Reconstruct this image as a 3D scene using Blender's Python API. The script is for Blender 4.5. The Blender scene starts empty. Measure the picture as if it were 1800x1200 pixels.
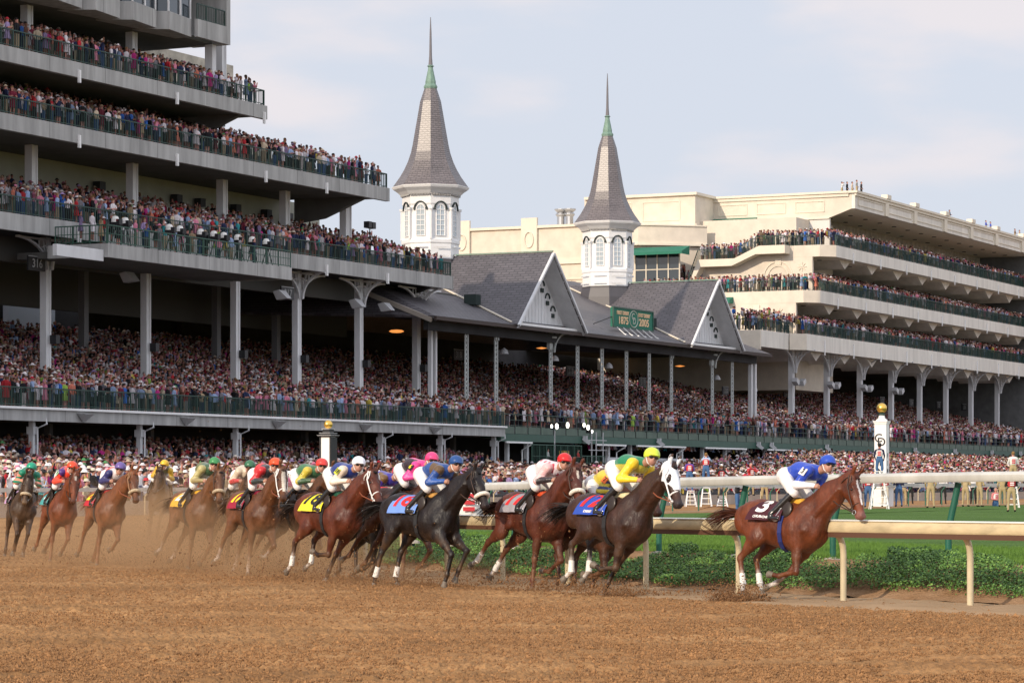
import bpy, bmesh, math, random
import numpy as np
import openvdb
from mathutils import Vector, Matrix, Euler
R = math.radians
rnd = random.Random(7)
rng = np.random.default_rng(11)
SC = bpy.context.scene
COL = SC.collection

# ------------------------------------------------------------------ camera
cam = bpy.data.objects.new('camera', bpy.data.cameras.new('camera'))
COL.objects.link(cam)
cam.location = (0, 0, 1.8)
cam.rotation_euler = (R(90), 0, 0)
cam.data.sensor_width = 36.0
cam.data.lens = 100.0
cam.data.shift_y = 248 / 1800
cam.data.clip_start = 0.5
cam.data.clip_end = 5000
SC.camera = cam

# ------------------------------------------------------------------ sky and sun
SUN_EL, SUN_AZ = 24.0, math.degrees(math.atan2(-0.63, -0.78))   # azimuth of the direction towards the sun, from +Y clockwise
w = bpy.data.worlds.new('World'); SC.world = w; w.use_nodes = True
nt = w.node_tree; nt.nodes.clear()
wo = nt.nodes.new('ShaderNodeOutputWorld'); bg = nt.nodes.new('ShaderNodeBackground')
sky = nt.nodes.new('ShaderNodeTexSky'); sky.sky_type = 'NISHITA'; sky.sun_disc = False
sky.sun_elevation = R(SUN_EL); sky.sun_rotation = R(SUN_AZ)
sky.air_density = 1.0; sky.dust_density = 2.0; sky.ozone_density = 1.4
tc = nt.nodes.new('ShaderNodeTexCoord')
mp = nt.nodes.new('ShaderNodeMapping'); mp.inputs['Scale'].default_value = (2.6, 2.6, 8.0); mp.inputs['Location'].default_value = (0.35, 0.1, 0.22)
n1 = nt.nodes.new('ShaderNodeTexNoise'); n1.inputs['Scale'].default_value = 3.4; n1.inputs['Detail'].default_value = 7; n1.inputs['Roughness'].default_value = 0.48
r1 = nt.nodes.new('ShaderNodeValToRGB'); r1.color_ramp.elements[0].position = 0.46; r1.color_ramp.elements[1].position = 0.68
r1.color_ramp.interpolation = 'EASE'
mxh = nt.nodes.new('ShaderNodeMix'); mxh.data_type = 'RGBA'; mxh.inputs[0].default_value = 0.86
mxh.inputs[7].default_value = (8.4, 8.9, 10.1, 1)      # hazy veil
mxc = nt.nodes.new('ShaderNodeMix'); mxc.data_type = 'RGBA'
mxc.inputs[7].default_value = (10.6, 9.5, 9.4, 1)      # rosy cloud
mc = nt.nodes.new('ShaderNodeMath'); mc.operation = 'MULTIPLY'; mc.inputs[1].default_value = 0.6
L = nt.links.new
L(tc.outputs['Generated'], mp.inputs['Vector']); L(mp.outputs[0], n1.inputs['Vector']); L(n1.outputs[0], r1.inputs[0])
L(sky.outputs[0], mxh.inputs[6]); L(mxh.outputs[2], mxc.inputs[6]); L(r1.outputs[0], mc.inputs[0]); L(mc.outputs[0], mxc.inputs[0])
# sky brightened behind and right of the camera to fill the shaded stand fronts
dn = nt.nodes.new('ShaderNodeVectorMath'); dn.operation = 'DOT_PRODUCT'; dn.inputs[1].default_value = (0.50, -0.84, 0.2); L(tc.outputs['Generated'], dn.inputs[0])
dr_ = nt.nodes.new('ShaderNodeMapRange'); dr_.inputs[1].default_value = -0.55; dr_.inputs[2].default_value = 0.75; dr_.inputs[3].default_value = 1.0; dr_.inputs[4].default_value = 1.6; L(dn.outputs['Value'], dr_.inputs[0])
vs = nt.nodes.new('ShaderNodeVectorMath'); vs.operation = 'SCALE'; L(mxc.outputs[2], vs.inputs[0]); L(dr_.outputs[0], vs.inputs['Scale']); L(vs.outputs[0], bg.inputs['Color']); bg.inputs['Strength'].default_value = 0.095; L(bg.outputs[0], wo.inputs[0])

sd = bpy.data.lights.new('sun', 'SUN'); sd.energy = 3.9; sd.angle = R(0.6); sd.color = (1.0, 0.85, 0.67)
sun = bpy.data.objects.new('sun', sd); COL.objects.link(sun)
az, el = R(SUN_AZ), R(SUN_EL)
tosun = Vector((math.sin(az) * math.cos(el), math.cos(az) * math.cos(el), math.sin(el)))
sun.rotation_euler = tosun.to_track_quat('Z', 'Y').to_euler()
sun.location = (-60, -60, 60)
SC.view_settings.view_transform = 'Standard'; SC.view_settings.look = 'None'
SC.view_settings.exposure = -0.10; SC.view_settings.gamma = 1.0
SC.cycles.max_bounces = 5; SC.cycles.diffuse_bounces = 3; SC.cycles.glossy_bounces = 2
SC.cycles.transmission_bounces = 2; SC.cycles.transparent_max_bounces = 6; SC.cycles.volume_bounces = 1
SC.cycles.volume_step_rate = 3.0; SC.cycles.volume_max_steps = 64
SC.cycles.use_denoising = True

# ------------------------------------------------------------------ helpers
def srgb(r, g, b):
    f = lambda c: (c / 255 / 12.92) if c / 255 <= 0.04045 else ((c / 255 + 0.055) / 1.055) ** 2.4
    return (f(r), f(g), f(b))

MATS = {}
def mat(name, col, rough=0.7, var=0.0, vscale=4.0, bump=0.0, bscale=30.0, metal=0.0, spec=0.4, attr=None, emit=0.0, objcol=False, coat=0.0, col2=None, stretch=None, sheen=0.0, joints=0.0):
    if name in MATS: return MATS[name]
    m = bpy.data.materials.new(name); m.use_nodes = True
    nt = m.node_tree; b = nt.nodes['Principled BSDF']
    b.inputs['Roughness'].default_value = rough; b.inputs['Metallic'].default_value = metal
    b.inputs['Specular IOR Level'].default_value = spec
    if coat: b.inputs['Coat Weight'].default_value = coat; b.inputs['Coat Roughness'].default_value = 0.25
    if sheen: b.inputs['Sheen Weight'].default_value = sheen
    L = nt.links.new
    src = None
    if attr:
        a = nt.nodes.new('ShaderNodeAttribute'); a.attribute_name = attr; src = a.outputs['Color']
    elif objcol:
        a = nt.nodes.new('ShaderNodeObjectInfo'); src = a.outputs['Color']
    else:
        b.inputs['Base Color'].default_value = (*col, 1)
    tc = nt.nodes.new('ShaderNodeTexCoord')
    vec = tc.outputs['Object']
    if stretch:
        mpn = nt.nodes.new('ShaderNodeMapping'); mpn.inputs['Scale'].default_value = stretch; L(vec, mpn.inputs['Vector']); vec = mpn.outputs[0]
    if var > 0 or col2:
        n = nt.nodes.new('ShaderNodeTexNoise'); n.inputs['Scale'].default_value = vscale; n.inputs['Detail'].default_value = 6; n.inputs['Roughness'].default_value = 0.6
        L(vec, n.inputs['Vector'])
        mr = nt.nodes.new('ShaderNodeMapRange'); mr.inputs[1].default_value = 0.3; mr.inputs[2].default_value = 0.7
        L(n.outputs[0], mr.inputs[0])
        if col2:
            mx = nt.nodes.new('ShaderNodeMix'); mx.data_type = 'RGBA'; mx.inputs[6].default_value = (*col, 1); mx.inputs[7].default_value = (*col2, 1)
            L(mr.outputs[0], mx.inputs[0]); L(mx.outputs[2], b.inputs['Base Color'])
        else:
            mr.inputs[3].default_value = 1 - var; mr.inputs[4].default_value = 1 + var
            vm = nt.nodes.new('ShaderNodeVectorMath'); vm.operation = 'SCALE'
            if src: L(src, vm.inputs[0])
            else: vm.inputs[0].default_value = col
            if joints:
                sx = nt.nodes.new('ShaderNodeSeparateXYZ'); L(tc.outputs['Object'], sx.inputs[0]); pp = nt.nodes.new('ShaderNodeMath'); pp.operation = 'PINGPONG'; pp.inputs[1].default_value = joints / 2; L(sx.outputs[0], pp.inputs[0])
                lt = nt.nodes.new('ShaderNodeMapRange'); lt.inputs[1].default_value = .02; lt.inputs[2].default_value = .05; lt.inputs[3].default_value = .55; lt.inputs[4].default_value = 1.0; L(pp.outputs[0], lt.inputs[0])
                mj = nt.nodes.new('ShaderNodeMath'); mj.operation = 'MULTIPLY'; L(mr.outputs[0], mj.inputs[0]); L(lt.outputs[0], mj.inputs[1]); L(mj.outputs[0], vm.inputs['Scale'])
            else: L(mr.outputs[0], vm.inputs['Scale'])
            L(vm.outputs[0], b.inputs['Base Color'])
    elif src: L(src, b.inputs['Base Color'])
    if bump > 0:
        n = nt.nodes.new('ShaderNodeTexNoise'); n.inputs['Scale'].default_value = bscale; n.inputs['Detail'].default_value = 5
        L(vec, n.inputs['Vector'])
        bp = nt.nodes.new('ShaderNodeBump'); bp.inputs['Strength'].default_value = 1.0; bp.inputs['Distance'].default_value = bump
        L(n.outputs[0], bp.inputs['Height']); L(bp.outputs[0], b.inputs['Normal'])
    if emit: b.inputs['Emission Color'].default_value = (*col, 1); b.inputs['Emission Strength'].default_value = emit
    MATS[name] = m
    return m

def tag(o, label=None, cat=None, group=None, kind=None):
    if label: o['label'] = label
    if cat: o['category'] = cat
    if group: o['group'] = group
    if kind: o['kind'] = kind
    return o

def empty(name, loc=(0, 0, 0), rz=0.0):
    o = bpy.data.objects.new(name, None); COL.objects.link(o)
    o.location = loc; o.rotation_euler = (0, 0, rz); o.empty_display_size = 0.2
    return o

def link_mesh(name, me, parent=None, mats=None):
    o = bpy.data.objects.new(name, me); COL.objects.link(o)
    if parent: o.parent = parent
    if mats and not me.materials:
        for m in (mats if isinstance(mats, (list, tuple)) else [mats]): me.materials.append(m)
    return o

def np_mesh(name, V, F, cols=None, smooth=False, midx=None):
    """V (n,3); F (m,3|4) array or a list of arrays"""
    me = bpy.data.meshes.new(name)
    V = np.ascontiguousarray(V, dtype=np.float32)
    Fs = [f for f in (F if isinstance(F, list) else [F]) if len(f)]
    me.vertices.add(len(V)); me.vertices.foreach_set('co', V.ravel())
    tot = np.concatenate([np.full(len(f), f.shape[1], np.int32) for f in Fs]); loops = np.concatenate([np.ascontiguousarray(f, np.int32).ravel() for f in Fs])
    me.loops.add(len(loops)); me.loops.foreach_set('vertex_index', loops)
    me.polygons.add(len(tot))
    st = np.zeros(len(tot), np.int32); st[1:] = np.cumsum(tot)[:-1]
    me.polygons.foreach_set('loop_start', st); me.polygons.foreach_set('loop_total', tot)
    if midx is not None: me.polygons.foreach_set('material_index', np.ascontiguousarray(midx, np.int32))
    me.update(calc_edges=True)
    if smooth: me.polygons.foreach_set('use_smooth', np.ones(len(tot), bool))
    else: me.polygons.foreach_set('use_smooth', np.zeros(len(tot), bool))
    if cols is not None:
        ca = me.color_attributes.new('Col', 'FLOAT_COLOR', 'POINT')
        c = np.ones((len(V), 4), np.float32); c[:, :3] = cols
        ca.data.foreach_set('color', c.ravel())
    me.validate()
    return me

class MB:
    """collects simple solids and builds ONE mesh object"""
    def __init__(s): s.v = []; s.f = []; s.m = []; s.cm = 0
    def add(s, vs, fs):
        k = len(s.v); s.v += [tuple(v) for v in vs]; s.f += [tuple(i + k for i in f) for f in fs]; s.m += [s.cm] * len(fs)
    def box(s, x0, x1, y0, y1, z0, z1):
        s.add([(x0, y0, z0), (x1, y0, z0), (x1, y1, z0), (x0, y1, z0), (x0, y0, z1), (x1, y0, z1), (x1, y1, z1), (x0, y1, z1)],
              [(0, 3, 2, 1), (4, 5, 6, 7), (0, 1, 5, 4), (1, 2, 6, 5), (2, 3, 7, 6), (3, 0, 4, 7)])
    def bar(s, a, b, wd, ht=None, up=(0, 0, 1)):
        """rectangular bar from a to b"""
        a, b = Vector(a), Vector(b); ht = ht or wd
        d = (b - a)
        if d.length < 1e-6: return
        d.normalize(); u = Vector(up)
        if abs(d.dot(u)) > 0.98: u = Vector((1, 0, 0))
        x = d.cross(u).normalized(); y = x.cross(d).normalized()
        vs = []
        for p in (a, b):
            for sx, sy in ((-1, -1), (1, -1), (1, 1), (-1, 1)): vs.append(p + x * sx * wd / 2 + y * sy * ht / 2)
        s.add(vs, [(3, 2, 1, 0), (4, 5, 6, 7), (0, 1, 5, 4), (1, 2, 6, 5), (2, 3, 7, 6), (3, 0, 4, 7)])
    def tube(s, pts, rad, n=8, caps=True):
        pts = [Vector(p) for p in pts]
        rs = rad if isinstance(rad, (list, tuple)) else [rad] * len(pts)
        rings = []; px = None
        for i, p in enumerate(pts):
            d = (pts[min(i + 1, len(pts) - 1)] - pts[max(i - 1, 0)])
            d = d.normalized() if d.length > 1e-9 else Vector((0, 0, 1))
            if px is None:
                px = d.cross(Vector((0, 0, 1)) if abs(d.z) < 0.95 else Vector((1, 0, 0))).normalized()
            else:
                px = (px - d * px.dot(d)).normalized()
            py = d.cross(px)
            rings.append([p + (px * math.cos(2 * math.pi * k / n) + py * math.sin(2 * math.pi * k / n)) * rs[i] for k in range(n)])
        vs = [v for r in rings for v in r]; fs = []
        for i in range(len(rings) - 1):
            for k in range(n):
                fs.append((i * n + k, i * n + (k + 1) % n, (i + 1) * n + (k + 1) % n, (i + 1) * n + k))
        if caps: fs.append(tuple(reversed(range(n)))); fs.append(tuple((len(rings) - 1) * n + k for k in range(n)))
        s.add(vs, fs)
    def lathe(s, prof, n=16, c=(0, 0, 0), rot=0.0, close=True):
        """profile [(r,z)...]"""
        vs = []; fs = []
        for r, z in prof:
            for k in range(n):
                a = rot + 2 * math.pi * k / n; vs.append((c[0] + r * math.cos(a), c[1] + r * math.sin(a), c[2] + z))
        for i in range(len(prof) - 1):
            for k in range(n): fs.append((i * n + k, i * n + (k + 1) % n, (i + 1) * n + (k + 1) % n, (i + 1) * n + k))
        if close: fs.append(tuple(reversed(range(n)))); fs.append(tuple((len(prof) - 1) * n + k for k in range(n)))
        s.add(vs, fs)
    def prism(s, poly, a, b, axis=1):
        """extrude a 2D polygon along an axis between a and b; poly gives the two other coordinates in order"""
        n = len(poly); vs = []
        for t in (a, b):
            for p in poly:
                v = [p[0], p[1]]; v.insert(axis, t); vs.append(tuple(v))
        fs = [tuple(range(n)), tuple(reversed(range(n, 2 * n)))] + [(i, i + n, (i + 1) % n + n, (i + 1) % n) for i in range(n)]
        s.add(vs, fs)
    def build(s, name, mats, parent=None, smooth=False):
        if not s.v: return None
        me = bpy.data.meshes.new(name); me.from_pydata(s.v, [], s.f); me.update()
        for m in (mats if isinstance(mats, (list, tuple)) else [mats]): me.materials.append(m)
        if any(s.m): me.polygons.foreach_set('material_index', s.m)
        if smooth:
            me.polygons.foreach_set('use_smooth', [True] * len(me.polygons))
            try: me.set_sharp_from_angle(angle=R(40))
            except Exception: pass
        o = bpy.data.objects.new(name, me); COL.objects.link(o)
        if parent: o.parent = parent
        return o

def split_build(mb, name, mats, parent=None, smooth=False):
    """one object for every separate solid collected in the builder"""
    n = len(mb.v); par = list(range(n))
    def find(a):
        while par[a] != a: par[a] = par[par[a]]; a = par[a]
        return a
    for f in mb.f:
        r = find(f[0])
        for i in f[1:]: par[find(i)] = r
    comp = {}
    for f in mb.f: comp.setdefault(find(f[0]), []).append(f)
    out = []
    for fs in comp.values():
        idx = sorted({i for f in fs for i in f}); mp = {k: j for j, k in enumerate(idx)}; b = MB(); b.add([mb.v[i] for i in idx], [tuple(mp[i] for i in f) for f in fs]); out.append(b.build(name, mats, parent, smooth))
    return out

def text_mesh(txt, size=1.0, extrude=0.0, bold=0.0, spacing=1.0):
    cu = bpy.data.curves.new('lettering', 'FONT'); cu.body = txt; cu.size = size; cu.extrude = extrude; cu.offset = bold
    cu.align_x = 'CENTER'; cu.align_y = 'CENTER'; cu.space_character = spacing; cu.resolution_u = 4
    o = bpy.data.objects.new('lettering', cu); COL.objects.link(o)
    dg = bpy.context.evaluated_depsgraph_get(); dg.update()
    me = bpy.data.meshes.new_from_object(o.evaluated_get(dg)); bpy.data.objects.remove(o); bpy.data.curves.remove(cu)
    me.materials.clear()
    return me

def text_obj(name, txt, size, mtx, m, parent=None, extrude=0.005, bold=0.0, spacing=1.0):
    me = text_mesh(txt, size, extrude, bold, spacing); me.transform(mtx); me.materials.append(m)
    o = bpy.data.objects.new(name, me); COL.objects.link(o)
    if parent: o.parent = parent
    return o

# ------------------------------------------------------------------ smooth-union field -> one continuous surface
class Field:
    def __init__(s, vox=0.02, k=0.05): s.p = []; s.vox = vox; s.k = k; s.rs = 1.0
    def cone(s, a, b, ra, rb, reg=0, ys=1.0, k=None, sub=False):
        s.p.append(('c', np.array(a, float), np.array(b, float), ra * s.rs, rb * s.rs, reg, ys, s.k if k is None else k, sub)); return s
    def ell(s, c, r, reg=0, rot=0.0, k=None, sub=False, rz=0.0):
        """rot = pitch about y, degrees (nose up positive); rz = yaw"""
        s.p.append(('e', np.array(c, float), np.array(r, float) * s.rs, R(rot), R(rz), reg, 1.0, s.k if k is None else k, sub)); return s
    @staticmethod
    def dist(p, X, Y, Z):
        if p[0] == 'c':
            a, b, ra, rb, ys = p[1], p[2], p[3], p[4], p[6]
            by = (b[1] - a[1]) / ys
            bx, bz = b[0] - a[0], b[2] - a[2]
            px, py, pz = X - a[0], (Y - a[1]) / ys, Z - a[2]
            L2 = bx * bx + by * by + bz * bz + 1e-9
            t = np.clip((px * bx + py * by + pz * bz) / L2, 0, 1)
            d = np.sqrt((px - t * bx) ** 2 + (py - t * by) ** 2 + (pz - t * bz) ** 2) - (ra + (rb - ra) * t)
            return d * (ys if ys < 1 else 1.0) if ys != 1.0 else d
        c, r = p[1], p[2]; ca, sa = math.cos(p[3]), math.sin(p[3]); cz, sz = math.cos(p[4]), math.sin(p[4])
        x, y, z = X - c[0], Y - c[1], Z - c[2]
        x, y = x * cz + y * sz, -x * sz + y * cz
        x, z = x * ca + z * sa, -x * sa + z * ca
        q = np.sqrt((x / r[0]) ** 2 + (y / r[1]) ** 2 + (z / r[2]) ** 2)
        g = np.sqrt((x / r[0] ** 2) ** 2 + (y / r[1] ** 2) ** 2 + (z / r[2] ** 2) ** 2) + 1e-6
        return np.where(q < 1e-4, -min(r), q * (q - 1.0) / g)
    def bounds(s, p):
        if p[0] == 'c':
            r = max(p[3], p[4]); lo = np.minimum(p[1], p[2]) - r; hi = np.maximum(p[1], p[2]) + r
        else:
            r = max(p[2]); lo = p[1] - r; hi = p[1] + r
        return lo, hi
    def mesh(s, name, regcols=None, inflate=0.0, color_fn=None, blend=0.012, smooth=True):
        vox = s.vox; M = 4 * vox + inflate
        bs = [s.bounds(p) for p in s.p]
        lo = np.min([b[0] for b in bs], 0) - M; hi = np.max([b[1] for b in bs], 0) + M
        n = np.ceil((hi - lo) / vox).astype(int) + 1
        D = np.full(tuple(n), 0.15, np.float32)
        ax = [lo[i] + vox * np.arange(n[i]) for i in range(3)]
        for p, b in zip(s.p, bs):
            k = p[7]; m = k + 0.03 + vox * 2 + inflate
            i0 = np.maximum(((b[0] - m - lo) / vox).astype(int), 0); i1 = np.minimum(((b[1] + m - lo) / vox).astype(int) + 2, n)
            sl = tuple(slice(i0[j], i1[j]) for j in range(3))
            X, Y, Z = np.meshgrid(ax[0][sl[0]], ax[1][sl[1]], ax[2][sl[2]], indexing='ij', sparse=True)
            d = s.dist(p, X, Y, Z).astype(np.float32); A = D[sl]
            if p[8]:
                d = -d; h = np.maximum(k - np.abs(A - d), 0) / k; D[sl] = np.maximum(A, d) + h * h * k * 0.25
            else:
                h = np.maximum(k - np.abs(A - d), 0) / k; D[sl] = np.minimum(A, d) - h * h * k * 0.25
        D -= inflate
        g = openvdb.FloatGrid(0.15); g.copyFromArray(np.ascontiguousarray(D)); 
        pts, tris, quads = g.convertToPolygons(0.0, 0.0)
        V = np.array(pts, float) * vox + lo
        Q = np.array(quads, np.int64).reshape(-1, 4)[:, ::-1]; T = np.array(tris, np.int64).reshape(-1, 3)[:, ::-1]
        cols = None
        if color_fn is not None: cols = color_fn(V)
        elif regcols is not None:
            W = np.zeros(len(V)); C = np.zeros((len(V), 3)); dm = None
            ds = []
            for p in s.p:
                if p[8]: ds.append(None); continue
                ds.append(s.dist(p, V[:, 0], V[:, 1], V[:, 2]))
            dmin = np.min([d for d in ds if d is not None], 0)
            for p, d in zip(s.p, ds):
                if d is None: continue
                ww = np.exp(-(d - dmin) / blend); W += ww; C += ww[:, None] * np.array(regcols[p[5]])[None]
            cols = C / W[:, None]
        F = [f for f in (Q, T) if len(f)]
        return np_mesh(name, V, F, cols, smooth=smooth)
M = {}
M['hoof'] = mat('hoof_horn', (.16, .13, .10), .6, var=.3, vscale=20)
M['bandage'] = mat('leg_wrap', (.75, .72, .66), .8, var=.15, vscale=12)
M['eye'] = mat('eye_dark', (.01, .006, .005), .08, spec=.8)
M['steel'] = mat('steel', (.55, .55, .55), .3, metal=.9)
M['reins'] = mat('rein_brown', (.25, .07, .03), .5)
M['girth'] = mat('girth_black', (.02, .02, .022), .6)
M['saddle'] = mat('saddle_leather', (.025, .016, .012), .35)
M['boot'] = mat('boot_black', (.014, .013, .013), .22, spec=.6)
M['skin'] = mat('skin', (.5, .3, .2), .5, attr='Col', var=.08, vscale=30)
M['silk'] = mat('silk', (.5, .5, .5), .38, attr='Col', bump=.035, bscale=8, spec=.5, sheen=.2)
M['breeches'] = mat('breeches_white', (.78, .76, .74), .55, bump=.025, bscale=9, var=.06, vscale=6)
M['goggle'] = mat('goggle_lens', (.012, .008, .006), .06, spec=.9)
M['white_cloth'] = mat('white_cloth', (.75, .73, .70), .8, bump=.005, bscale=20)
M['hood'] = mat('hood_white', (.74, .76, .80), .5, bump=.006, bscale=16, var=.06)
M['fleece'] = mat('fleece_white', (.78, .72, .62), .9, bump=.02, bscale=60, var=.12, vscale=20)
M['fleece_tan'] = mat('fleece_tan', (.50, .40, .27), .9, bump=.02, bscale=60, var=.15, vscale=20)
def coatmat(name, rough=.4):
    m = bpy.data.materials.new(name); m.use_nodes = True; nt = m.node_tree; b = nt.nodes['Principled BSDF']; L = nt.links.new
    at = nt.nodes.new('ShaderNodeAttribute'); at.attribute_name = 'Col'; tc = nt.nodes.new('ShaderNodeTexCoord')
    def noise(sc, det, lo, hi, st=(1, 1, 1), r=.6):
        mp = nt.nodes.new('ShaderNodeMapping'); mp.inputs['Scale'].default_value = st; n = nt.nodes.new('ShaderNodeTexNoise'); n.inputs['Scale'].default_value = sc; n.inputs['Detail'].default_value = det; n.inputs['Roughness'].default_value = r
        q = nt.nodes.new('ShaderNodeMapRange'); q.inputs[1].default_value = .32; q.inputs[2].default_value = .68; q.inputs[3].default_value = lo; q.inputs[4].default_value = hi
        L(tc.outputs['Object'], mp.inputs[0]); L(mp.outputs[0], n.inputs[0]); L(n.outputs[0], q.inputs[0]); return n, q
    n1, q1 = noise(2.6, 5, .55, 1.35); n2, q2 = noise(16, 6, .78, 1.2, (1, 1, .45)); mu = nt.nodes.new('ShaderNodeMath'); mu.operation = 'MULTIPLY'; L(q1.outputs[0], mu.inputs[0]); L(q2.outputs[0], mu.inputs[1])
    vm = nt.nodes.new('ShaderNodeVectorMath'); vm.operation = 'SCALE'; L(at.outputs['Color'], vm.inputs[0]); L(mu.outputs[0], vm.inputs['Scale']); L(vm.outputs[0], b.inputs['Base Color'])
    n3, q3 = noise(5, 5, .34, .62); L(q3.outputs[0], b.inputs['Roughness']); b.inputs['Specular IOR Level'].default_value = .38
    n4, _ = noise(7.5, 4, 0, 1, (1, 1, .6)); n5, _ = noise(90, 3, 0, 1, (1, 1, .2)); ad = nt.nodes.new('ShaderNodeMath'); ad.operation = 'MULTIPLY_ADD'; ad.inputs[1].default_value = .06; L(n5.outputs[0], ad.inputs[0]); L(n4.outputs[0], ad.inputs[2])
    bp = nt.nodes.new('ShaderNodeBump'); bp.inputs['Distance'].default_value = .035; bp.inputs['Strength'].default_value = .8; L(ad.outputs[0], bp.inputs['Height']); L(bp.outputs[0], b.inputs['Normal']); MATS[name] = m; return m
# ------------------------------------------------------------------ the stand's own frame: s along the facade, w away from the track, z up
UX, UY = 0.4368, 0.8996
ANG = math.atan2(UY, UX)
def SW(s, w, z=0.0): return Vector((s * UX - w * UY, s * UY + w * UX, z))
def toSW(X, Y): return (X * UX + Y * UY, -X * UY + Y * UX)
def S(px, w=97.6):
    a = (px - 900) / 5000; Z = w / (UX - UY * a); return Z * (UX * a + UY)
def W(px, s):
    a = (px - 900) / 5000; return s * (UX - UY * a) / (UY + UX * a)
def ZH(py, s, w): return 1.8 + (848 - py) / 5000 * (UY * s + UX * w)
def stand_obj(o): o.rotation_euler = (0, 0, ANG); return o

# palette
M['concrete'] = mat('concrete_fascia', (.36, .355, .345), .85, var=.26, vscale=1.6, bump=.01, bscale=6, stretch=(1, 1, .12), joints=6.1)
M['shaded_ceiling'] = mat('shaded_ceiling', (.028, .028, .03), .9)  # darker copy of the ceiling; shade below deck three is in its colour
M['white_steel'] = mat('white_steel', (.62, .62, .63), .5, var=.10, vscale=1.5, stretch=(1, 1, .3))
M['white_trim'] = mat('white_trim', (.78, .77, .76), .5, var=.05, vscale=2)
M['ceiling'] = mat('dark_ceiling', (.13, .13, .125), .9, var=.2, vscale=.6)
M['rear_light'] = mat('rear_light_wall', (.45, .41, .34), .8, var=.3, vscale=1.2)
M['shade_wall'] = mat('interior_shade_wall', (.035, .034, .036), .9, var=.3, vscale=.5)  # near-black colour stands in for the deep interior shade
M['cream_wall'] = mat('cream_back_wall', (.36, .36, .29), .8, var=.08, vscale=.7)
M['green_rail'] = mat('green_rail', (.018, .05, .038), .5)
M['green_steel'] = mat('green_steel', (.03, .085, .06), .5, var=.15, vscale=1.5)
M['green_panel'] = mat('green_panel', (.09, .13, .10), .6, var=.2, vscale=1)
M['green_canvas'] = mat('green_canvas', (.015, .15, .095), .7, var=.1, vscale=1)
M['cream'] = mat('cream_stucco', (.66, .585, .485), .85, var=.09, vscale=.9, bump=.004, bscale=12)
M['cream_trim'] = mat('cream_trim', (.70, .63, .52), .8, var=.05, vscale=.6)
M['cream_front'] = mat('cream_fascia', (.68, .635, .57), .8, var=.14, vscale=1.1, stretch=(1, 1, .15), joints=9.4)
M['soffit'] = mat('soffit_cream', (.86, .79, .68), .9, var=.05, vscale=.4)
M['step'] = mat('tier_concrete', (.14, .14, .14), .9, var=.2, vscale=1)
M['glass'] = mat('dark_glass', (.03, .04, .05), .08, spec=.8)
M['paneglass'] = mat('sash_glass', (.42, .48, .52), .12, spec=.9)
M['copper'] = mat('green_copper', (.17, .27, .215), .6, var=.2, vscale=4)
M['iron'] = mat('iron_spike', (.16, .15, .16), .5)
M['dark_trim'] = mat('dark_trim', (.018, .03, .028), .6)
M['black'] = mat('black_paint', (.02, .02, .022), .5)
M['gold'] = mat('gilded', (.80, .52, .12), .28, metal=.85)
M['lampglow'] = mat('lamp_glow', (1.0, .35, .08), emit=1.1)
M['floodglow'] = mat('flood_glow', (1.0, .97, .88), emit=3.0)
M['lampgrey'] = mat('lamp_grey', (.45, .45, .46), .4)
M['cloth_white'] = M['white_cloth']
M['black_lettering'] = mat('black_lettering', (.015, .015, .015), .6)
M['grey_lettering'] = mat('grey_lettering', (.28, .28, .28), .6)

def slate_mat(name, base, rough=.55, scale=1.0, spec=.5):
    m = bpy.data.materials.new(name); m.use_nodes = True; nt = m.node_tree; b = nt.nodes['Principled BSDF']; L = nt.links.new
    tc = nt.nodes.new('ShaderNodeTexCoord'); br = nt.nodes.new('ShaderNodeTexBrick')
    br.inputs['Scale'].default_value = scale; br.inputs['Mortar Size'].default_value = .045; br.inputs['Brick Width'].default_value = .75; br.inputs['Row Height'].default_value = .30
    br.inputs['Color1'].default_value = (*[c * 1.12 for c in base], 1); br.inputs['Color2'].default_value = (*[c * .85 for c in base], 1); br.inputs['Mortar'].default_value = (*[c * .55 for c in base], 1)
    n = nt.nodes.new('ShaderNodeTexNoise'); n.inputs['Scale'].default_value = .8; n.inputs['Detail'].default_value = 6
    mr = nt.nodes.new('ShaderNodeMapRange'); mr.inputs[3].default_value = .75; mr.inputs[4].default_value = 1.25
    vm = nt.nodes.new('ShaderNodeVectorMath'); vm.operation = 'SCALE'
    L(tc.outputs['UV'], br.inputs['Vector']); L(tc.outputs['Object'], n.inputs['Vector']); L(n.outputs[0], mr.inputs[0]); L(br.outputs['Color'], vm.inputs[0]); L(mr.outputs[0], vm.inputs['Scale'])
    L(vm.outputs[0], b.inputs['Base Color']); bp = nt.nodes.new('ShaderNodeBump'); bp.inputs['Distance'].default_value = .05; bp.inputs['Strength'].default_value = .9
    L(br.outputs['Fac'], bp.inputs['Height']); bp.invert = True; L(bp.outputs[0], b.inputs['Normal']); b.inputs['Roughness'].default_value = rough; b.inputs['Specular IOR Level'].default_value = spec
    MATS[name] = m; return m
M['slate'] = slate_mat('slate_roof', (.115, .105, .115), .5, 1.0, .6)
M['slate_spire'] = slate_mat('slate_spire', (.165, .14, .14), .40, 1.6, .75)

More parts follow.
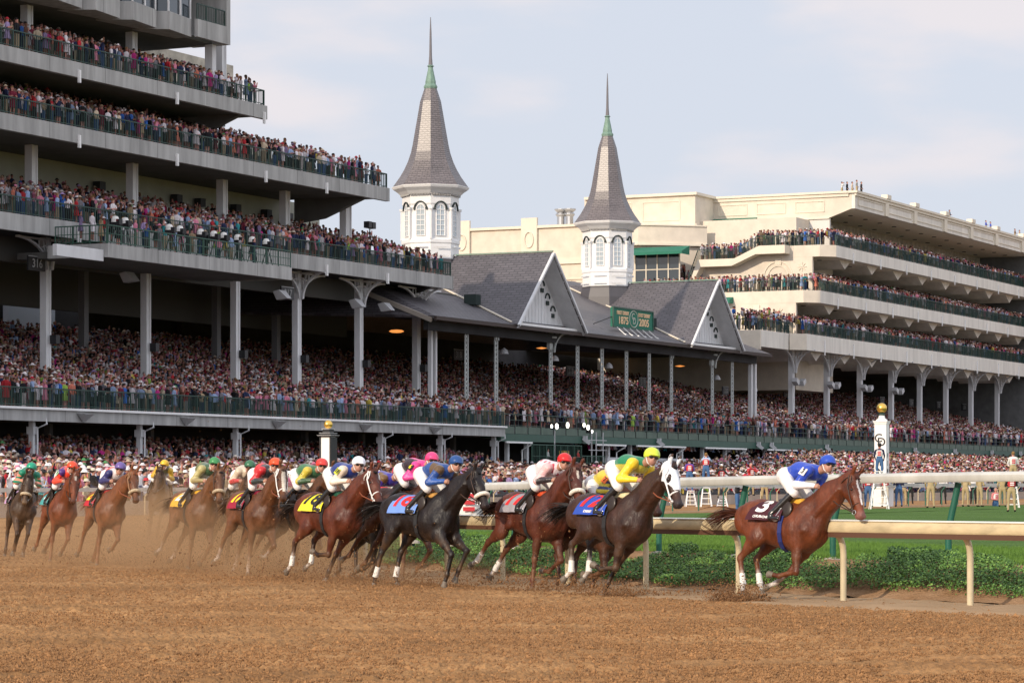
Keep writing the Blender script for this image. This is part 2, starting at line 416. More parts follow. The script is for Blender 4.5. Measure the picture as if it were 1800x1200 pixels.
def quad_uv(name, quads, m, parent=None, thick=0.0):
    """planar quads with metric UVs running along / down the slope"""
    me = bpy.data.meshes.new(name); V = []; F = []
    for q in quads:
        k = len(V); V += [tuple(p) for p in q]; F.append(tuple(range(k, k + len(q))))
    me.from_pydata(V, [], F); me.update(); uv = me.uv_layers.new(name='UVMap')
    for p, q in zip(me.polygons, quads):
        n = p.normal; ez = Vector((0, 0, 1)) - n * n.z
        ez = ez.normalized() if ez.length > 1e-5 else Vector((0, 1, 0)); ex = n.cross(ez) * -1
        for li, vi in zip(p.loop_indices, p.vertices):
            c = me.vertices[vi].co; uv.data[li].uv = (c.dot(ex), c.dot(ez))
    me.materials.append(m); o = bpy.data.objects.new(name, me); COL.objects.link(o)
    if parent: o.parent = parent
    if thick:
        md = o.modifiers.new('thickness', 'SOLIDIFY'); md.thickness = thick; md.offset = -1
    return o

def railing(name, m, parent, s0, s1, w, z, h=1.07, post=1.25, bal=.16, axis='s', mid=False, slats=True):
    mb = MB()
    P = (lambda t, zz: (t, w, zz)) if axis == 's' else (lambda t, zz: (w, t, zz))
    mb.bar(P(s0, z + h), P(s1, z + h), .07, .07); mb.bar(P(s0, z + .12), P(s1, z + .12), .05, .05)
    if mid: mb.bar(P(s0, z + h * .55), P(s1, z + h * .55), .04, .04)
    n = max(1, int(round((s1 - s0) / post)))
    for i in range(n + 1): t = s0 + (s1 - s0) * i / n; mb.bar(P(t, z), P(t, z + h), .06, .06)
    if slats:
        n = int((s1 - s0) / bal)
        for i in range(1, n): t = s0 + (s1 - s0) * i / n; mb.bar(P(t, z + .12), P(t, z + h - .03), .028, .028)
    return mb.build(name, m, parent)

def bracket(mb, s, w, z, r, h, sides=(-1, 1), th=.16, fwd=0.0):
    arms = [((d, 0), r) for d in sides] + ([((0, -1), fwd)] if fwd else [])
    for (dx, dw), rr_ in arms:
        P = lambda t, zz: (s + dx * t, w + dw * t, zz); up = (0, 1, 0) if dx else (1, 0, 0)
        pl = [P(.2 + rr_ * (1 - math.cos(a)), z - h + h * math.sin(a)) for a in [R(x) for x in range(0, 91, 11)]]
        for i in range(len(pl) - 1): mb.bar(pl[i], pl[i + 1], .14, th, up=up)
        for t in (.35, .62):
            q = pl[int(t * (len(pl) - 1))]; mb.bar(q, P(.2 + rr_ * t * .45, z - .1), .07, .07); mb.bar(q, P(.2, z - h * (1 - t) * .3 - .15), .07, .07)
        mb.bar(P(.15, z - .02), P(.2 + rr_, z - .02), .12, .10, up=up)
# ================================================================== the grandstand on the left
WU = 103.0
D1, D1b = 28.3, 27.35; D2, D2b = 24.2, 23.2; D3, D3b = 18.2, 17.15; MZ, MZb = 6.2, 5.4
S0 = 118.0; SX = 52.0
E1, E2, E3, EM = S(470, WU), S(685, WU), S(797, WU), S(888, 97.6)
gs = empty('grandstand', (0, 0, 0), ANG); tag(gs, 'tall grey concrete grandstand with packed open decks at the left', 'grandstand')
def deck(name, s1, w0, zt, zb, sb, wb=126):
    mb = MB(); mb.box(SX, s1, w0, w0 + .35, zb, zt); mb.box(SX, s1 - .02, w0 + .351, w0 + 6, zb + .25, zt - .02)
    o = mb.build(name, M['concrete'], gs)
    mb = MB(); mb.box(SX, sb, w0 + 6.001, wb, zb + .28, zt + .4); mb.box(SX, s1 - .4, w0 + .4, w0 + 5.99, zb + .18, zb + .248)
    # haunched ends of the cantilever
    for s in [s1 - 2.4]:
        mb.add([(s, w0 + .5, zb + .25), (s, w0 + 7, zb + .25), (s, w0 + 7, zb - 1.6), (s, w0 + 4.5, zb - 1.3), (s + .5, w0 + .5, zb + .25), (s + .5, w0 + 7, zb + .25), (s + .5, w0 + 7, zb - 1.6), (s + .5, w0 + 4.5, zb - 1.3)],
               [(0, 3, 2, 1), (4, 5, 6, 7), (0, 1, 5, 4), (1, 2, 6, 5), (2, 3, 7, 6), (3, 0, 4, 7)])
    mb.build('ceiling', M['ceiling'] if zt > 20 else M['shaded_ceiling'], gs)
    return o
deck('deck', E1, WU, D1, D1b, S(396, 109)); deck('deck', E2, WU, D2, D2b, S(545, 109)); deck('deck', E3, WU, D3, D3b, S(640, 109))
# downpipe-like white stubs on the fascias
mb = MB()
for zt, pxs in ((D1, (140, 312, 465)), (D2, (140, 312, 468, 575)), (D3, (140, 360, 575, 682))):
    for px in pxs:
        s = S(px, WU - .1); mb.box(s - .09, s + .09, WU - .16, WU - .005, zt - 1.3, zt - .5)
split_build(mb, 'downpipe', M['white_trim'], gs)
for zt, e in ((D1, E1), (D2, E2), (D3, E3)):
    railing('railing', M['green_rail'], gs, S0, e - .2, WU + .15, zt, bal=.20)
    railing('railing', M['green_rail'], gs, WU + .2, WU + 3.5, e - .2, zt, axis='w', bal=.2)
# tiers behind each rail
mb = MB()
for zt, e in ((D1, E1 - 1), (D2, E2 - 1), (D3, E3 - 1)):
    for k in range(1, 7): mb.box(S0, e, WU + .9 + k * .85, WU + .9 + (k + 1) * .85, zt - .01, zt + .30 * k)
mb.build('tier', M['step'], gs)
# back walls
mb = MB(); mb.box(SX, S(400, 112), 111.5, 112, D1 + 1, D1 + 4.6); mb.build('back_wall', M['rear_light'], gs)
mb = MB(); mb.box(SX, S(468, 112), 111.51, 112.02, D2 + 1, D1b + .3)
mb.build('back_wall', M['cream_wall'], gs)
mb = MB(); mb.box(SX, S(552, 112), 111.5, 112, D3 + 1.5, D2b + .32); mb.build('back_wall', M['cream_wall'], gs)
mb = MB()
n = 22
for i in range(n): s = S0 + 3 + i * 2.6; 
for i in range(26):
    s = S0 + 2 + i * 2.4
    if s < S(545, 112): mb.box(s, s + 2.0, 111.43, 111.5, D3 + 2.4, D3 + 3.35)
mb.build('window_band', M['white_trim'], gs)
mb = MB()
for i in range(20):
    s = S0 + 2 + i * 2.2
    if s < S(398, 112): mb.box(s, s + .9, 111.42, 111.5, D1 + 1.6, D1 + 3.4); mb.box(s + 1.0, s + 1.15, 111.40, 111.5, D1 + 1.6, D1 + 3.5)
mb.build('door_band', M['green_panel'], gs)
# upper columns
for px, w, z0, z1, wd in ([(p, 107, D3, D2b + .26, .55) for p in (60, 237, 395, 505)] + [(612, 106, D3, D2b + .26, .8)] + [(p, 106, D1, D1 + 4.4, .5) for p in (62 - 10, 236, 393)]):
    s = S(px, w); mb = MB(); mb.box(s - wd / 2, s + wd / 2, w, w + .45, z0, z1); mb.box(s - wd / 2 - .05, s - wd / 2 + .08, w - .06, w + .5, z0 + .01, z1 - .01); mb.box(s + wd / 2 - .08, s + wd / 2 + .05, w - .06, w + .5, z0 + .01, z1 - .01)
    mb.build('column', M['white_steel'], gs)
# box level at the top with its sawtooth bays
ET = S(405, WU); zb, zp = 31.9, 33.1
mb = MB()
mb.box(SX, ET, WU + 1.2, WU + 14, zb + .05, zb + .35); mb.build('box_floor', M['ceiling'], gs)
bays = MB(); glz = MB(); frm = MB(); frl = MB()
bw_ = 4.3; s = ET - .001; i = 0
bays.box(ET - .5, ET, WU, WU + 3, zb, zb + 6); bays.box(ET - 4.2, ET - .501, WU + .0, WU + .25, zb, zp); 
s = ET - 4.2
while s - bw_ > S0:
    a = s - bw_; off = 1.6
    q = [(a, WU + 1.5), (a + .8, WU + .0), (s, WU + .5), (s, WU + 1.8), (a, WU + 2.4)]
    n = len(q)
    bays.add([(x, y, zb) for x, y in q] + [(x, y, zp) for x, y in q], [tuple(reversed(range(n))), tuple(range(n, 2 * n))] + [(k, (k + 1) % n, (k + 1) % n + n, k + n) for k in range(n)])
    glz.add([(a + .05, WU + 1.6, zp + .001), (a + .8, WU + .12, zp + .001), (a + .8, WU + .12, zp + 3.2), (a + .05, WU + 1.6, zp + 3.2)], [(0, 1, 2, 3)])
    glz.add([(a + .8, WU + .12, zp + .001), (s, WU + .62, zp + .001), (s, WU + .62, zp + 3.2), (a + .8, WU + .12, zp + 3.2)], [(0, 1, 2, 3)])
    for x, y in ((a + .8, WU + .08), (a + 2.6, WU + .30), (s - .03, WU + .58)): frm.bar((x, y, zp), (x, y, zp + 3.2), .10, .10)
    s -= bw_
split_build(bays, 'bay_front', M['concrete'], gs); glz.build('bay_glass', M['glass'], gs); split_build(frm, 'bay_mullion', M['white_trim'], gs)
mb = MB(); mb.box(SX, ET, WU - .1, WU + 14, zb + 5.2, zb + 6.2); mb.build('upper_slab', M['concrete'], gs)
railing('railing', M['green_rail'], gs, ET - 4.1, ET - .55, WU + .12, zp - .05, h=1.1, bal=.2)
mb = MB(); mb.box(ET - .9, ET - .4, WU + .9, WU + 1.5, D1 + .0, zb); mb.build('column', M['white_steel'], gs)
# TV balcony slung below the third deck
wB = 99.0; sA, sB = S(190, wB), S(513, wB); zB, zBb = 16.55, 15.7
mb = MB(); mb.box(sA, sB, wB, wB + .3, zBb, zB); mb.box(sA - .02, sA + .28, wB + .301, WU + .5, zBb + .05, zB); mb.box(sB - .3, sB + .01, wB + .301, WU + .5, zBb + .05, zB)
mb.build('balcony_fascia', M['concrete'], gs)
mb = MB(); mb.box(sA + .3, sB - .32, wB + .31, WU + 3, zBb + .1, zBb + .5); mb.build('balcony_floor', M['ceiling'], gs)
railing('railing', M['green_steel'], gs, sA, sB, wB + .12, zB, h=1.15, mid=True, post=1.6, bal=.22)
railing('railing', M['green_steel'], gs, wB + .1, WU, sA + .1, zB, h=1.15, mid=True, post=1.2, axis='w', bal=.22)
mb = MB(); mb.box(S(95, 99.5), sA - .05, 99.3, 99.6, zBb - .25, zBb + .45); mb.build('steel_beam', M['white_steel'], gs)
# mezzanine
mb = MB(); mb.box(SX, EM, 97.6, 98.1, MZb, MZ - .12); mb.box(SX, EM, 98.101, 99.5, MZb + .1, MZ - .02); mb.build('mezzanine_fascia', M['concrete'], gs)
mb = MB(); mb.box(S0, EM + .05, 97.42, 97.75, MZ - .119, MZ + .02); mb.build('gutter', M['white_trim'], gs)
railing('railing', M['green_rail'], gs, S0, EM, 97.75, MZ + .021, h=1.12, post=.95, bal=.15)
wl = MB()
for px in (150, 330, 490, 643, 766):
    s = S(px, 97.3); wl = MB(); wl.add([(s - .45, 97.58, MZb + .55), (s + .55, 97.58, MZb + .55), (s + .55, 97.0, MZb + .50), (s - .45, 97.0, MZb + .50), (s, 97.5, MZb + .05), (s + .25, 97.5, MZb + .05)], [(0, 1, 2, 3), (3, 2, 5, 4), (0, 3, 4), (1, 5, 2), (0, 4, 5, 1)])
    wl.build('wedge_lamp', M['lampgrey'], gs)
for px in (55, 244, 413, 668, 773, 867):
    s = S(px, 98.5); mb = MB(); mb.box(s - .13, s + .13, 98.3, 98.6, .4, MZb + .09)
    mb.box(s - .20, s + .20, 98.2, 98.7, MZb - .75, MZb - .3)
    mb.tube([(s + .28, 97.7, MZ - .2), (s + .28, 97.6, MZb - .15), (s + .05, 98.1, MZb - .4), (s + .05, 98.1, .4)], .06, 6); mb.build('column', M['white_steel'], gs)
for px in (90, 268, 540, 640, 720, 800):
    s = S(px, 106); mb = MB(); mb.box(s - .2, s + .2, 106, 106.4, 1, MZb + .3); mb.build('column', mat('grey_steel', (.20, .20, .21), .7), gs)
# tall columns carrying deck 3
for px, full in ((85, 1), (261, 0), (418, 0), (526, 1), (635, 1), (736, 1)):
    w_ = 105.2; s = S(px, w_); ztop = D3b + .25 if full else zBb + .3
    mb = MB(); mb.box(s - .10, s + .10, w_ - .0, w_ + .40, 6.5, ztop); mb.box(s - .30, s - .10, w_ - .04, w_ + .44, 6.5, ztop); mb.box(s + .10, s + .26, w_ - .04, w_ + .44, 6.5, ztop)
    if full: bracket(mb, s, w_ - .1, D3b + .02, 3.4, 1.9, fwd=1.9)
    mb.build('column', M['white_steel'], gs)
    mb = MB(); mb.box(s + .05, s + .48, w_ - .55, w_ - .08, 10.6, 11.15); mb.build('flood_lamp', M['black'], gs)
for px in (152, 385, 490):
    s = S(px, 116); mb = MB(); mb.box(s - .28, s + .28, 116, 116.5, 9, D3b); mb.build('column', mat('grey_steel', (.2, .2, .21)), gs)
mb = MB(); mb.box(S(758, 103), S(758, 103) + .3, 103, 103.3, 6.5, 14.6); mb.box(S(766, 103), S(766, 103) + .25, 103, 103.3, 6.5, 14.6); mb.build('column', M['white_steel'], gs)
# enclosing rear walls and interior of the main tier, common to all three houses
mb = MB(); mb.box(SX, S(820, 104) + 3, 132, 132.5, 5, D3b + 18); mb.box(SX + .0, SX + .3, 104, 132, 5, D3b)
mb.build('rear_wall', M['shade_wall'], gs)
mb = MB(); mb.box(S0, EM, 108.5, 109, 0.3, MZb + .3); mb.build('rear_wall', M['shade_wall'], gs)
mb = MB(); mb.box(S0, S(870, 104), 107, 107.4, D3b - 1.4, D3b + .2); mb.box(S0, S(870, 104), 118, 118.5, D3b - 3.0, D3b + .2); mb.build('ceiling_beam', mat('beam_dark', (.09, .088, .08), .9), gs)
mb = MB(); mb.box(S(22, 131), S(104, 131), 131.4, 131.9, 13.2, 15.9); mb.build('daylight_panel', mat('daylight_paint', (.55, .6, .68), .9), gs)  # solid pale panel; the daylight is painted as its colour
# section signs hanging inside
def section_sign(px, txt, w_, z, par=gs):
    s = S(px, w_); mb = MB(); mb.box(s - .9, s + .9, w_, w_ + .12, z - .45, z + .45); o = mb.build('section_sign', M['black'], par)
    mb = MB(); mb.box(s - .92, s + .92, w_ - .02, w_ - .001, z + .40, z + .46); mb.build('sign_edge', M['grey_lettering'], o)
    mt = Matrix.Translation((s, w_ - .03, z - .02)) @ Matrix.Rotation(R(90), 4, 'X')
    text_obj('sign_number', txt, .75, mt, M['grey_lettering'], o, extrude=.005, bold=.01)
section_sign(65, '316', 104.5, 16.1 - .6); section_sign(506, '317', 104.5, 16.0 - .5); section_sign(714, '317', 104.5, 15.2); section_sign(806, '318', 112, 12.9)
# loudspeakers on the back wall of the third deck and under the slabs
for px in (168, 304, 345, 408, 462, 500): s = S(px, 111.4); mb = MB(); mb.box(s - .35, s + .35, 110.8, 111.35, D3 + 3.7, D3 + 4.3); mb.build('loudspeaker', M['black'], gs)
for px in (228, 560, 690, 740): s = S(px, 101 if px > 500 else 104); mb = MB(); mb.add([(s - .5, 104, 15.6), (s + .5, 104, 15.6), (s + .3, 103.4, 15.0), (s - .3, 103.4, 15.0), (s - .5, 104.5, 15.5), (s + .5, 104.5, 15.5), (s + .3, 104.3, 14.9), (s - .3, 104.3, 14.9)], [(0, 1, 2, 3), (4, 7, 6, 5), (0, 4, 5, 1), (1, 5, 6, 2), (2, 6, 7, 3), (3, 7, 4, 0)]); mb.build('loudspeaker', M['lampgrey'], gs)
# television cameras with white rain hoods on the balcony
for i, px in enumerate((205, 222, 300, 318, 355, 378, 395, 420, 445, 470)):
    s = S(px, 99.9); tcv = empty('television_camera', SW(s, 99.9, zB + .1), ANG + rnd.uniform(-.3, .3)); tag(tcv, ['leftmost hooded television camera at the balcony corner', 'second hooded television camera from the balcony corner', 'hooded camera beside the lone man in the middle', 'hooded camera right of the lone man in the middle', 'fifth hooded television camera along the green railing', 'sixth hooded television camera along the green railing', 'seventh hooded television camera along the green railing', 'eighth hooded television camera along the green railing', 'second last hooded television camera on the balcony', 'last hooded television camera by the right balcony end'][i], 'camera', 'television cameras on the green balcony')
    mb = MB(); [mb.bar((0, 0, 1.25), (.42 * math.cos(a), .42 * math.sin(a), 0), .05) for a in (0.5, 2.6, 4.7)]; mb.build('tripod', M['black'], tcv)
    mb = MB(); mb.box(-.16, .16, -.35, .35, 1.25, 1.6); mb.lathe([(.05, -.02), (.11, 0), (.11, .3), (.05, .32)], 10, (0, -.2, 1.2)); mb.build('camera_body', M['black'], tcv)
    mb = MB(); mb.lathe([(.26, 1.42), (.25, 1.62), (.17, 1.78), (.02, 1.82)], 10, (0, .1, 0)); mb.build('rain_hood', M['white_cloth'], tcv)
# round orange lamp under deck 3
mb = MB(); mb.lathe([(.05, .12), (.45, .08), (.62, -.02), (.40, -.12), (.05, -.15)], 14, (S(697, 108), 108, 13.95)); mb.build('hanging_lamp', M['lampglow'], gs, smooth=True)
# twin flood lamps on a stand at the deck end, flags poles at deck ends
fl = empty('flood_light_stand', SW(S(650, 106), 106, D3 + 2.0), ANG); tag(fl, 'pair of small dark floodlights on a thin stand above the deck crowd', 'floodlight')
mb = MB(); mb.bar((0, 0, 0), (0, 0, 1.3), .06); mb.build('pole', M['black'], fl)
for dx in (-.35, .3): mb = MB(); mb.box(dx - .25, dx + .25, -.25, .2, 1.15 + abs(dx) * .3, 1.65 + abs(dx) * .3); mb.build('lamp_head', M['black'], fl)
# ================================================================== the old clubhouse with gables and the twin spires
WG = 101.0
ZE = 1.8 + .1160 * WG * 1.1116; ZA = 1.8 + .1690 * WG * 1.1116
G1, G2 = S(953, WG), S(1245, WG)
GWl = G1 - S(901, WG); GWr = S(1013, WG) - G1; GW = (GWl + GWr) / 2
cl = empty('clubhouse', (0, 0, 0), ANG); tag(cl, 'old clubhouse with dark slate roof and two white gables', 'clubhouse')
SL0, SL1 = S(752, WG), S(1345, WG)
PIT = .40; WR = 118.6
ZR = ZE + PIT * (WR - WG)
mgt = (ZA - ZE) / GW
rf = quad_uv('roof', [[(SL0, WG - .6, ZE - .24), (SL1, WG - .6, ZE - .24), (SL1 - 5, WR, ZR), (SL0 + 6, WR, ZR)],
                 [(SL0 + 6, WR, ZR), (SL1 - 5, WR, ZR), (SL1 + 1, WR + 14, ZR - 6), (SL0 - 1, WR + 14, ZR - 6)],
                 [(SL0, WG - .6, ZE - .24), (SL0 + 6, WR, ZR), (SL0 - 1, WR + 14, ZR - 6)], [(SL1, WG - .6, ZE - .24), (SL1 + 1, WR + 14, ZR - 6), (SL1 - 5, WR, ZR)]], M['slate'], cl, thick=.25)
mb = MB(); mb.bar((SL0, WG - .65, ZE - .42), (SL1, WG - .65, ZE - .42), .22, .28); mb.build('eaves_gutter', mat('gutter_dark', (.05, .035, .03), .7), cl)
mb = MB(); mb.box(SL0 + 1, SL1 - 1, WG + .5, WG + .9, ZE - 1.25, ZE - .5); mb.build('eaves_beam', M['shade_wall'], cl)
mb = MB(); mb.bar((SL0, WG - .3, ZE - .55), (SL0 + .6, WG + 9, ZE + 3.0), .3, .35); mb.build('verge_board', mat('verge_wood', (.30, .26, .22), .7), cl)
WD = WG + 10.6   # ridge runs back to the spires
for gi, gc in enumerate((G1, G2)):
    ov = 1.0
    rid = (gc, WG - ov, ZA + .15)
    quads = []
    for d in (-1, 1):
        e0 = (gc + d * (GW + .35), WG - ov, ZE - .35 * mgt + .15 - .0)
        wb = WG + (ZA + .15 - ZE) / PIT
        quads.append([rid, e0, (gc + d * (GW + .35), WG + .0, e0[2]), (gc, wb + 2, ZA + .15)] if d > 0 else [e0, rid, (gc, wb + 2, ZA + .15), (gc + d * (GW + .35), WG, e0[2])])
    quad_uv('gable_roof', quads, M['slate'], cl, thick=.2)
    sf2 = []
    for d in (-1, 1):
        za_, ze_ = ZA - .16, ZE - .35 * mgt - .16; sf2.append([(gc, WG - ov + .02, za_), (gc + d * (GW + .2), WG - ov + .02, ze_), (gc + d * (GW + .2), WG + 1.2, ze_), (gc, WG + 1.2, za_)])
    quad_uv('gable_soffit', sf2, M['white_steel'], cl)
    mb = MB(); mb.bar((gc, WG - ov, ZA + .22), (gc, WG + 9, ZA + .22), .18, .10); mb.build('ridge_cap', M['copper'], cl)
    mb = MB()
    for d in (-1, 1): mb.bar((gc + d * .02, WG - ov - .06, ZA + .02), (gc + d * (GW + .40), WG - ov - .06, ZE - .35 * mgt + .02), .18, .22, up=(0, 1, 0))
    mb.build('barge_board', M['white_steel'], cl)
    # tympanum wall set back, with battens and dark roundels
    wt = WG + .65
    mb = MB(); mb.prism([(gc - GW + .2, ZE - .1), (gc + GW - .2, ZE - .1), (gc, ZA - .1)], wt, wt + .2, axis=1)
    for k in range(-8, 9):
        x = gc + k * .62; top = ZE + (ZA - ZE) * (1 - abs(x - gc) / GW) - .35
        if top > ZE + .2: mb.box(x - .03, x + .03, wt - .04, wt + .0, ZE, top)
    mb.build('gable_wall', M['white_steel'], cl)  # greyer white: the tympanum's shadow is put into the wall colour
    mb = MB()
    for d in (-1, 1):
        for t in np.linspace(.12, .92, 8):
            x = gc + d * GW * t; z = ZA - (ZA - ZE) * t - .1; mb.bar((x, WG - ov, z), (x, wt, z), .06, .10)
    mb.bar((gc - GW, WG - .2, ZE - .2), (gc + GW, WG - .2, ZE - .2), .5, .4)
    mb.build('gable_trim', M['white_trim'], cl)
    mb = MB()
    for d in (-1, 1):
        for k, t in enumerate((.30, .47, .64)):
            x = gc + d * GW * (t - .10); z = ZA - (ZA - ZE) * t - .75
            mb.tube([(x + .42 * math.cos(a), wt - .07, z + .42 * math.sin(a)) for a in [R(q) for q in range(0, 181, 20)]], .07, 5)
            mb.box(x - .28, x + .28, wt - .1, wt - .04, z - .55, z - .2)
    pl = [(gc + .28 * math.cos(a), wt - .06, ZA - 1.6 + .28 * math.sin(a)) for a in [2 * math.pi * q / 10 for q in range(10)]]; mb.add(pl, [tuple(range(10))])
    split_build(mb, 'gable_ornament', M['dark_trim'], cl)
    # valley flashings: where the gable slopes meet the main slope
    mb = MB()
    for d in (-1, 1):
        z0 = ZE + .1; pts = []
        for t in (0, 1):
            z = ZE - .1 + (ZA + .1 - ZE) * t; ds = GW * (ZA + .15 - z) / (ZA - ZE) ; ww = WG + (z - ZE) / PIT
            pts.append((gc + d * ds, ww - .05, z + .10))
        mb.bar(pts[0], pts[1], .20, .10)
    mb.build('valley_flashing', M['cream_trim'], cl)
    mb = MB(); s = gc - 5.6; mb.box(s - .5, s + .4, WG + 3.1, WG + 4.2, ZE + 1.5, ZE + 2.35); mb.build('roof_vent', M['dark_trim'], cl)

# twin spires
def spire(gc, label):
    w0 = WG * 1.1035; rt = empty('spire', SW(gc, w0, 0), ANG); tag(rt, label, 'spire', 'twin spires on the clubhouse roof')
    rt.rotation_euler = (0, 0, ANG + 0.09)
    k = WG / 97.6; Zs = 233.2 * k; zz = lambda y: 1.8 + (848 - y) / 5000 * Zs; rr = lambda p: p / 2 / 5000 * Zs / math.cos(R(22.5))
    rot = R(22.5)
    def oct_(name, prof, m, smooth=False):
        mb = MB(); mb.lathe([(rr(p), zz(y)) for p, y in prof], 8, (0, 0, 0), rot); return mb.build(name, m, rt)
    # slate roof with metric UVs per facet
    prof = [(124, 331), (112, 322), (99, 312), (86, 300), (74, 286), (64, 270), (58, 255), (50, 230), (42, 205), (34, 180), (20, 157)]
    quads = []
    for i in range(len(prof) - 1):
        for a in range(8):
            q = []
            for (p, y), aa in ((prof[i], a), (prof[i], a + 1), (prof[i + 1], a + 1), (prof[i + 1], a)):
                an = rot + aa * math.pi / 4; q.append(Vector((rr(p) * math.cos(an), rr(p) * math.sin(an), zz(y))))
            quads.append(q)
    quad_uv('spire_roof', quads, M['slate_spire'], rt)
    oct_('copper_cap', [(20, 158), (22, 155), (22, 153), (17, 149), (17, 145), (13, 135), (8, 122), (8, 119), (12, 118), (8, 116)], M['copper'])
    mb = MB(); mb.lathe([(.20, zz(118)), (.13, zz(100)), (.09, zz(60)), (.03, zz(32))], 8); mb.build('finial', M['iron'], rt)
    oct_('cornice', [(96, 346), (100, 344), (108, 340), (122, 335), (126, 331.5), (126, 330.5)], M['white_trim'])
    oct_('drum', [(92, 460), (92, 432), (95, 430), (95, 425), (89, 422), (89, 365), (92, 362), (92, 345)], M['white_trim'])
    oct_('base_skirt', [(116, 560), (104, 480), (94, 462), (94, 458)], M['slate'])
    # windows on each facet
    ri = rr(89) * math.cos(R(22.5)); fw = 2 * rr(89) * math.sin(R(22.5))
    for a in range(8):
        an = a * math.pi / 4 ; ca, sa = math.cos(an), math.sin(an)
        def P(u, v, out=0.0): return (ca * (ri + out) - sa * u, sa * (ri + out) + ca * u, v)
        zb_, zt_ = zz(418), zz(373); hw = fw * .22
        w_ = MB(); pane = [(-hw, zb_), (hw, zb_), (hw, zt_)] + [(hw * math.cos(t), zt_ + hw * 1.15 * math.sin(t)) for t in [R(x) for x in range(20, 180, 20)]] + [(-hw, zt_)]
        w_.add([P(u, v, .03) for u, v in pane], [tuple(range(len(pane)))]); wo_ = w_.build('window', M['paneglass'], rt)
        f_ = MB()
        for u in (-hw, 0, hw): f_.bar(P(u, zb_, .05), P(u, zt_ + (hw if u == 0 else 0), .05), .07 if u else .04, .07)
        for t in np.linspace(0, 1, 6): v = zb_ + (zt_ - zb_) * t; f_.bar(P(-hw, v, .05), P(hw, v, .05), .04 if 0 < t < 1 else .08, .06)
        al = [P(hw * math.cos(t), zt_ + hw * 1.15 * math.sin(t), .05) for t in [R(x) for x in range(0, 181, 20)]]
        for i in range(len(al) - 1): f_.bar(al[i], al[i + 1], .08, .08)
        f_.build('window_frame', M['white_trim'], wo_)
        d_ = MB(); al = [P(hw * 1.45 * math.cos(t), zt_ + hw * 1.75 * math.sin(t), .09) for t in [R(x) for x in range(0, 181, 15)]]
        for i in range(len(al) - 1): d_.bar(al[i], al[i + 1], .17, .10)
        zz_ = zz(352)
        for u in (-fw * .36, fw * .36):
            c = [P(u + .17 * math.cos(t), zz_ + .17 * math.sin(t), .06) for t in [2 * math.pi * q / 10 for q in range(10)]]; d_.add(c, [tuple(range(10))])
        zt2 = zt_ + hw * 1.75
        d_.add([P(-.26, zt2 + .05, .07), P(.26, zt2 + .05, .07), P(.10, zt2 + .3, .07), P(.26, zt2 + .42, .07), P(.08, zt2 + .48, .07), P(0, zt2 + .78, .07), P(-.08, zt2 + .48, .07), P(-.26, zt2 + .42, .07), P(-.10, zt2 + .3, .07)], [tuple(range(9))])
        split_build(d_, 'arch_ornament', M['dark_trim'], rt)
        p_ = MB(); an2 = an + R(22.5); rc_ = rr(89)
        c = Vector((rc_ * math.cos(an2), rc_ * math.sin(an2), 0)); p_.bar(c * 1.005 + Vector((0, 0, zz(424))), c * 1.005 + Vector((0, 0, zz(371))), .42, .16, up=(-math.sin(an2), math.cos(an2), 0))
        p_.bar(c * 1.012 + Vector((0, 0, zz(373))), c * 1.012 + Vector((0, 0, zz(369))), .55, .25, up=(-math.sin(an2), math.cos(an2), 0)); p_.build('pilaster', M['white_trim'], rt)
        q_ = MB()
        for u0, u1, v0, v1 in ((-fw * .36, fw * .36, zz(452), zz(451)), (-fw * .36, fw * .36, zz(437), zz(436))): q_.bar(P(u0, v0, .32), P(u1, v0, .32), .05, .1)
        split_build(q_, 'panel_moulding', M['white_trim'], rt)
    # dentils
    mb = MB(); rd = rr(92) * math.cos(R(22.5)); fd = 2 * rr(92) * math.sin(R(22.5))
    for a in range(8):
        an = a * math.pi / 4; ca, sa = math.cos(an), math.sin(an)
        for u in np.linspace(-fd * .46, fd * .46, 13):
            p = Vector((ca * (rd + .12) - sa * u, sa * (rd + .12) + ca * u, zz(348))); mb.bar(p, p + Vector((0, 0, .16)), .07, .16)
    mb.build('dentils', mat('dentil_grey', (.35, .34, .33), .8), rt)
spire(G1, 'larger looking left spire rising above the deck end on its white octagon'); spire(G2, 'right spire with copper tip in front of the cream building')

# lattice and bracket columns in front
for px, kind in ((820, 0), (872, 1), (968, 2), (1015, 0), (1058, 0), (1101, 0), (1141, 0), (1180, 1), (1252, 2), (1287, 0), (1322, 3), (1329, 3)):
    w_ = WG + .8; s = S(px, w_); mb = MB(); zt = ZE - .5
    if kind == 3: mb.box(s - .18, s + .18, w_, w_ + .35, 6.4, zt)
    else:
        hw_ = .22
        for dx in (-hw_, hw_): mb.bar((s + dx, w_, 6.4), (s + dx, w_, zt), .10, .12)
        n = 22
        for i in range(n):
            z0 = 6.4 + (zt - 6.4) * i / n; z1 = 6.4 + (zt - 6.4) * (i + 1) / n; d = hw_ if i % 2 else -hw_
            mb.bar((s - d, w_, z0), (s + d, w_, z1), .05, .07); mb.bar((s + d, w_ + .03, z0), (s - d, w_ + .03, z1), .05, .07)
    if kind == 1: bracket(mb, s, w_ - .1, zt + .1, .9, 1.1, sides=(-1, 1), th=.10)
    if kind == 2:
        mb.lathe([(.05, -.08), (.42, -.08), (.42, .08), (.05, .08)], 14, (s, w_ - .1, zt - .3)); mb.box(s - .45, s + .45, w_ - .1, w_ + .25, zt - .05, zt + .25)
        mb.box(s - .34, s + .34, w_ - .08, w_ + .2, zt - 1.3, zt - .7)
        bracket(mb, s, w_ - .25, zt + .15, 2.6, 1.7, sides=(1,), th=.12)
    mb.build('column', M['white_steel'] if kind == 3 else mat('lattice_paint', (.42, .44, .43), .6), cl)
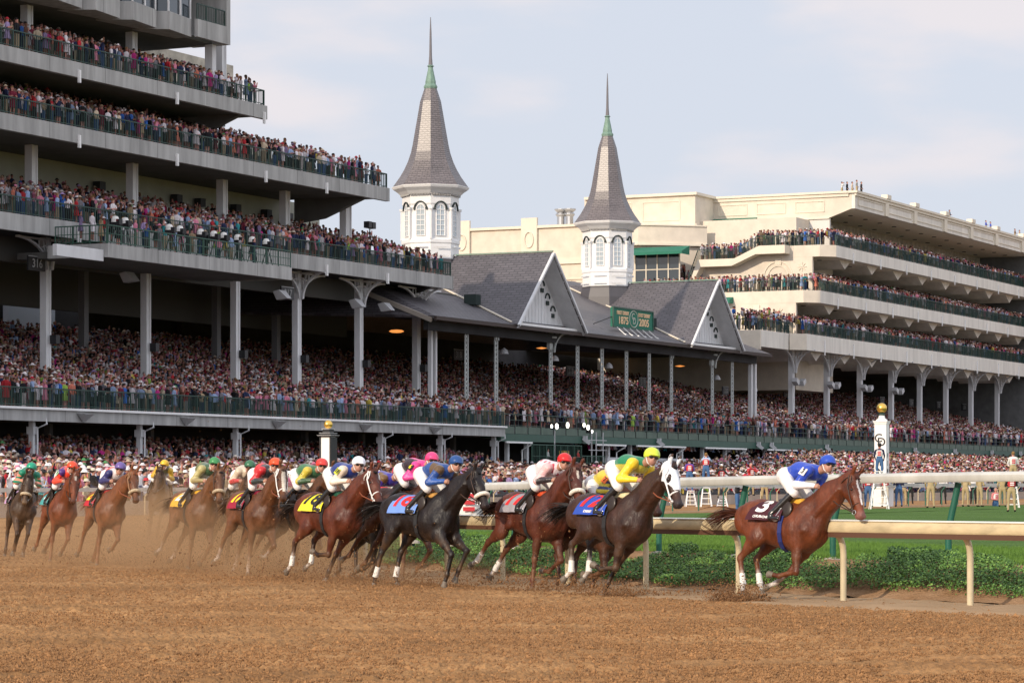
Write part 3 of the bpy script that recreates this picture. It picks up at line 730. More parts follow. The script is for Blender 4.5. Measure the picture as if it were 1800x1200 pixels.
for px, z in ((886, 12.6), (975, 12.4), (1070, 12.2), (1260, 12.0), (1325, 11.2), (1305, 14), (930, 14.1), (1165, 14)):
    s = S(px, WG + 2); mb = MB(); mb.lathe([(.05, .3), (.3, .1), (.38, -.2), (.05, -.22)], 10, (s, WG + 2, z)); mb.build('round_lamp', M['lampgrey'], cl, smooth=True)
for px, z in ((952, 13.3), (1195, 12.9)):
    s = S(px, 104); mb = MB(); mb.lathe([(.05, .08), (.5, .0), (.05, -.08)], 12, (s, 104, z)); mb.build('hanging_lamp', M['lampglow'], cl)
section_sign(1003, '318', 112, 12.3, cl); section_sign(1130, '319', 112, 11.8, cl); section_sign(1276, '320', 112, 11.6, cl)
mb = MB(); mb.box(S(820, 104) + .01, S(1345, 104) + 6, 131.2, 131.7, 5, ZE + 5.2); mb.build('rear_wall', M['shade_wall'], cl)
mb = MB(); mb.box(S(1060, 130), S(1330, 130), 131.4, 131.9, 12.0, 14.5); mb.build('rear_clerestory', mat('shaded_rear_cream', (.06, .052, .042), .9), cl)  # cream darkened: the deep shade is put into the colour
# anniversary sign on the roof
sg = empty('roof_sign', (0, 0, 0), ANG); tag(sg, 'green roof sign lettered 1875 and 2005 in gold on the slate roof', 'sign')
ws = WG + 1.2; s0, s1 = S(1077.5, ws), S(1147.5, ws); sc_ = (s0 + s1) / 2; zc = (ZH(561, sc_, ws)); hh = 34 / 5000 * (UY * sc_ + UX * ws) / 2
mb = MB(); mb.box(s0, s1, ws, ws + .25, zc - hh, zc + hh); mb.build('board', M['green_canvas'], sg)
mb = MB(); t_ = .12
for a_, b_ in (((s0, zc - hh), (s1, zc - hh)), ((s0, zc + hh), (s1, zc + hh)), ((s0, zc - hh), (s0, zc + hh)), ((s1, zc - hh), (s1, zc + hh))): mb.bar((a_[0], ws - .02, a_[1]), (b_[0], ws - .02, b_[1]), t_, t_)
mb.build('frame', M['green_steel'], sg)
mg = mat('sign_gold', (.80, .52, .30), .5); wid = s1 - s0
RX = Matrix.Rotation(R(90), 4, 'X')
def stext(name, t, x, z, size, sx=1.0, m=mg, bold=.0): text_obj(name, t, size, Matrix.Translation((x, ws - .02, z)) @ RX @ Matrix.Diagonal((sx, 1, 1, 1)), m, sg, extrude=.015, bold=bold)
stext('lettering', '1875', s0 + wid * .25, zc - hh * .30, hh * 1.05, 1.25, bold=.02); stext('lettering', '2005', s0 + wid * .77, zc - hh * .30, hh * 1.05, 1.25, bold=.02)
stext('lettering', 'FIRST DERBY', s0 + wid * .24, zc + hh * .48, hh * .52, 1.05, bold=.015); stext('lettering', '131ST DERBY', s0 + wid * .77, zc + hh * .48, hh * .52, 1.05, bold=.015)
stext('emblem', 'C', s0 + wid * .495, zc + hh * .22, hh * 1.0, 1.1, mat('emblem_grey', (.45, .47, .40), .5)); stext('emblem', 'D', s0 + wid * .525, zc - hh * .2, hh * 1.0, 1.1, MATS['emblem_grey'])
mb = MB(); pl = [(s0 + wid * .51 + .95 * math.cos(a), ws - .01, zc + hh * .85 * math.sin(a)) for a in [2 * math.pi * i / 24 for i in range(25)]]; mb.tube(pl, .05, 6); mb.build('emblem_ring', MATS['emblem_grey'], sg)
for i in range(6):
    x = s0 + wid * (.08 + .16 * i); mb = MB(); mb.bar((x, ws - .05, zc - hh), (x + .1, ws - .9, zc - hh - .75), .07); mb.bar((x - .2, ws - .95, zc - hh - .72), (x + .25, ws - .95, zc - hh - .85), .16); mb.build('sign_lamp', M['white_trim'], sg)
mb = MB(); mb.bar((s0 - 2.5, ws + .2, zc - hh - .3), (s1 + 1.5, ws + .2, zc - hh - .5), .08); mb.bar((s0, ws + .1, zc), (s0 - 3.3, ws + .4, zc - hh * .9), .07); mb.build('brace', M['black'], sg)

# green mezzanine balcony running on past the concrete one
mz = MB(); SE = 372.0
mz.box(EM + .06, SE, 98.0, 98.4, MZb - .35, MZ - .55)
mz.box(EM + .06, SE, 98.401, 99.8, MZb - .1, MZ - .65); mz.build('balcony_beam', M['green_steel'], cl)
mz = MB()
n = int((SE - EM) / 2.4)
for i in range(n): a = EM + .2 + i * 2.4; mz.box(a + .12, a + 2.28, 98.02, 98.08, MZ - .53, MZ + .05)
mz.build('balcony_panels', M['green_panel'], cl)
mz = MB(); mz.box(EM + .06, SE, 98.1, 99.8, MZ - .54, MZ); mz.build('balcony_floor', M['step'], cl)
railing('railing', M['green_rail'], cl, EM + .1, SE, 98.0, MZ, h=1.0, post=2.4, slats=False, mid=True)
mb = MB()
for px in (1030, 1160, 1335, 1358, 1455, 1610, 1680, 1745, 1795):
    s = S(px, 97.7); mb = MB(); mb.bar((s, 97.95, MZ - .7), (s + .2, 97.4, MZ - 1.15), .35, .30); mb.box(s - .1, s + .1, 97.6, 97.95, MZ - .8, MZ - .5); mb.build('spot_lamp', M['lampgrey'], cl)
# storey below: white parapet walls, posts, dark openings
mb = MB(); mb.box(S(1066, 98.4), S(1338, 98.4), 98.3, 98.6, .4, ZH(806, S(1200, 98.4), 98.4)); mb.build('apron_wall', mat('white_wall', (.55, .55, .56), .8, var=.08, vscale=.6), cl)
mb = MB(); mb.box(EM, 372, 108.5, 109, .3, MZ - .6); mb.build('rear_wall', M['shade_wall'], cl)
mb = MB(); mb.box(S(820, 106), S(890, 106), 106, 106.3, .3, 3.6); mb.build('inner_wall', MATS['white_wall'], cl)
for px in (900 - 8, 926, 1069, 1108, 1155, 1198, 1235, 1275, 1308, 1345, 1375, 1405, 1436, 1470, 1480 + 18, 1520):
    s = S(px, 98.9); mb = MB(); mb.box(s - .16, s + .16, 98.8, 99.1, .3, MZb - .05); mb.build('post', M['white_steel'], cl)
for a, b in ((890, 935), (1048, 1100), (1120, 1205), (1240, 1312), (1350, 1415), (1440, 1465)):
    mb = MB(); mb.bar((S(a, 97.6), 97.6, MZb - .42), (S(b, 97.6), 97.6, MZb - .42), .14, .14); mb.tube([(S(b, 97.6), 97.6, MZb - .42), (S(b, 97.6), 97.7, MZb - .6), (S(b, 97.6) - .15, 98.4, MZb - 1.0), (S(b, 97.6) - .15, 98.4, .5)], .06, 6); mb.build('drain_pipe', M['white_trim'], cl)
# camera scaffold with floodlights
sc2 = empty('camera_scaffold', (0, 0, 0), ANG); tag(sc2, 'green railed camera platform with bright lights under the balcony', 'scaffold')
a, b = S(935, 94), S(1062, 94); m_ = S(1022, 94)
zf = ZH(825, (a + b) / 2, 94)
mb = MB(); mb.box(a, b, 94, 98, zf - .3, zf - .1); mb.build('platform', M['green_steel'], sc2)
railing('railing', M['green_steel'], sc2, a, m_, 94.0, zf - .1, h=2.0, mid=True, bal=.25); railing('railing', M['green_steel'], sc2, m_, b, 94.0, zf - .1, h=1.2, mid=True, bal=.3)
mb = MB(); mb.box(a, b, 94.0, 94.15, .4, zf - .1); mb.build('skirt', M['green_rail'], sc2)
mb = MB()
for px in (975, 1040, 1048, 1060): s = S(px, 94.5); mb.bar((s, 94.5, zf), (s, 94.5, MZ - .3), .07)
mb.bar((S(1035, 94.5), 94.5, zf + 2.4), (S(1066, 94.5), 94.5, zf + 2.4), .06); mb.bar((S(1035, 94.5), 94.5, zf + 1.6), (S(1066, 94.5), 94.5, zf + 1.6), .06)
mb.build('mast', M['lampgrey'], sc2)
for px, py, r_ in ((970, 749, .16), (979, 749, .25), (998, 747, .25), (1027, 747, .20), (1034, 751, .24), (1041, 758, .15)):
    s = S(px, 94); z = ZH(py, s, 94); f_ = MB(); f_.box(s - r_ * .9, s + r_ * .9, 94.05, 94.5, z - r_ * .9, z + r_ * .9); h_ = f_.build('lamp_head', M['black'], sc2)
    f_ = MB(); pl_ = [(s + r_ * math.cos(a_), 94.02, z + r_ * .9 * math.sin(a_)) for a_ in [2 * math.pi * q / 14 for q in range(14)]]; f_.add(pl_, [tuple(range(14))]); f_.add([(p[0], 93.98, p[2]) for p in pl_], [tuple(reversed(range(14)))]); f_.build('lamp_lens', M['floodglow'], h_)
mb = MB(); mb.box(S(991, 94.6), S(1001, 94.6), 94.6, 95, zf, zf + 1.5); mb.build('equipment_case', mat('amber_case', (.55, .32, .05), .6), sc2)
# ================================================================== the cream building on the right
rb = empty('clubhouse_tower', (0, 0, 0), ANG); tag(rb, 'cream building with long crowded balconies at the right', 'building')
WF = 103.0; SR = 372.0
SEd = S(1503, WF)
RT = 1.8 + .2811 * 114.5; RB = 1.8 + .2640 * 114.5
DA, DAb = 1.8 + .2245 * 114.5, 1.8 + .2135 * 114.5
DB, DBb = 1.8 + .1790 * 114.5, 1.8 + .1675 * 114.5
DC, DCb = 1.8 + .1370 * 114.5, 1.8 + .1220 * 114.5
sAe, sBe, sCe = S(1470, WF), S(1442, WF), S(1418, WF)
cream, front, trim = M['cream'], M['cream_front'], M['cream_trim']
# roof parapet with pilasters
mb = MB(); mb.box(SEd, SR, WF, WF + .4, RB, RT - .25); mb.build('parapet', front, rb)
mb = MB(); mb.box(SEd - .3, SR, WF - .35, WF + .7, RT - .25, RT); mb.box(SEd - .15, SR, WF - .2, WF - .001, RT - .55, RT - .25); mb.build('cornice', trim, rb)
wE = W(1255, SEd)
mb = MB()
for px in (1557, 1607, 1660, 1706, 1750, 1796):
    s = S(px, WF); mb.box(s - .55, s + .55, WF - .22, WF - .002, RB + .0, RT - .56); mb.box(s - .7, s + .7, WF - .45, WF + .3, RT + .001, RT + .45)
split_build(mb, 'pilaster', trim, rb)
mb = MB()
pp = [SEd + .0] + [S(px, WF) for px in (1557, 1607, 1660, 1706, 1750, 1796)]
for i in range(len(pp) - 1):
    a, b = pp[i] + 1.0, pp[i + 1] - 1.0
    for z in (RB + .45, RT - .75): mb.bar((a, WF - .04, z), (b, WF - .04, z), .09, .09)
    for x in (a, b): mb.bar((x, WF - .04, RB + .45), (x, WF - .04, RT - .75), .09, .09)
mb.build('parapet_moulding', trim, rb)
# parapet at the end wall
w1458 = W(1458, SEd)
mb = MB(); pr = [(WF + .41, RB), (w1458, RB - .9), (wE, RB - .9), (wE, RT - .25), (WF + .41, RT - .25)]
mb.prism([(p[0], p[1]) for p in pr], SEd, SEd + .5, axis=0); mb.build('end_parapet', cream, rb)
mb = MB(); mb.box(SEd - .35, SEd + .6, WF + .71, wE, RT - .25, RT - .001); mb.box(SEd - .18, SEd - .001, WF + .71, wE, RT - .6, RT - .25); mb.bar((SEd - .05, w1458, RB - .95), (SEd - .05, wE, RB - .95), .16, .16); mb.build('end_cornice', trim, rb)
mb = MB()
for a, b in ((1275, 1342), (1365, 1392), (1405, 1440)):
    pass
ws_ = np.linspace(w1458, wE, 4)
for i in range(3):
    a, b = ws_[i] + .6, ws_[i + 1] - .6
    for z in (RB - .2, RT - 1.0): mb.bar((SEd - .04, a, z), (SEd - .04, b, z), .08, .08)
    for x in (a, b): mb.bar((SEd - .04, x, RB - .2), (SEd - .04, x, RT - 1.0), .08, .08)
mb.build('end_moulding', trim, rb)
# top storey wall: white painted block
mb = MB(); mb.box(SEd + .05, SEd + .45, w1458, wE, DA - 1, RB - .95); mb.build('upper_wall', mat('white_block', (.66, .63, .59), .8, var=.04, vscale=.4), rb)
# ceilings/soffits and back walls under each level
for zt, z0, se in ((RB, DA, SEd), (DAb, DB, sAe + 1.0), (DBb, DC, sBe + 1.0)):
    wb = 110.6
    mb = MB(); mb.box(se + .5, SR, WF + .41, wb, zt + .0, zt + .25); mb.build('soffit', M['soffit'], rb)
    mb = MB(); mb.box(se + .5, SR, wb, wb + .4, z0 + .5, zt + .24); mb.build('back_wall', M['rear_light'], rb)
    mb = MB(); k = 0; s = se + 2
    while s < SR: mb.box(s, s + .55, wb - .12, wb - .01, z0 + 2.4, z0 + 3.9); s += 2.6
    split_build(mb, 'mullion', M['cream_trim'], rb)
    mb = MB(); s = se + 2.5; k = 0
    while s < SR - 1:
        w_ = (106.2, 109.5)[k % 2]; mb.lathe([(.01, -.06), (.27, -.06), (.27, .0)], 10, (s, w_, zt)); s += 2.6; k += 1
    split_build(mb, 'downlight', M['black'], rb)
# deck slabs
def slab(se, zt, zb, px_in, chw):
    """front fascia from se, a chamfered corner, then the end face"""
    mb = MB(); mb.box(se, SR, WF, WF + .4, zb, zt); mb.box(se + .4, SR, WF + .401, WF + 11, zb + .2, zt - .02); o = mb.build('fascia', front, rb)
    c = 1.4
    mb = MB(); mb.prism([(se, WF), (se + .3, WF + .4), (se - c + .4, WF + c + .2), (se - c, WF + c)], zb, zt + .0, axis=2); mb.build('corner_fascia', cream, rb)
    return se - c, WF + c
for se, zt, zb in ((sAe, DA, DAb), (sBe, DB, DBb), (sCe, DC, DCb)):
    slab(se, zt, zb, 0, 0)
    railing('railing', M['green_rail'], rb, se, SR, WF + .12, zt, h=1.15, bal=.16, post=1.6)
    mb = MB()
    s = se + 3
    for k in range(14):
        ss = se + 4 + k * 9.3
        if ss < SR - 2: mb.prism([(ss, zb + .2), (ss + 4.5, zb + .2), (ss + 2.2, zb - .9)], WF + 1.2, WF + 8, axis=1)
    split_build(mb, 'cantilever', M['cream_front'], rb)
    mb = MB()
    for k in range(16):
        ss = se + 5.5 + k * 9.4
        if ss < SR - 1: mb.box(ss - .07, ss + .07, WF - .12, WF - .002, zb - .35, zt - .45)
    split_build(mb, 'scupper_pipe', M['white_trim'], rb)
# deck C reaches out further to the left
c0, c1 = S(1338, 104.5), sCe
mb = MB(); mb.box(c0, c1 - 1.41, 104.5, 104.9, DCb, DC); mb.box(c0 + .2, c1, 104.9, 113, DCb + .2, DC - .05); mb.build('fascia', front, rb)
mb = MB(); mb.box(c0 - .25, c0 - .001, 104.5, 117, DCb - .3, DC); mb.build('end_fascia', cream, rb)
railing('railing', M['green_rail'], rb, c0, c1, 104.6, DC, h=1.15); railing('railing', M['green_rail'], rb, 104.6, 117, c0 - .1, DC, h=1.15, axis='w')
# lit end walls between the levels
def endwall(name, s, w0, w1, z0, z1, m=cream, t=.4): mb = MB(); mb.box(s, s + t, w0, w1, z0, z1); return mb.build(name, m, rb)
sa_ = sAe - 1.4; wa0 = WF + 1.4
wA1 = W(1320, sa_)
endwall('end_wall', sa_ + .0, wa0, wA1, DAb, DA)                                # deck A end parapet
endwall('end_wall', sa_ + .01, W(1428, sa_), W(1240, sa_), DB - .4, DAb - .001)
sb_ = sBe - 1.4
endwall('end_wall', sb_, WF + 1.4, W(1117, sb_), DBb, DB)
endwall('end_wall', sb_ + .02, W(1399, sb_), W(1180, sb_), DC - .6, DBb - .001)
railing('railing', M['green_rail'], rb, wa0, wA1, sa_ + .15, DA, h=1.1, axis='w'); railing('railing', M['green_rail'], rb, WF + 1.4, W(1117, sb_), sb_ + .15, DB, h=1.1, axis='w')
# floors so the crowd there stands on something
mb = MB(); mb.box(sa_ + .41, SEd + .04, wa0, W(1230, sa_), DA - .3, DA - .02); mb.box(sb_ + .41, sa_, WF + 1.4, W(1117, sb_), DB - .3, DB - .02); mb.build('walkway', M['step'], rb)
# ornamental arch reliefs on the end walls
mb = MB()
for s, pxc, z0, r_ in ((sa_, 1368, DB + 1.0, 1.65), (sb_, 1330, DC + .6, 1.5)):
    wc = W(pxc, s)
    for rr_ in (r_, r_ * .72):
        pl = [(s - .03, wc + rr_ * math.cos(a), z0 + .9 + rr_ * math.sin(a)) for a in [R(x) for x in range(0, 181, 12)]]
        for i in range(len(pl) - 1): mb.bar(pl[i], pl[i + 1], .12, .12)
    mb.box(s - .12, s - .001, wc - .35, wc + .35, z0 + .9 + r_ * .75, z0 + 1.1 + r_ * 1.1)
    wq = wc - r_ - 1.1
    for a in range(0, 360, 45): mb.bar((s - .03, wq, z0 + 1.9), (s - .03, wq + .5 * math.cos(R(a)), z0 + 1.9 + .5 * math.sin(R(a))), .10, .08)
split_build(mb, 'relief', trim, rb)
# stair between the levels
st = MB(); zt = DA; wst = W(1343, sa_) ; wen = W(1236, sa_); sx = sa_ - 1.6; ZLD = ZH(457, sa_, W(1270, sa_)); WLD = W(1300, sa_)
st.prism([(wst - 3.0, DA - .9), (wst - 3.0, DA), (wst, DA), (WLD, ZLD), (wen, ZLD), (wen + 1.4, DB + .4), (wen + 1.4, DB - .1), (wen - .3, ZLD - .8), (WLD + .3, ZLD - .8), (wst + .4, DA - .9)], sx, sx + 1.6, axis=0)
st.build('stair', trim, rb)
mb = MB(); sx2 = sx + .05
def raily(p, q, n):
    mb.bar((sx2, p[0], p[1] + 1.05), (sx2, q[0], q[1] + 1.05), .07)
    for i in range(n + 1): t = i / n; w_ = p[0] + (q[0] - p[0]) * t; z_ = p[1] + (q[1] - p[1]) * t; mb.bar((sx2, w_, z_), (sx2, w_, z_ + 1.05), .035)
raily((wst - 3, DA), (wst, DA), 18); raily((wst, DA), (WLD, ZLD), 24); raily((WLD, ZLD), (wen, ZLD), 34); raily((wen, ZLD), (wen + 1.4, DB + .3), 12)
mb.build('stair_rail', M['green_rail'], rb)
# projecting wing with its own cornice
sJ = S(1222, wE); wJ2 = W(1033, sJ); zJ = ZH(338, sJ, wE)
mb = MB(); mb.box(sJ, SEd, wE, wE + .4, DA - 3, zJ - .3); mb.box(sJ, sJ + .4, wE + .4, wJ2, DB - 2, zJ - .3); mb.box(sJ, SEd + 20, wJ2, wJ2 + .4, DB, zJ - .31); mb.build('wing_wall', cream, rb)
mb = MB(); mb.box(sJ - .35, SEd, wE - .3, wE + .5, zJ - .3, zJ); mb.box(sJ - .35, sJ + .5, wE + .501, wJ2 + .3, zJ - .3, zJ); mb.bar((sJ - .05, wE, zJ - 3.6), (sJ - .05, wJ2, zJ - 3.6), .2, .2); mb.bar((sJ, wE - .05, zJ - 3.6), (SEd, wE - .05, zJ - 3.6), .2, .2)
for px0, px1 in ((1130, 1195), (1050, 1110)):
    a, b = W(px1, sJ), W(px0, sJ)
    for z in (zJ - 3.0, zJ - .9): mb.bar((sJ - .03, a, z), (sJ - .03, b, z), .08, .08)
    for x in (a, b): mb.bar((sJ - .03, x, zJ - 3.0), (sJ - .03, x, zJ - .9), .08, .08)
mb.build('wing_cornice', trim, rb)
mb = MB(); mb.box(sJ + .41, SEd + 20, wE + .41, wJ2, zJ - 1.2, zJ - .9); mb.box(SEd + .51, SR, WF + .41, wE + 8, RT - .6, RT - .4); mb.build('roof_deck', M['concrete'], rb)
# awnings
def awning(s, px0, px1, y0, y1, out):
    a, b = W(px1, s), W(px0, s); z1 = ZH(y0, s, (a + b) / 2); z0 = ZH(y1, s, (a + b) / 2); mb = MB()
    mb.add([(s - .01, a, z1), (s - .01, b, z1), (s - out, b, z0 + .3), (s - out, a, z0 + .3), (s - out, b, z0), (s - out, a, z0), (s - .01, a, z0), (s - .01, b, z0)], [(0, 3, 2, 1), (3, 5, 4, 2), (0, 6, 5, 3), (1, 2, 4, 7)]); mb.build('awning', M['green_canvas'], rb)
awning(SEd, 1250, 1331, 384, 396, 1.5)
# curved bay
sK = sJ - 3; wk0, wk1 = W(1225, sK), W(1090, sK); zk1, zk0 = ZH(401, sK, wk1), ZH(431, sK, wk1)
pl = []
for i in range(13):
    t = i / 12; ww = wk0 + (wk1 - wk0) * t; pl.append((sK - 2.0 * math.sin(min(t * 1.5, 1) * math.pi / 2) + 3.0 * (1 - min(t * 1.5, 1)), ww))
def curvewall(name, off, z0, z1, m):
    mb = MB(); q = [(p[0] - off, p[1]) for p in pl] + [(sJ - .002, wk1), (sJ - .002, wk0)]
    mb.prism(q, z0, z1, axis=2); mb.build(name, m, rb)
curvewall('bay_wall', 0, zk0, zk1, cream); curvewall('bay_cornice', .25, zk0 - .25, zk0, trim); curvewall('bay_cornice', .2, zk1, zk1 + .15, trim); curvewall('bay_glass', -.5, DB - .5, zk0 - .26, cream)
mb = MB()
a, b = W(1195, sK - 2), W(1117, sK - 2)
mb.box(sK - 2.05, sK - 1.95, a, b, DB + 1.0, ZH(447, sK, b)); mb.build('bay_window', M['glass'], rb)
mb = MB()
for t in np.linspace(0, 1, 5): mb.bar((sK - 2.08, a + (b - a) * t, DB + .9), (sK - 2.08, a + (b - a) * t, ZH(447, sK, b)), .12)
mb.bar((sK - 2.08, a, DB + 2.9), (sK - 2.08, b, DB + 2.9), .1); mb.build('window_frame', trim, rb)
awning(sK - 1.9, 1112, 1212, 434, 450, 2.2)
mb = MB(); mb.box(sb_ + .41, sJ + 3, W(1117, sb_) - 8, W(1117, sb_), DBb, DBb + .3); mb.build('walkway', M['step'], rb)
awning(sb_ + 1, 1262, 1295, 518, 535, 2.2)
# far long wing behind the spires
sL = sJ + 1.5; wl0, wl1 = W(1035, sL), W(800, sL); zL = ZH(398, sL, (wl0 + wl1) / 2)
mb = MB(); mb.box(sL, sL + 12, wl0 - 25, wl1, 12, zL - .3); mb.build('long_wall', cream, rb)
mb = MB(); mb.box(sL - .3, sL + 12, wl0 - 10, wl1 + .2, zL - .3, zL); mb.box(sL - .25, sL - .001, wl0 - 12, wl1 + .2, zL - 4.5, zL - 4.0); mb.box(sL - .12, sL - .001, wl0 - 12, wl1 + .2, zL - 6.3, zL - 6.15)
for px in (932, 814):
    wc = W(px, sL); mb.box(sL - .35, sL - .001, wc - 1.0, wc + 1.0, zL - 3.99, zL + .9)
    pr = [(sL - .42, wc + .55 * math.cos(a), zL - 1.6 + .9 * math.sin(a)) for a in [2 * math.pi * i / 16 for i in range(17)]]
    for i in range(16): mb.bar(pr[i], pr[i + 1], .12, .12)
for i in range(9):
    wc = W(1000 - i * 4.3 - 20, sL - 3); mb.bar((sL - 3, wc, ZH(490, sL, wc)), (sL - 3, wc, ZH(474, sL, wc)), .35, .2)
mb.build('long_cornice', trim, rb)
mb = MB()
for px in (895, 925, 960, 985, 1005): wc = W(px, sL); mb.bar((sL - .02, wc, 12), (sL - .02, wc, zL - 6.4), .06)
split_build(mb, 'wall_joint', mat('joint_line', (.48, .40, .29), .9), rb)
for px in (986, 1001):
    wc = W(px, sL + 4); mb = MB(); z = zL; mb.lathe([(.45, 0), (.45, 1.3), (.62, 1.5), (.62, 1.6), (.45, 1.8), (.75, 2.1), (.75, 2.2)], 12, (sL + 4, wc, z)); mb.build('roof_flue', M['steel'], rb)
# columns and arches under deck C
for px in (1395, 1457, 1515, 1570, 1620, 1666, 1710, 1756, 1797):
    w_ = 105.3; s = S(px, w_); mb = MB(); mb.box(s - .32, s + .32, w_, w_ + .5, 6.5, DCb + .15); mb.box(s - .14, s + .14, w_ - .05, w_ - .001, 6.5, DCb - 1.5); bracket(mb, s, w_ - .1, DCb + .1, 3.4, 2.4, th=.16, fwd=2.2); mb.build('column', M['white_steel'], rb)
    if px < 1600:
        for d in (-1, 1):
            mb = MB(); mb.add([(s + d * .5, w_ - .9, 12.6), (s + d * 1.3, w_ - .9, 12.9), (s + d * 1.5, w_ - .9, 12.5), (s + d * .8, w_ - .9, 12.1), (s + d * .5, w_ - .3, 12.6), (s + d * 1.3, w_ - .3, 12.9), (s + d * 1.5, w_ - .3, 12.5), (s + d * .8, w_ - .3, 12.1)], [(0, 1, 2, 3), (4, 7, 6, 5), (0, 4, 5, 1), (1, 5, 6, 2), (2, 6, 7, 3), (3, 7, 4, 0)]); mb.build('flood_lamp', M['lampgrey'], rb)
for px in (1383, 1551, 1602, 1650, 1695): section_sign(px, '32%d' % ((px - 1383) // 50), 112, 11.9, rb)
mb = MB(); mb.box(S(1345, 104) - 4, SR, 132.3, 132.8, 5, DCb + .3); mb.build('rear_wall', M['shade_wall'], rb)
mb = MB(); mb.box(S(1345, 104), SR, WF + 11, 132, DCb + .1, DCb + .5); mb.build('ceiling', M['ceiling'], rb)
mb = MB(); mb.box(S(1340, 128), SR, 128, 128.3, 12.8, DCb - .2); mb.build('upper_band', mat('shaded_rear_cream', (.06, .052, .042), .9), rb)  # same darkened cream, with the shade under the deck painted in
mb = MB(); mb.box(SR, SR + .4, 97, 132, 0, RT); mb.build('far_end', M['step'], rb)
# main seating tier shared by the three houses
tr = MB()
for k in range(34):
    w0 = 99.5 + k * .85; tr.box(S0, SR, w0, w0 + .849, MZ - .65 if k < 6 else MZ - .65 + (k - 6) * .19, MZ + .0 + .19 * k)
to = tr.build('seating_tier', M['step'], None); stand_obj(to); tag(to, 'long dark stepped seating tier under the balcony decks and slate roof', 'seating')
# ================================================================== track, turf, rails
def catmull(P, n=8):
    P = [np.array(p, float) for p in P]; out = []
    for i in range(len(P) - 1):
        p0 = P[max(i - 1, 0)]; p1 = P[i]; p2 = P[i + 1]; p3 = P[min(i + 2, len(P) - 1)]
        for k in range(n):
            t = k / n; out.append(.5 * ((2 * p1) + (-p0 + p2) * t + (2 * p0 - 5 * p1 + 4 * p2 - p3) * t * t + (-p0 + 3 * p1 - 3 * p2 + p3) * t ** 3))
    out.append(P[-1]); return np.array(out)
far = [tuple(SW(s, 46.8).xy) for s in (92, 110, 140, 180, 240, 300, 360)]
DR = [(16.5, 31.6), (14.0, 33.4), (11.7, 35.1), (9.9, 36.75), (8.1, 38.5), (6.39, 40.3), (4.8, 42.2), (3.40, 44.25), (2.05, 46.35), (.81, 48.6), (-.31, 50.9), (-1.37, 53.3), (-2.3, 55.7), (-3.15, 58.1), (-3.9, 60.6), (-4.75, 64), (-5.6, 69), (-6.1, 75), (-5.6, 82)] + far
drc = catmull(DR, 8)
def offset(curve, d):
    t = np.gradient(curve, axis=0); t /= np.linalg.norm(t, axis=1)[:, None]
    return curve + np.stack([t[:, 1], -t[:, 0]], 1) * d      # towards the infield (right / away)
def smooth(a, b, x): t = np.clip((x - a) / (b - a), 0, 1); return t * t * (3 - 2 * t)
def dirt_z(X, Y): return .52 * smooth(66, 108, np.asarray(Y, float) + 0 * X)
TZ = .56
# --- value noise for displacement
def vnoise(X, Y, sc, seed):
    g = np.random.default_rng(seed).random((256, 256)).astype(np.float32); x = X * sc; y = Y * sc
    xi = np.floor(x).astype(int); yi = np.floor(y).astype(int); fx = x - xi; fy = y - yi; fx = fx * fx * (3 - 2 * fx); fy = fy * fy * (3 - 2 * fy)
    a = g[xi % 256, yi % 256]; b = g[(xi + 1) % 256, yi % 256]; c = g[xi % 256, (yi + 1) % 256]; d = g[(xi + 1) % 256, (yi + 1) % 256]
    return a * (1 - fx) * (1 - fy) + b * fx * (1 - fy) + c * (1 - fx) * fy + d * fx * fy - .5
def grid_mesh(name, X, Y, Z, keep=None):
    n, m = X.shape; V = np.stack([X, Y, Z], -1).reshape(-1, 3); i = np.arange(n * m).reshape(n, m)
    F = np.stack([i[:-1, :-1], i[1:, :-1], i[1:, 1:], i[:-1, 1:]], -1).reshape(-1, 4)
    if keep is not None: F = F[keep.reshape(-1)]
    return np_mesh(name, V, F, smooth=True)

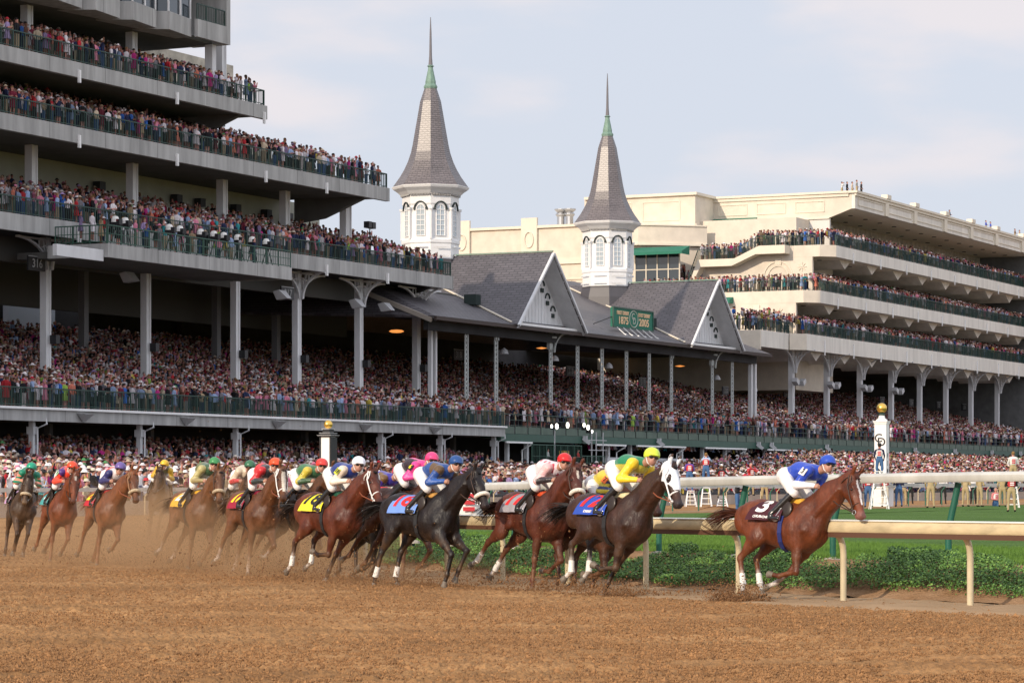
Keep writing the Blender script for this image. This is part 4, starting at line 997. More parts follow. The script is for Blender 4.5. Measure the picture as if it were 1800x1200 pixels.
def dirt_material():
    m = bpy.data.materials.new('raked_dirt'); m.use_nodes = True; nt = m.node_tree; b = nt.nodes['Principled BSDF']; L = nt.links.new
    tc = nt.nodes.new('ShaderNodeTexCoord')
    def noise(sc, det, rough=.6, st=None):
        n = nt.nodes.new('ShaderNodeTexNoise'); n.inputs['Scale'].default_value = sc; n.inputs['Detail'].default_value = det; n.inputs['Roughness'].default_value = rough
        if st: mp = nt.nodes.new('ShaderNodeMapping'); mp.inputs['Scale'].default_value = st; L(tc.outputs['Object'], mp.inputs['Vector']); L(mp.outputs[0], n.inputs['Vector'])
        else: L(tc.outputs['Object'], n.inputs['Vector'])
        return n
    a = noise(.35, 4, .6, (1, .5, 1)); r = nt.nodes.new('ShaderNodeValToRGB'); e = r.color_ramp.elements
    e[0].position = .3; e[0].color = (.265, .138, .058, 1); e[1].position = .72; e[1].color = (.415, .235, .105, 1); L(a.outputs[0], r.inputs[0])
    c = noise(9, 6, .7, (1, .6, 1)); mr = nt.nodes.new('ShaderNodeMapRange'); mr.inputs[1].default_value = .3; mr.inputs[2].default_value = .7; mr.inputs[3].default_value = .72; mr.inputs[4].default_value = 1.22; L(c.outputs[0], mr.inputs[0])
    vm = nt.nodes.new('ShaderNodeVectorMath'); vm.operation = 'SCALE'; bn = noise(1.0, 3, .5, (.10, .75, 1)); bm2 = nt.nodes.new('ShaderNodeMapRange'); bm2.inputs[1].default_value = .35; bm2.inputs[2].default_value = .7; bm2.inputs[3].default_value = .84; bm2.inputs[4].default_value = 1.2; L(bn.outputs[0], bm2.inputs[0])
    mm = nt.nodes.new('ShaderNodeMath'); mm.operation = 'MULTIPLY'; L(mr.outputs[0], mm.inputs[0]); L(bm2.outputs[0], mm.inputs[1])
    L(r.outputs[0], vm.inputs[0]); L(mm.outputs[0], vm.inputs['Scale']); L(vm.outputs[0], b.inputs['Base Color'])
    d = noise(26, 6, .75); bp = nt.nodes.new('ShaderNodeBump'); bp.inputs['Distance'].default_value = .02; bp.inputs['Strength'].default_value = .9; L(d.outputs[0], bp.inputs['Height']); L(bp.outputs[0], b.inputs['Normal'])
    b.inputs['Roughness'].default_value = .95; b.inputs['Specular IOR Level'].default_value = .15; MATS['raked_dirt'] = m; return m
M['dirt'] = dirt_material()
M['grass'] = mat('turf_grass', (.055, .115, .02), .9, col2=(.10, .18, .038), vscale=.55, bump=.03, bscale=60, stretch=(.35, 1, 1), spec=.15)
M['soil'] = mat('bank_soil', (.22, .12, .055), .95, col2=(.34, .21, .12), vscale=2.2, bump=.04, bscale=18, spec=.1)
M['path'] = mat('firm_dirt', (.30, .20, .115), .95, col2=(.40, .27, .16), vscale=1.4, bump=.01, bscale=25, spec=.1)
# the whole ground, out to the horizon
xs = np.concatenate([[-2500, -900, -400, -200], np.arange(-120, 221, 4), [300, 500, 1000, 2500]]); ys = np.concatenate([[-600, -100, 0, 12], np.arange(20, 420, 4), [500, 800, 1500, 3500]])
X, Y = np.meshgrid(xs, ys, indexing='ij'); Z = dirt_z(X, Y) - .06
go = link_mesh('ground', grid_mesh('ground', X, Y, Z), None, M['dirt']); tag(go, kind='structure')
# near racing surface, really rough
ys = [23.0]
while ys[-1] < 70: ys.append(ys[-1] + .022 * (ys[-1] / 26) ** 1.55)
ys = np.array(ys); U = np.linspace(-.196, .196, 860)
Y = np.repeat(ys[None, :], len(U), 0); X = U[:, None] * Y * 1.02
X = X + (vnoise(X, Y, 7, 91)) * .02
# harrow lines follow the rail: distance along (x,y) rotated about 35 degrees
rx = X * .80 - Y * .60; ry = X * .60 + Y * .80
H = .008 * vnoise(rx, ry, 1.3, 1) + .010 * vnoise(rx * .55, ry, 4.2, 2) + .036 * vnoise(rx * .8, ry, 12.5, 3) + .052 * vnoise(X, Y, 27, 4)
cl_ = vnoise(X, Y, 6.5, 7); H += .030 * np.clip(cl_ - .27, 0, 1) * 3
H += .03 * vnoise(X, Y, .5, 9)
H += .006 * np.sin(ry * 2 * math.pi / .34 + 2.5 * vnoise(rx, ry, .6, 31)) * (vnoise(rx, ry, .25, 33) > -.2)
sf_ = vnoise(X * .3 + 5, Y, .35, 12); H *= (.75 + .6 * (sf_ + .5))
Z = .012 + H
tk = link_mesh('dirt_track', grid_mesh('dirt_track', X, Y, Z), None, M['dirt']); tag(tk, kind='structure')
# firm strip at the foot of the rail, soil bank and turf, all following the rail curve
def ribbon(name, offs, zf, m, rough=0.0, kind='structure', seed=5, dense=1):
    cs = [offset(drc, d) for d in offs]; X = np.stack([c[:, 0] for c in cs], 1); Y = np.stack([c[:, 1] for c in cs], 1)
    D = np.array(offs)[None, :] + 0 * X; Z = zf(D, X, Y)
    if rough: Z = Z + rough * vnoise(X, Y, 3.1, seed) + rough * .6 * vnoise(X, Y, 8, seed + 1)
    o = link_mesh(name, grid_mesh(name, X, Y, Z), None, m); tag(o, kind=kind); return o
near_lim = lambda D: .04 + .50 * smooth(.9, 2.5, D)
def bankz(D, X, Y): return dirt_z(X, Y) * (1 - smooth(.9, 2.5, D)) + .045 + .52 * smooth(.9, 2.5, D)
ribbon('rail_path', np.arange(-1.6, 1.11, .15), lambda D, X, Y: dirt_z(X, Y) + .052 - .05 * smooth(-1.0, -1.6, D), M['path'], .03)
ribbon('bank', np.arange(1.05, 3.3, .12), lambda D, X, Y: bankz(D, X, Y) - .012, M['soil'], .06, seed=8)
ribbon('turf_edge', np.arange(2.95, 9.1, .5), lambda D, X, Y: TZ + .01 + 0 * D, M['grass'], .03, seed=15)
# infield turf
def inside(X, Y, d):
    """distance test to the rail curve from the infield side"""
    c = drc[::2]; t = np.gradient(c, axis=0); t /= np.linalg.norm(t, axis=1)[:, None]; nn = np.stack([t[:, 1], -t[:, 0]], 1)
    best = np.full(X.shape, 1e9); sg = np.zeros(X.shape)
    for i in range(len(c)):
        dx, dy = X - c[i, 0], Y - c[i, 1]; q = dx * dx + dy * dy; mk = q < best; best = np.where(mk, q, best); sg = np.where(mk, dx * nn[i, 0] + dy * nn[i, 1], sg)
    return (sg > 0) & (np.sqrt(best) > d)
xs = np.arange(-10, 180, 1.5); ys = np.arange(30, 340, 1.5); X, Y = np.meshgrid(xs, ys, indexing='ij')
ok = inside(X, Y, 5.5); kf = ok[:-1, :-1] & ok[1:, :-1] & ok[1:, 1:] & ok[:-1, 1:]
o = link_mesh('turf', grid_mesh('turf', X, Y, TZ + .02 * vnoise(X, Y, .3, 3), kf), None, M['grass']); tag(o, kind='structure')
# grass blades along the near edge of the turf
def blades(name, n, gen, m, h0, h1, wd, label):
    P = gen(n); n = len(P); a = rng.uniform(0, math.pi, n); h = rng.uniform(h0, h1, n); lx = rng.normal(0, .35, n) * h; ly = rng.normal(0, .35, n) * h
    c, s_ = np.cos(a) * wd, np.sin(a) * wd; V = np.zeros((n, 3, 3)); V[:, 0] = P + np.stack([-c, -s_, 0 * c], 1); V[:, 1] = P + np.stack([c, s_, 0 * c], 1); V[:, 2] = P + np.stack([lx, ly, h], 1)
    F = np.arange(n * 3).reshape(n, 3); o = link_mesh(name, np_mesh(name, V.reshape(-1, 3), F), None, m); tag(o, label, 'grass', kind='stuff'); return o
def along(n, d0, d1, i0=0, i1=None, power=1.0):
    cc = drc[i0:i1]; t = np.gradient(cc, axis=0); t /= np.linalg.norm(t, axis=1)[:, None]; nn = np.stack([t[:, 1], -t[:, 0]], 1)
    u = rng.uniform(0, len(cc) - 1.001, n); i = u.astype(int); f = (u - i)[:, None]; d = d0 + (d1 - d0) * rng.random(n)[:, None] ** power
    return (cc[i] * (1 - f) + cc[i + 1] * f) + (nn[i] * (1 - f) + nn[i + 1] * f) * d, d[:, 0]
def gen_grass(n):
    P, d = along(n, 2.55, 9.5, 8, 130, 1.3); return np.column_stack([P, np.full(len(P), TZ + .01)])
blades('grass_blades', 120000, gen_grass, mat('blade_green', (.08, .165, .022), .7, col2=(.13, .23, .045), vscale=3, spec=.2), .03, .10, .006, 'bright green mown grass behind the cream rail')
# ivy ground cover on the bank: many small leaves
n = 200000
P, d = along(n, 1.0, 2.75, 6, 150)
hump = vnoise(P[:, 0], P[:, 1], .9, 21) + .5 * vnoise(P[:, 0], P[:, 1], 2.6, 22)
top = 2.35 + .8 * hump; bot = 1.22 - .35 * vnoise(P[:, 0], P[:, 1], .8, 25)
px_ = P[:, 0] / P[:, 1] * 5000 + 900
bare = ((px_ > 1428) & (px_ < 1505) & (d > 1.75 + .3 * hump)) | ((px_ > 1505) & (px_ < 1560) & (d > 2.1)) | (px_ > 1785) & (d > 2.1) | ((px_ > 1128) & (px_ < 1175) & (d > 2.1))
mk = (d > bot) & (d < top) & ~bare; P, d, hump = P[mk], d[mk], hump[mk]; n = len(P)
thick = .07 + .17 * np.clip(hump + .45, 0, 1); rnz = rng.random(n) ** .6
base = bankz(d, P[:, 0], P[:, 1])
zz_ = base + thick * rnz * smooth(0, .25, d - .95) + .01
C3 = np.column_stack([P, zz_]); sz = rng.uniform(.011, .024, n)
nrm = np.column_stack([rng.normal(0, .55, n) - .15, rng.normal(0, .55, n) - .35, np.abs(rng.normal(.8, .35, n))]); nrm /= np.linalg.norm(nrm, axis=1)[:, None]
t1 = np.cross(nrm, rng.normal(0, 1, (n, 3))); t1 /= np.linalg.norm(t1, axis=1)[:, None]; t2 = np.cross(nrm, t1)
V = np.zeros((n, 5, 3)); s_ = sz[:, None]
V[:, 0] = C3 - t1 * s_; V[:, 1] = C3 - t1 * s_ * .2 - t2 * s_ * .9; V[:, 2] = C3 + t1 * s_ * 1.25 - nrm * s_ * .2; V[:, 3] = C3 - t1 * s_ * .2 + t2 * s_ * .9; V[:, 4] = C3 + nrm * s_ * .12
F = (np.arange(n) * 5)[:, None]; F = np.concatenate([F + np.array([[0, 1, 4]]), F + np.array([[1, 2, 4]]), F + np.array([[2, 3, 4]]), F + np.array([[3, 0, 4]])])
gcol = np.array([[.04, .10, .018], [.06, .14, .024], [.10, .20, .035], [.15, .27, .05]]); lc = gcol[rng.integers(0, 4, n)] * rng.uniform(.8, 1.25, (n, 1)); lc = np.repeat(lc, 5, 0)
M['leaf'] = mat('ivy_leaf', (.05, .12, .02), .5, attr='Col', spec=.35)
o = link_mesh('ground_cover', np_mesh('ground_cover', V.reshape(-1, 3), F, lc), None, M['leaf']); tag(o, 'dense dark green ivy ground cover on the bank behind the cream rail', 'ground cover', kind='stuff')
# clods lying on and flying over the dirt
def clods(name, P, sz, label, m):
    n = len(P); ico = np.array([[0, 0, 1], [.9, 0, .1], [-.3, .85, .1], [-.5, -.7, .15], [.1, .05, -.9]]); tri = np.array([[0, 1, 2], [0, 2, 3], [0, 3, 1], [4, 2, 1], [4, 3, 2], [4, 1, 3]])
    V = ico[None] * (sz[:, None, None] * rng.uniform(.6, 1.3, (n, 5, 3))); a = rng.uniform(0, 6.28, n); c, s = np.cos(a)[:, None], np.sin(a)[:, None]
    V = np.stack([V[..., 0] * c - V[..., 1] * s, V[..., 0] * s + V[..., 1] * c, V[..., 2]], -1) + P[:, None]
    F = (tri[None] + (np.arange(n) * 5)[:, None, None]).reshape(-1, 3); o = link_mesh(name, np_mesh(name, V.reshape(-1, 3), F), None, m); tag(o, label, 'dirt', kind='stuff'); return o
n = 240000; yy = 24 + 36 * rng.random(n) ** 1.5; xx = rng.uniform(-.19, .19, n) * yy; mk = vnoise(xx, yy, 1.1, 55) + .3 * vnoise(xx, yy, 5, 56) > -.30; xx, yy = xx[mk], yy[mk]
clods('dirt_clods', np.column_stack([xx, yy, np.full(len(xx), .020) + .018 * rng.random(len(xx))]), rng.gamma(1.0, .0042, len(xx)) + .0062, 'small crumbs of brown dirt scattered over the raked track', mat('clod', (.27, .14, .058), .95, var=.5, vscale=9))

# ------------------------------------------------------------------ rails
M['rail_cream'] = mat('rail_cream', (.53, .43, .26), .5, var=.24, vscale=2.5, stretch=(1, 1, 3), spec=.4)
M['rail_under'] = mat('rail_underside', (.10, .045, .025), .6)  # brown reflection below the rail is painted as colour
M['rail_white'] = mat('rail_white', (.50, .49, .45), .45, var=.25, vscale=1.5, stretch=(1, 1, .3))
M['post_green'] = mat('post_green', (.02, .115, .075), .4, var=.15, vscale=3)
M['post_cream'] = mat('post_cream', (.55, .46, .30), .5, var=.12, vscale=3)
def sweep(curve, prof, zf):
    """closed profile [(lateral, z)] swept along a plan curve"""
    t = np.gradient(curve, axis=0); t /= np.linalg.norm(t, axis=1)[:, None]; nn = np.stack([t[:, 1], -t[:, 0]], 1); k = len(prof); V = []
    zs = zf(curve[:, 0], curve[:, 1])
    for i in range(len(curve)):
        for (a, z) in prof: V.append((curve[i, 0] + nn[i, 0] * a, curve[i, 1] + nn[i, 1] * a, zs[i] + z))
    F = [(i * k + j, (i + 1) * k + j, (i + 1) * k + (j + 1) % k, i * k + (j + 1) % k) for i in range(len(curve) - 1) for j in range(k)]
    return V, F
dr = empty('dirt_rail', (0, 0, 0)); tag(dr, 'cream running rail along the near dirt track, on curved cream posts', 'rail')
near = catmull(DR[:19], 14)
def obj_sweep(name, curve, prof, zf, m, par, smooth_=False):
    V, F = sweep(curve, prof, zf); mb = MB(); mb.add(V, F); return mb.build(name, m, par, smooth=smooth_)
zrail = lambda X, Y: dirt_z(X, Y) + 1.235 - .004 * np.clip(Y - 42, 0, 40)
obj_sweep('rail', near, [(-.10, -.165), (-.115, -.145), (-.115, -.03), (-.09, 0), (.10, 0), (.125, -.03), (.125, -.145)], zrail, M['rail_cream'], dr, True)
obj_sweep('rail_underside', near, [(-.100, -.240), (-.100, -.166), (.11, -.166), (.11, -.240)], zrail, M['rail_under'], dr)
obj_sweep('rail_cap', near, [(-.118, .001), (-.118, .010), (-.08, .022), (.10, .022), (.13, .001)], zrail, mat('rail_cap', (.74, .71, .62), .4), dr, True)
def goose(mb, x, y, n, zb, zt, rad, lean=.42):
    """post standing behind the rail and curving forward to it"""
    pts = [(x + n[0] * lean, y + n[1] * lean, zb), (x + n[0] * lean, y + n[1] * lean, zb + (zt - zb) * .72), (x + n[0] * lean * .93, y + n[1] * lean * .93, zb + (zt - zb) * .83), (x + n[0] * lean * .7, y + n[1] * lean * .7, zb + (zt - zb) * .92), (x + n[0] * lean * .3, y + n[1] * lean * .3, zt - .01), (x, y, zt)]
    mb.tube(pts, rad, 10)
def posts_at(P, par, nm, m, zb, zt, rad, lean):
    P = [np.array(p) for p in P]
    for i, p in enumerate(P):
        a, b = P[max(i - 1, 0)], P[min(i + 1, len(P) - 1)]; t = (b - a) / np.linalg.norm(b - a); n_ = (t[1], -t[0]); mb = MB()
        goose(mb, p[0], p[1], n_, zb(p), zt(p), rad, lean); mb.build(nm, m, par, smooth=True)
posts_at(DR[:19], dr, 'post', M['post_cream'], lambda p: float(dirt_z(p[0], p[1])) - .02, lambda p: float(zrail(p[0], p[1])) - .2, .048, .16)
mb = MB()
for i in range(1, 18, 2):
    a_, b_ = np.array(DR[i]), np.array(DR[i + 1]); t_ = (b_ - a_) / np.linalg.norm(b_ - a_); c_ = a_ * .75 + b_ * .25; z_ = float(zrail(c_[0], c_[1])); n_ = np.array((t_[1], -t_[0]))
    mb = MB(); p0_, p1_ = c_ - t_ * .16, c_ + t_ * .16; mb.bar((*(p0_ + n_ * .004), z_ - .075), (*(p1_ + n_ * .004), z_ - .075), .236, .176); mb.build('rail_joint', M['post_cream'], dr)
# turf rail: white on slanting green posts
TR = [(18.2, 33.7), (14.6, 37.0), (12.4, 39.0), (10.4, 41.0), (8.55, 42.7), (6.75, 44.4), (5.15, 46.3), (3.75, 48.3), (2.52, 50.4), (1.25, 52.8), (-.05, 55.2), (-1.2, 57.7), (-2.2, 60.2), (-3.0, 63.5), (-3.6, 68), (-3.6, 75), (-2.6, 84)]
tn = catmull(TR, 12); ztr = lambda X, Y: 1.995 - .0135 * np.clip(Y - 42, 0, 45)
tr_ = empty('turf_rail', (0, 0, 0)); tag(tr_, 'white rail behind the bank on slanting dark green posts', 'rail')
obj_sweep('rail', tn, [(-.09, -.155), (-.11, -.13), (-.115, -.05), (-.07, -.01), (0, 0), (.08, -.01), (.12, -.05), (.10, -.155)], ztr, M['rail_white'], tr_, True)
for i, p in enumerate(TR):
    p = np.array(p); a, b = np.array(TR[max(i - 1, 0)]), np.array(TR[min(i + 1, len(TR) - 1)]); t = (b - a) / np.linalg.norm(b - a); n_ = np.array((t[1], -t[0]))
    zt = float(ztr(p[0], p[1])) - .16; b0 = p + n_ * .10; mb = MB()
    q = p + n_ * .10 - t * -.0
    tp = p + np.array((.22, 0.0))
    mb.tube([(b0[0], b0[1], TZ - .1), (b0[0], b0[1], TZ + .45), (b0[0] + .02, b0[1], TZ + .60), (tp[0], tp[1], zt)], .052, 10); mb.build('post', M['post_green'], tr_, smooth=True)
    mb = MB(); mb.lathe([(.16, -.02), (.14, .03), (.06, .05)], 9, (b0[0], b0[1], TZ - .02)); mb.build('footing', mat('footing', (.45, .40, .34), .9), tr_)
# straight rails of the stretch, and the outer rail in front of the crowd
def straight_rail(w, s0, s1, z, h, label, m, pm, wd=.14, step=2.95, lower=None, zb=None):
    r = empty('running_rail', (0, 0, 0), ANG); tag(r, label, 'rail', 'far rails of the homestretch')
    mb = MB(); mb.bar((s0, w, z + h), (s1, w, z + h), wd, wd * 1.2); mb.build('rail', m, r)
    if lower: mb = MB(); mb.bar((s0, w, z + lower), (s1, w, z + lower), .07, .09); mb.build('lower_rail', m, r)
    mb = MB(); mb.tube([(0, .25, -.1), (0, .25, h * .7), (0, 0, h)], .035, 6); s = s0; p0 = None
    while s < s1:
        q = mb.build('post', pm, r) if p0 is None else link_mesh('post', p0.data, r); p0 = p0 or q; q.location = (s, w, z); s += step
    return r
straight_rail(46.8, 92, 360, TZ, 1.12, 'white rail far behind the photographers along the straight', M['rail_white'], M['post_green'])
straight_rail(64.5, 84, 372, .52, 1.0, 'pale outer rail in front of the apron crowd', M['rail_white'], M['post_cream'], wd=.13)
# low wall before the crowd
mb = MB(); mb.box(84, 372, 65.2, 65.5, .4, 1.05); o = mb.build('barrier_wall', mat('barrier_paint', (.42, .36, .30), .8, var=.15, vscale=.8)); stand_obj(o); tag(o, 'low pale barrier wall at the foot of the apron crowd', 'wall')

# ------------------------------------------------------------------ marker poles
def pole(name, px, Z, zb, ztop, sw, label, black=False):
    X = (px - 900) / 5000 * Z; r = empty(name, (X, Z, zb), R(-22 if not black else -30)); tag(r, label, 'pole', 'gold ball marker poles')
    H = ztop - zb; br = sw * .43
    mb = MB(); hw = sw / 2; mb.box(-hw, hw, -hw, hw, 0, H - br * 2 - sw * .75)
    o = mb.build('shaft', M['white_trim'], r)
    zc = H - br * 2 - sw * .75
    mb = MB(); m2 = M['black'] if black else M['white_trim']
    if black:
        mb.box(hw + .002, hw + .05, -hw - .02, hw + .02, 0, zc - .02); mb.box(-hw - .05, -hw - .002, -hw - .02, hw + .02, 0, zc - .02); mb.build('side_board', M['black'], r); mb = MB()
        mb.box(-hw * 1.5, hw * 1.5, -hw * 1.5, hw * 1.5, zc, zc + sw * .12); mb.box(-hw * 1.25, hw * 1.25, -hw * 1.25, hw * 1.25, zc + sw * .14, zc + sw * .34); mb.box(-hw * .8, hw * .8, -hw * .8, hw * .8, zc + sw * .36, zc + sw * .74); mb.build('cap', M['black'], r)
        mb = MB(); mb.box(-hw * 1.6, hw * 1.6, -hw * 1.6, hw * 1.6, zc + sw * .12, zc + sw * .14); mb.box(-hw * 1.3, hw * 1.3, -hw * 1.3, hw * 1.3, zc + sw * .34, zc + sw * .36); mb.box(-hw * .95, hw * .95, -hw * .95, hw * .95, zc + sw * .7401, zc + sw * .77); mb.build('cap_trim', M['white_trim'], r)
    else:
        mb.box(-hw * 1.22, hw * 1.22, -hw * 1.22, hw * 1.22, zc, zc + sw * .10); mb.box(-hw * 1.1, hw * 1.1, -hw * 1.1, hw * 1.1, zc - sw * .14, zc - .001)
        mb.lathe([(hw * 1.0, sw * .10), (hw * .95, sw * .2), (hw * .6, sw * .32), (hw * .5, sw * .55), (hw * .3, sw * .58)], 16, (0, 0, zc)); mb.build('cap', M['white_trim'], r)
        mb = MB(); mb.lathe([(hw * .5, sw * .58), (hw * .62, sw * .62), (hw * .5, sw * .75)], 12, (0, 0, zc)); mb.build('collar', M['green_rail'], r)
        mb = MB(); mb.box(-hw * 1.6, hw * 1.6, -hw * 1.6, hw * 1.6, 0, .95); mb.box(-hw * 1.75, hw * 1.75, -hw * 1.75, hw * 1.75, .95, 1.02); mb.build('plinth', M['white_trim'], r)
        RX2 = Matrix.Rotation(R(90), 4, 'X')
        for nm, t, x, z, s_ in (('emblem', 'C', -.10, zc - .85, .62), ('emblem', 'D', .06, zc - 1.05, .62), ('lettering', 'F', 0, zc - 1.75, .34), ('lettering', 'I', 0, zc - 2.15, .34), ('lettering', 'N', 0, zc - 2.55, .34), ('lettering', 'I', 0, zc - 2.95, .34), ('lettering', 'S', 0, zc - 3.35, .34), ('lettering', 'H', 0, zc - 3.75, .34)):
            text_obj(nm, t, s_, Matrix.Translation((x, -hw - .004, z)) @ RX2, M['black_lettering'], r, extrude=.004, bold=.006 if nm == 'emblem' else .015)
            if nm == 'lettering': text_obj(nm, t, s_, Matrix.Translation((hw + .004, 0, z)) @ Matrix.Rotation(R(90), 4, 'Z') @ RX2, M['black_lettering'], r, extrude=.004, bold=.015)
    mb = MB(); n = 12; mb.lathe([(max(.001, br * math.sin(math.pi * i / n)), -br * math.cos(math.pi * i / n)) for i in range(n + 1)], 24, (0, 0, H - br)); mb.build('gold_ball', M['gold'], r, smooth=True)
    return r
pole('finish_pole', 1550, 148, TZ, 1.8 + 140 / 5000 * 148, .62, 'white finish pole with gold ball and CD monogram behind the photographers')
pole('marker_pole', 577, 86, TZ, 1.8 + 110 / 5000 * 86, .31, 'white and black pole with gold ball behind the white capped jockey', black=True)
# ================================================================== people
SKINS = [(.50, .25, .19), (.58, .32, .26), (.40, .19, .14), (.55, .27, .22), (.20, .10, .06), (.52, .26, .20)]
TOPS = [('white', (.78, .77, .78), 27), ('navy', (.02, .03, .08), 14), ('black', (.015, .015, .018), 18), ('pink', (.70, .26, .36), 9), ('pale blue', (.34, .48, .70), 12), ('khaki', (.38, .30, .18), 4), ('red', (.50, .03, .04), 6),
        ('grey', (.20, .20, .22), 8), ('cream', (.62, .54, .38), 7), ('yellow', (.62, .52, .10), 3), ('lime', (.30, .50, .08), 2), ('bright blue', (.04, .15, .50), 3), ('teal', (.04, .32, .34), 2), ('magenta', (.50, .03, .22), 3), ('coral', (.65, .22, .14), 4), ('lilac', (.38, .30, .52), 3), ('brown', (.12, .06, .04), 5), ('maroon', (.17, .02, .04), 6)]
HATS = [('', None, 70), ('white', (.82, .80, .78), 15), ('straw', (.60, .50, .34), 5), ('pink', (.62, .22, .32), 5), ('black', (.02, .02, .02), 4), ('cream', (.66, .60, .48), 8), ('red', (.50, .03, .05), 3), ('green', (.10, .32, .12), 1), ('lilac', (.40, .30, .55), 1), ('tan', (.42, .30, .18), 4)]
BOTS = [('khaki', (.33, .27, .18), 5), ('black', (.015, .015, .018), 6), ('navy', (.02, .03, .07), 4), ('white', (.60, .58, .55), 2), ('grey', (.16, .16, .17), 4), ('jeans', (.05, .10, .22), 3)]
HAIRS = [(.02, .012, .008), (.06, .03, .015), (.22, .13, .05), (.25, .22, .20), (.015, .01, .01)]
def pick(T): return rnd.choices(T, [t[-1] for t in T])[0]
# ---- low detail figure for the mass of the crowd: regions 0 skin 1 top 2 bottom 3 hair 4 hat
def lp_lathe(V, F, G, prof, n, c, reg, sx=1.0, sy=1.0):
    k = len(V)
    for r, z in prof:
        for i in range(n): a = 2 * math.pi * (i + .5) / n; V.append((c[0] + r * sx * math.cos(a), c[1] + r * sy * math.sin(a), c[2] + z)); G.append(reg)
    for j in range(len(prof) - 1):
        for i in range(n): F.append((k + j * n + i, k + j * n + (i + 1) % n, k + (j + 1) * n + (i + 1) % n, k + (j + 1) * n + i))
def lp_box(V, F, G, a, b, w0, w1, reg):
    a, b = Vector(a), Vector(b); d = (b - a).normalized(); u = Vector((1, 0, 0)) if abs(d.x) < .8 else Vector((0, 1, 0)); x = d.cross(u).normalized(); y = d.cross(x); k = len(V)
    for p, w in ((a, w0), (b, w1)):
        for i, j in ((-1, -1), (1, -1), (1, 1), (-1, 1)): V.append(tuple(p + x * i * w + y * j * w)); G.append(reg)
    F += [(k, k + 1, k + 5, k + 4), (k + 1, k + 2, k + 6, k + 5), (k + 2, k + 3, k + 7, k + 6), (k + 3, k, k + 4, k + 7)]
def lowpoly(arm, hat, skirt, full=True):
    V, F, G = [], [], []
    # figure faces -y, width along x
    if full:
        if skirt: lp_lathe(V, F, G, [(.26, .50), (.22, .75), (.155, 1.0)], 6, (0, 0, 0), 1, 1, .8); lp_box(V, F, G, (-.09, 0, .02), (-.09, 0, .52), .04, .055, 0); lp_box(V, F, G, (.09, 0, .02), (.09, 0, .52), .04, .055, 0)
        else: lp_box(V, F, G, (-.11, 0, .02), (-.09, 0, .88), .06, .095, 2); lp_box(V, F, G, (.11, 0, .02), (.09, 0, .88), .06, .095, 2)
    lp_lathe(V, F, G, [(.17, .86 if full else 1.0), (.165, 1.08), (.215, 1.32), (.20, 1.42), (.07, 1.48)], 7, (0, 0, 0), 1, 1, .62)
    lp_lathe(V, F, G, [(.055, 1.44), (.075, 1.54), (.088, 1.60), (.088, 1.65)], 6, (0, -.01, 0), 0, .9, 1.05)
    lp_lathe(V, F, G, [(.096, 1.63), (.092, 1.70), (.05, 1.755), (.001, 1.76)], 6, (0, .012, 0), 3 if not hat else 4, .95, 1.05)
    if hat: lp_lathe(V, F, G, [(.10, 1.66), (.10 + (.06 if hat == 1 else .125), 1.645 - (.0 if hat == 1 else .02)), (.10, 1.685)], 8, (0, 0, 0), 4)
    for sx in (-1, 1):
        sh = (.205 * sx, 0, 1.38)
        if arm == 0: el, ha = (.27 * sx, .0, 1.12), (.22 * sx, -.12, .92)
        elif arm == 1: el, ha = (.27 * sx, -.08, 1.13), (.06 * sx, -.28, 1.16)
        elif arm == 2: el, ha = (.30 * sx, -.14, 1.28), (.10 * sx, -.20, 1.58)
        else: el, ha = ((.28, -.02, 1.12), (.16, -.26, 1.10)) if sx > 0 else ((-.28, -.12, 1.5), (-.2, -.12, 1.80))
        lp_box(V, F, G, sh, el, .058, .045, 1); lp_box(V, F, G, el, ha, .042, .035, 0 if arm != 0 else 1)
    T = []
    for f in F:
        T.append(f)
    return np.array(V, np.float32), np.array(T), np.array(G)
TEMPL = {}
def templ(arm, hat, skirt, full):
    k = (arm, hat, skirt, full)
    if k not in TEMPL: TEMPL[k] = lowpoly(*k)
    return TEMPL[k]
PEOPLE = []   # (s, w, z, full)
def add_row(s0, s1, w, z, pitch=.52, full=False, jit=.12, fill=.97):
    s = s0
    while s < s1:
        if s1 - s0 > 150 and w > 101 and (s % 13.7) < .8: s += .8; continue
        if rnd.random() < fill * (.90 + .1 * math.sin(s * .7 + w)): PEOPLE.append((s + rnd.uniform(-jit, jit), w + rnd.uniform(-.15, .15), z, full))
        s += pitch * rnd.uniform(.85, 1.2)
# left decks
for zt, e, eb, rows in ((D1, E1 - .6, S(402, 112) + 4, 5), (D2, E2 - .6, S(600, 106), 6), (D3, E3 - .6, E3 - 2.5, 7)):
    add_row(S0 + 10, e, WU + .55, zt, .50, True); add_row(S0 + 10, e - .8, WU + 1.25, zt + .2, .52, True)
    for k in range(2, rows): add_row(S0 + 10, min(e - 1, eb), WU + .9 + k * .85 + .3, zt + .30 * k, .55, fill=.95 if k < rows - 1 else .7)
add_row(sA + .5, sB - .5, wB + .8, zB + .0, 1.6, True, fill=.8); add_row(sA + .5, sB - .5, wB + 2.2, zB + .4, 1.1, True, fill=.9)
# main tier
for k in range(34):
    w = 98.35 + .0 if k == 0 else 99.4 + (k - 1) * .85 + .4; z = MZ + (0 if k < 2 else .19 * (k - 1)) + .01
    add_row(S0 + 8, SR - 2, w, z, .50 if k < 16 else .56, k < 2, fill=.98 if k < 22 else .9)
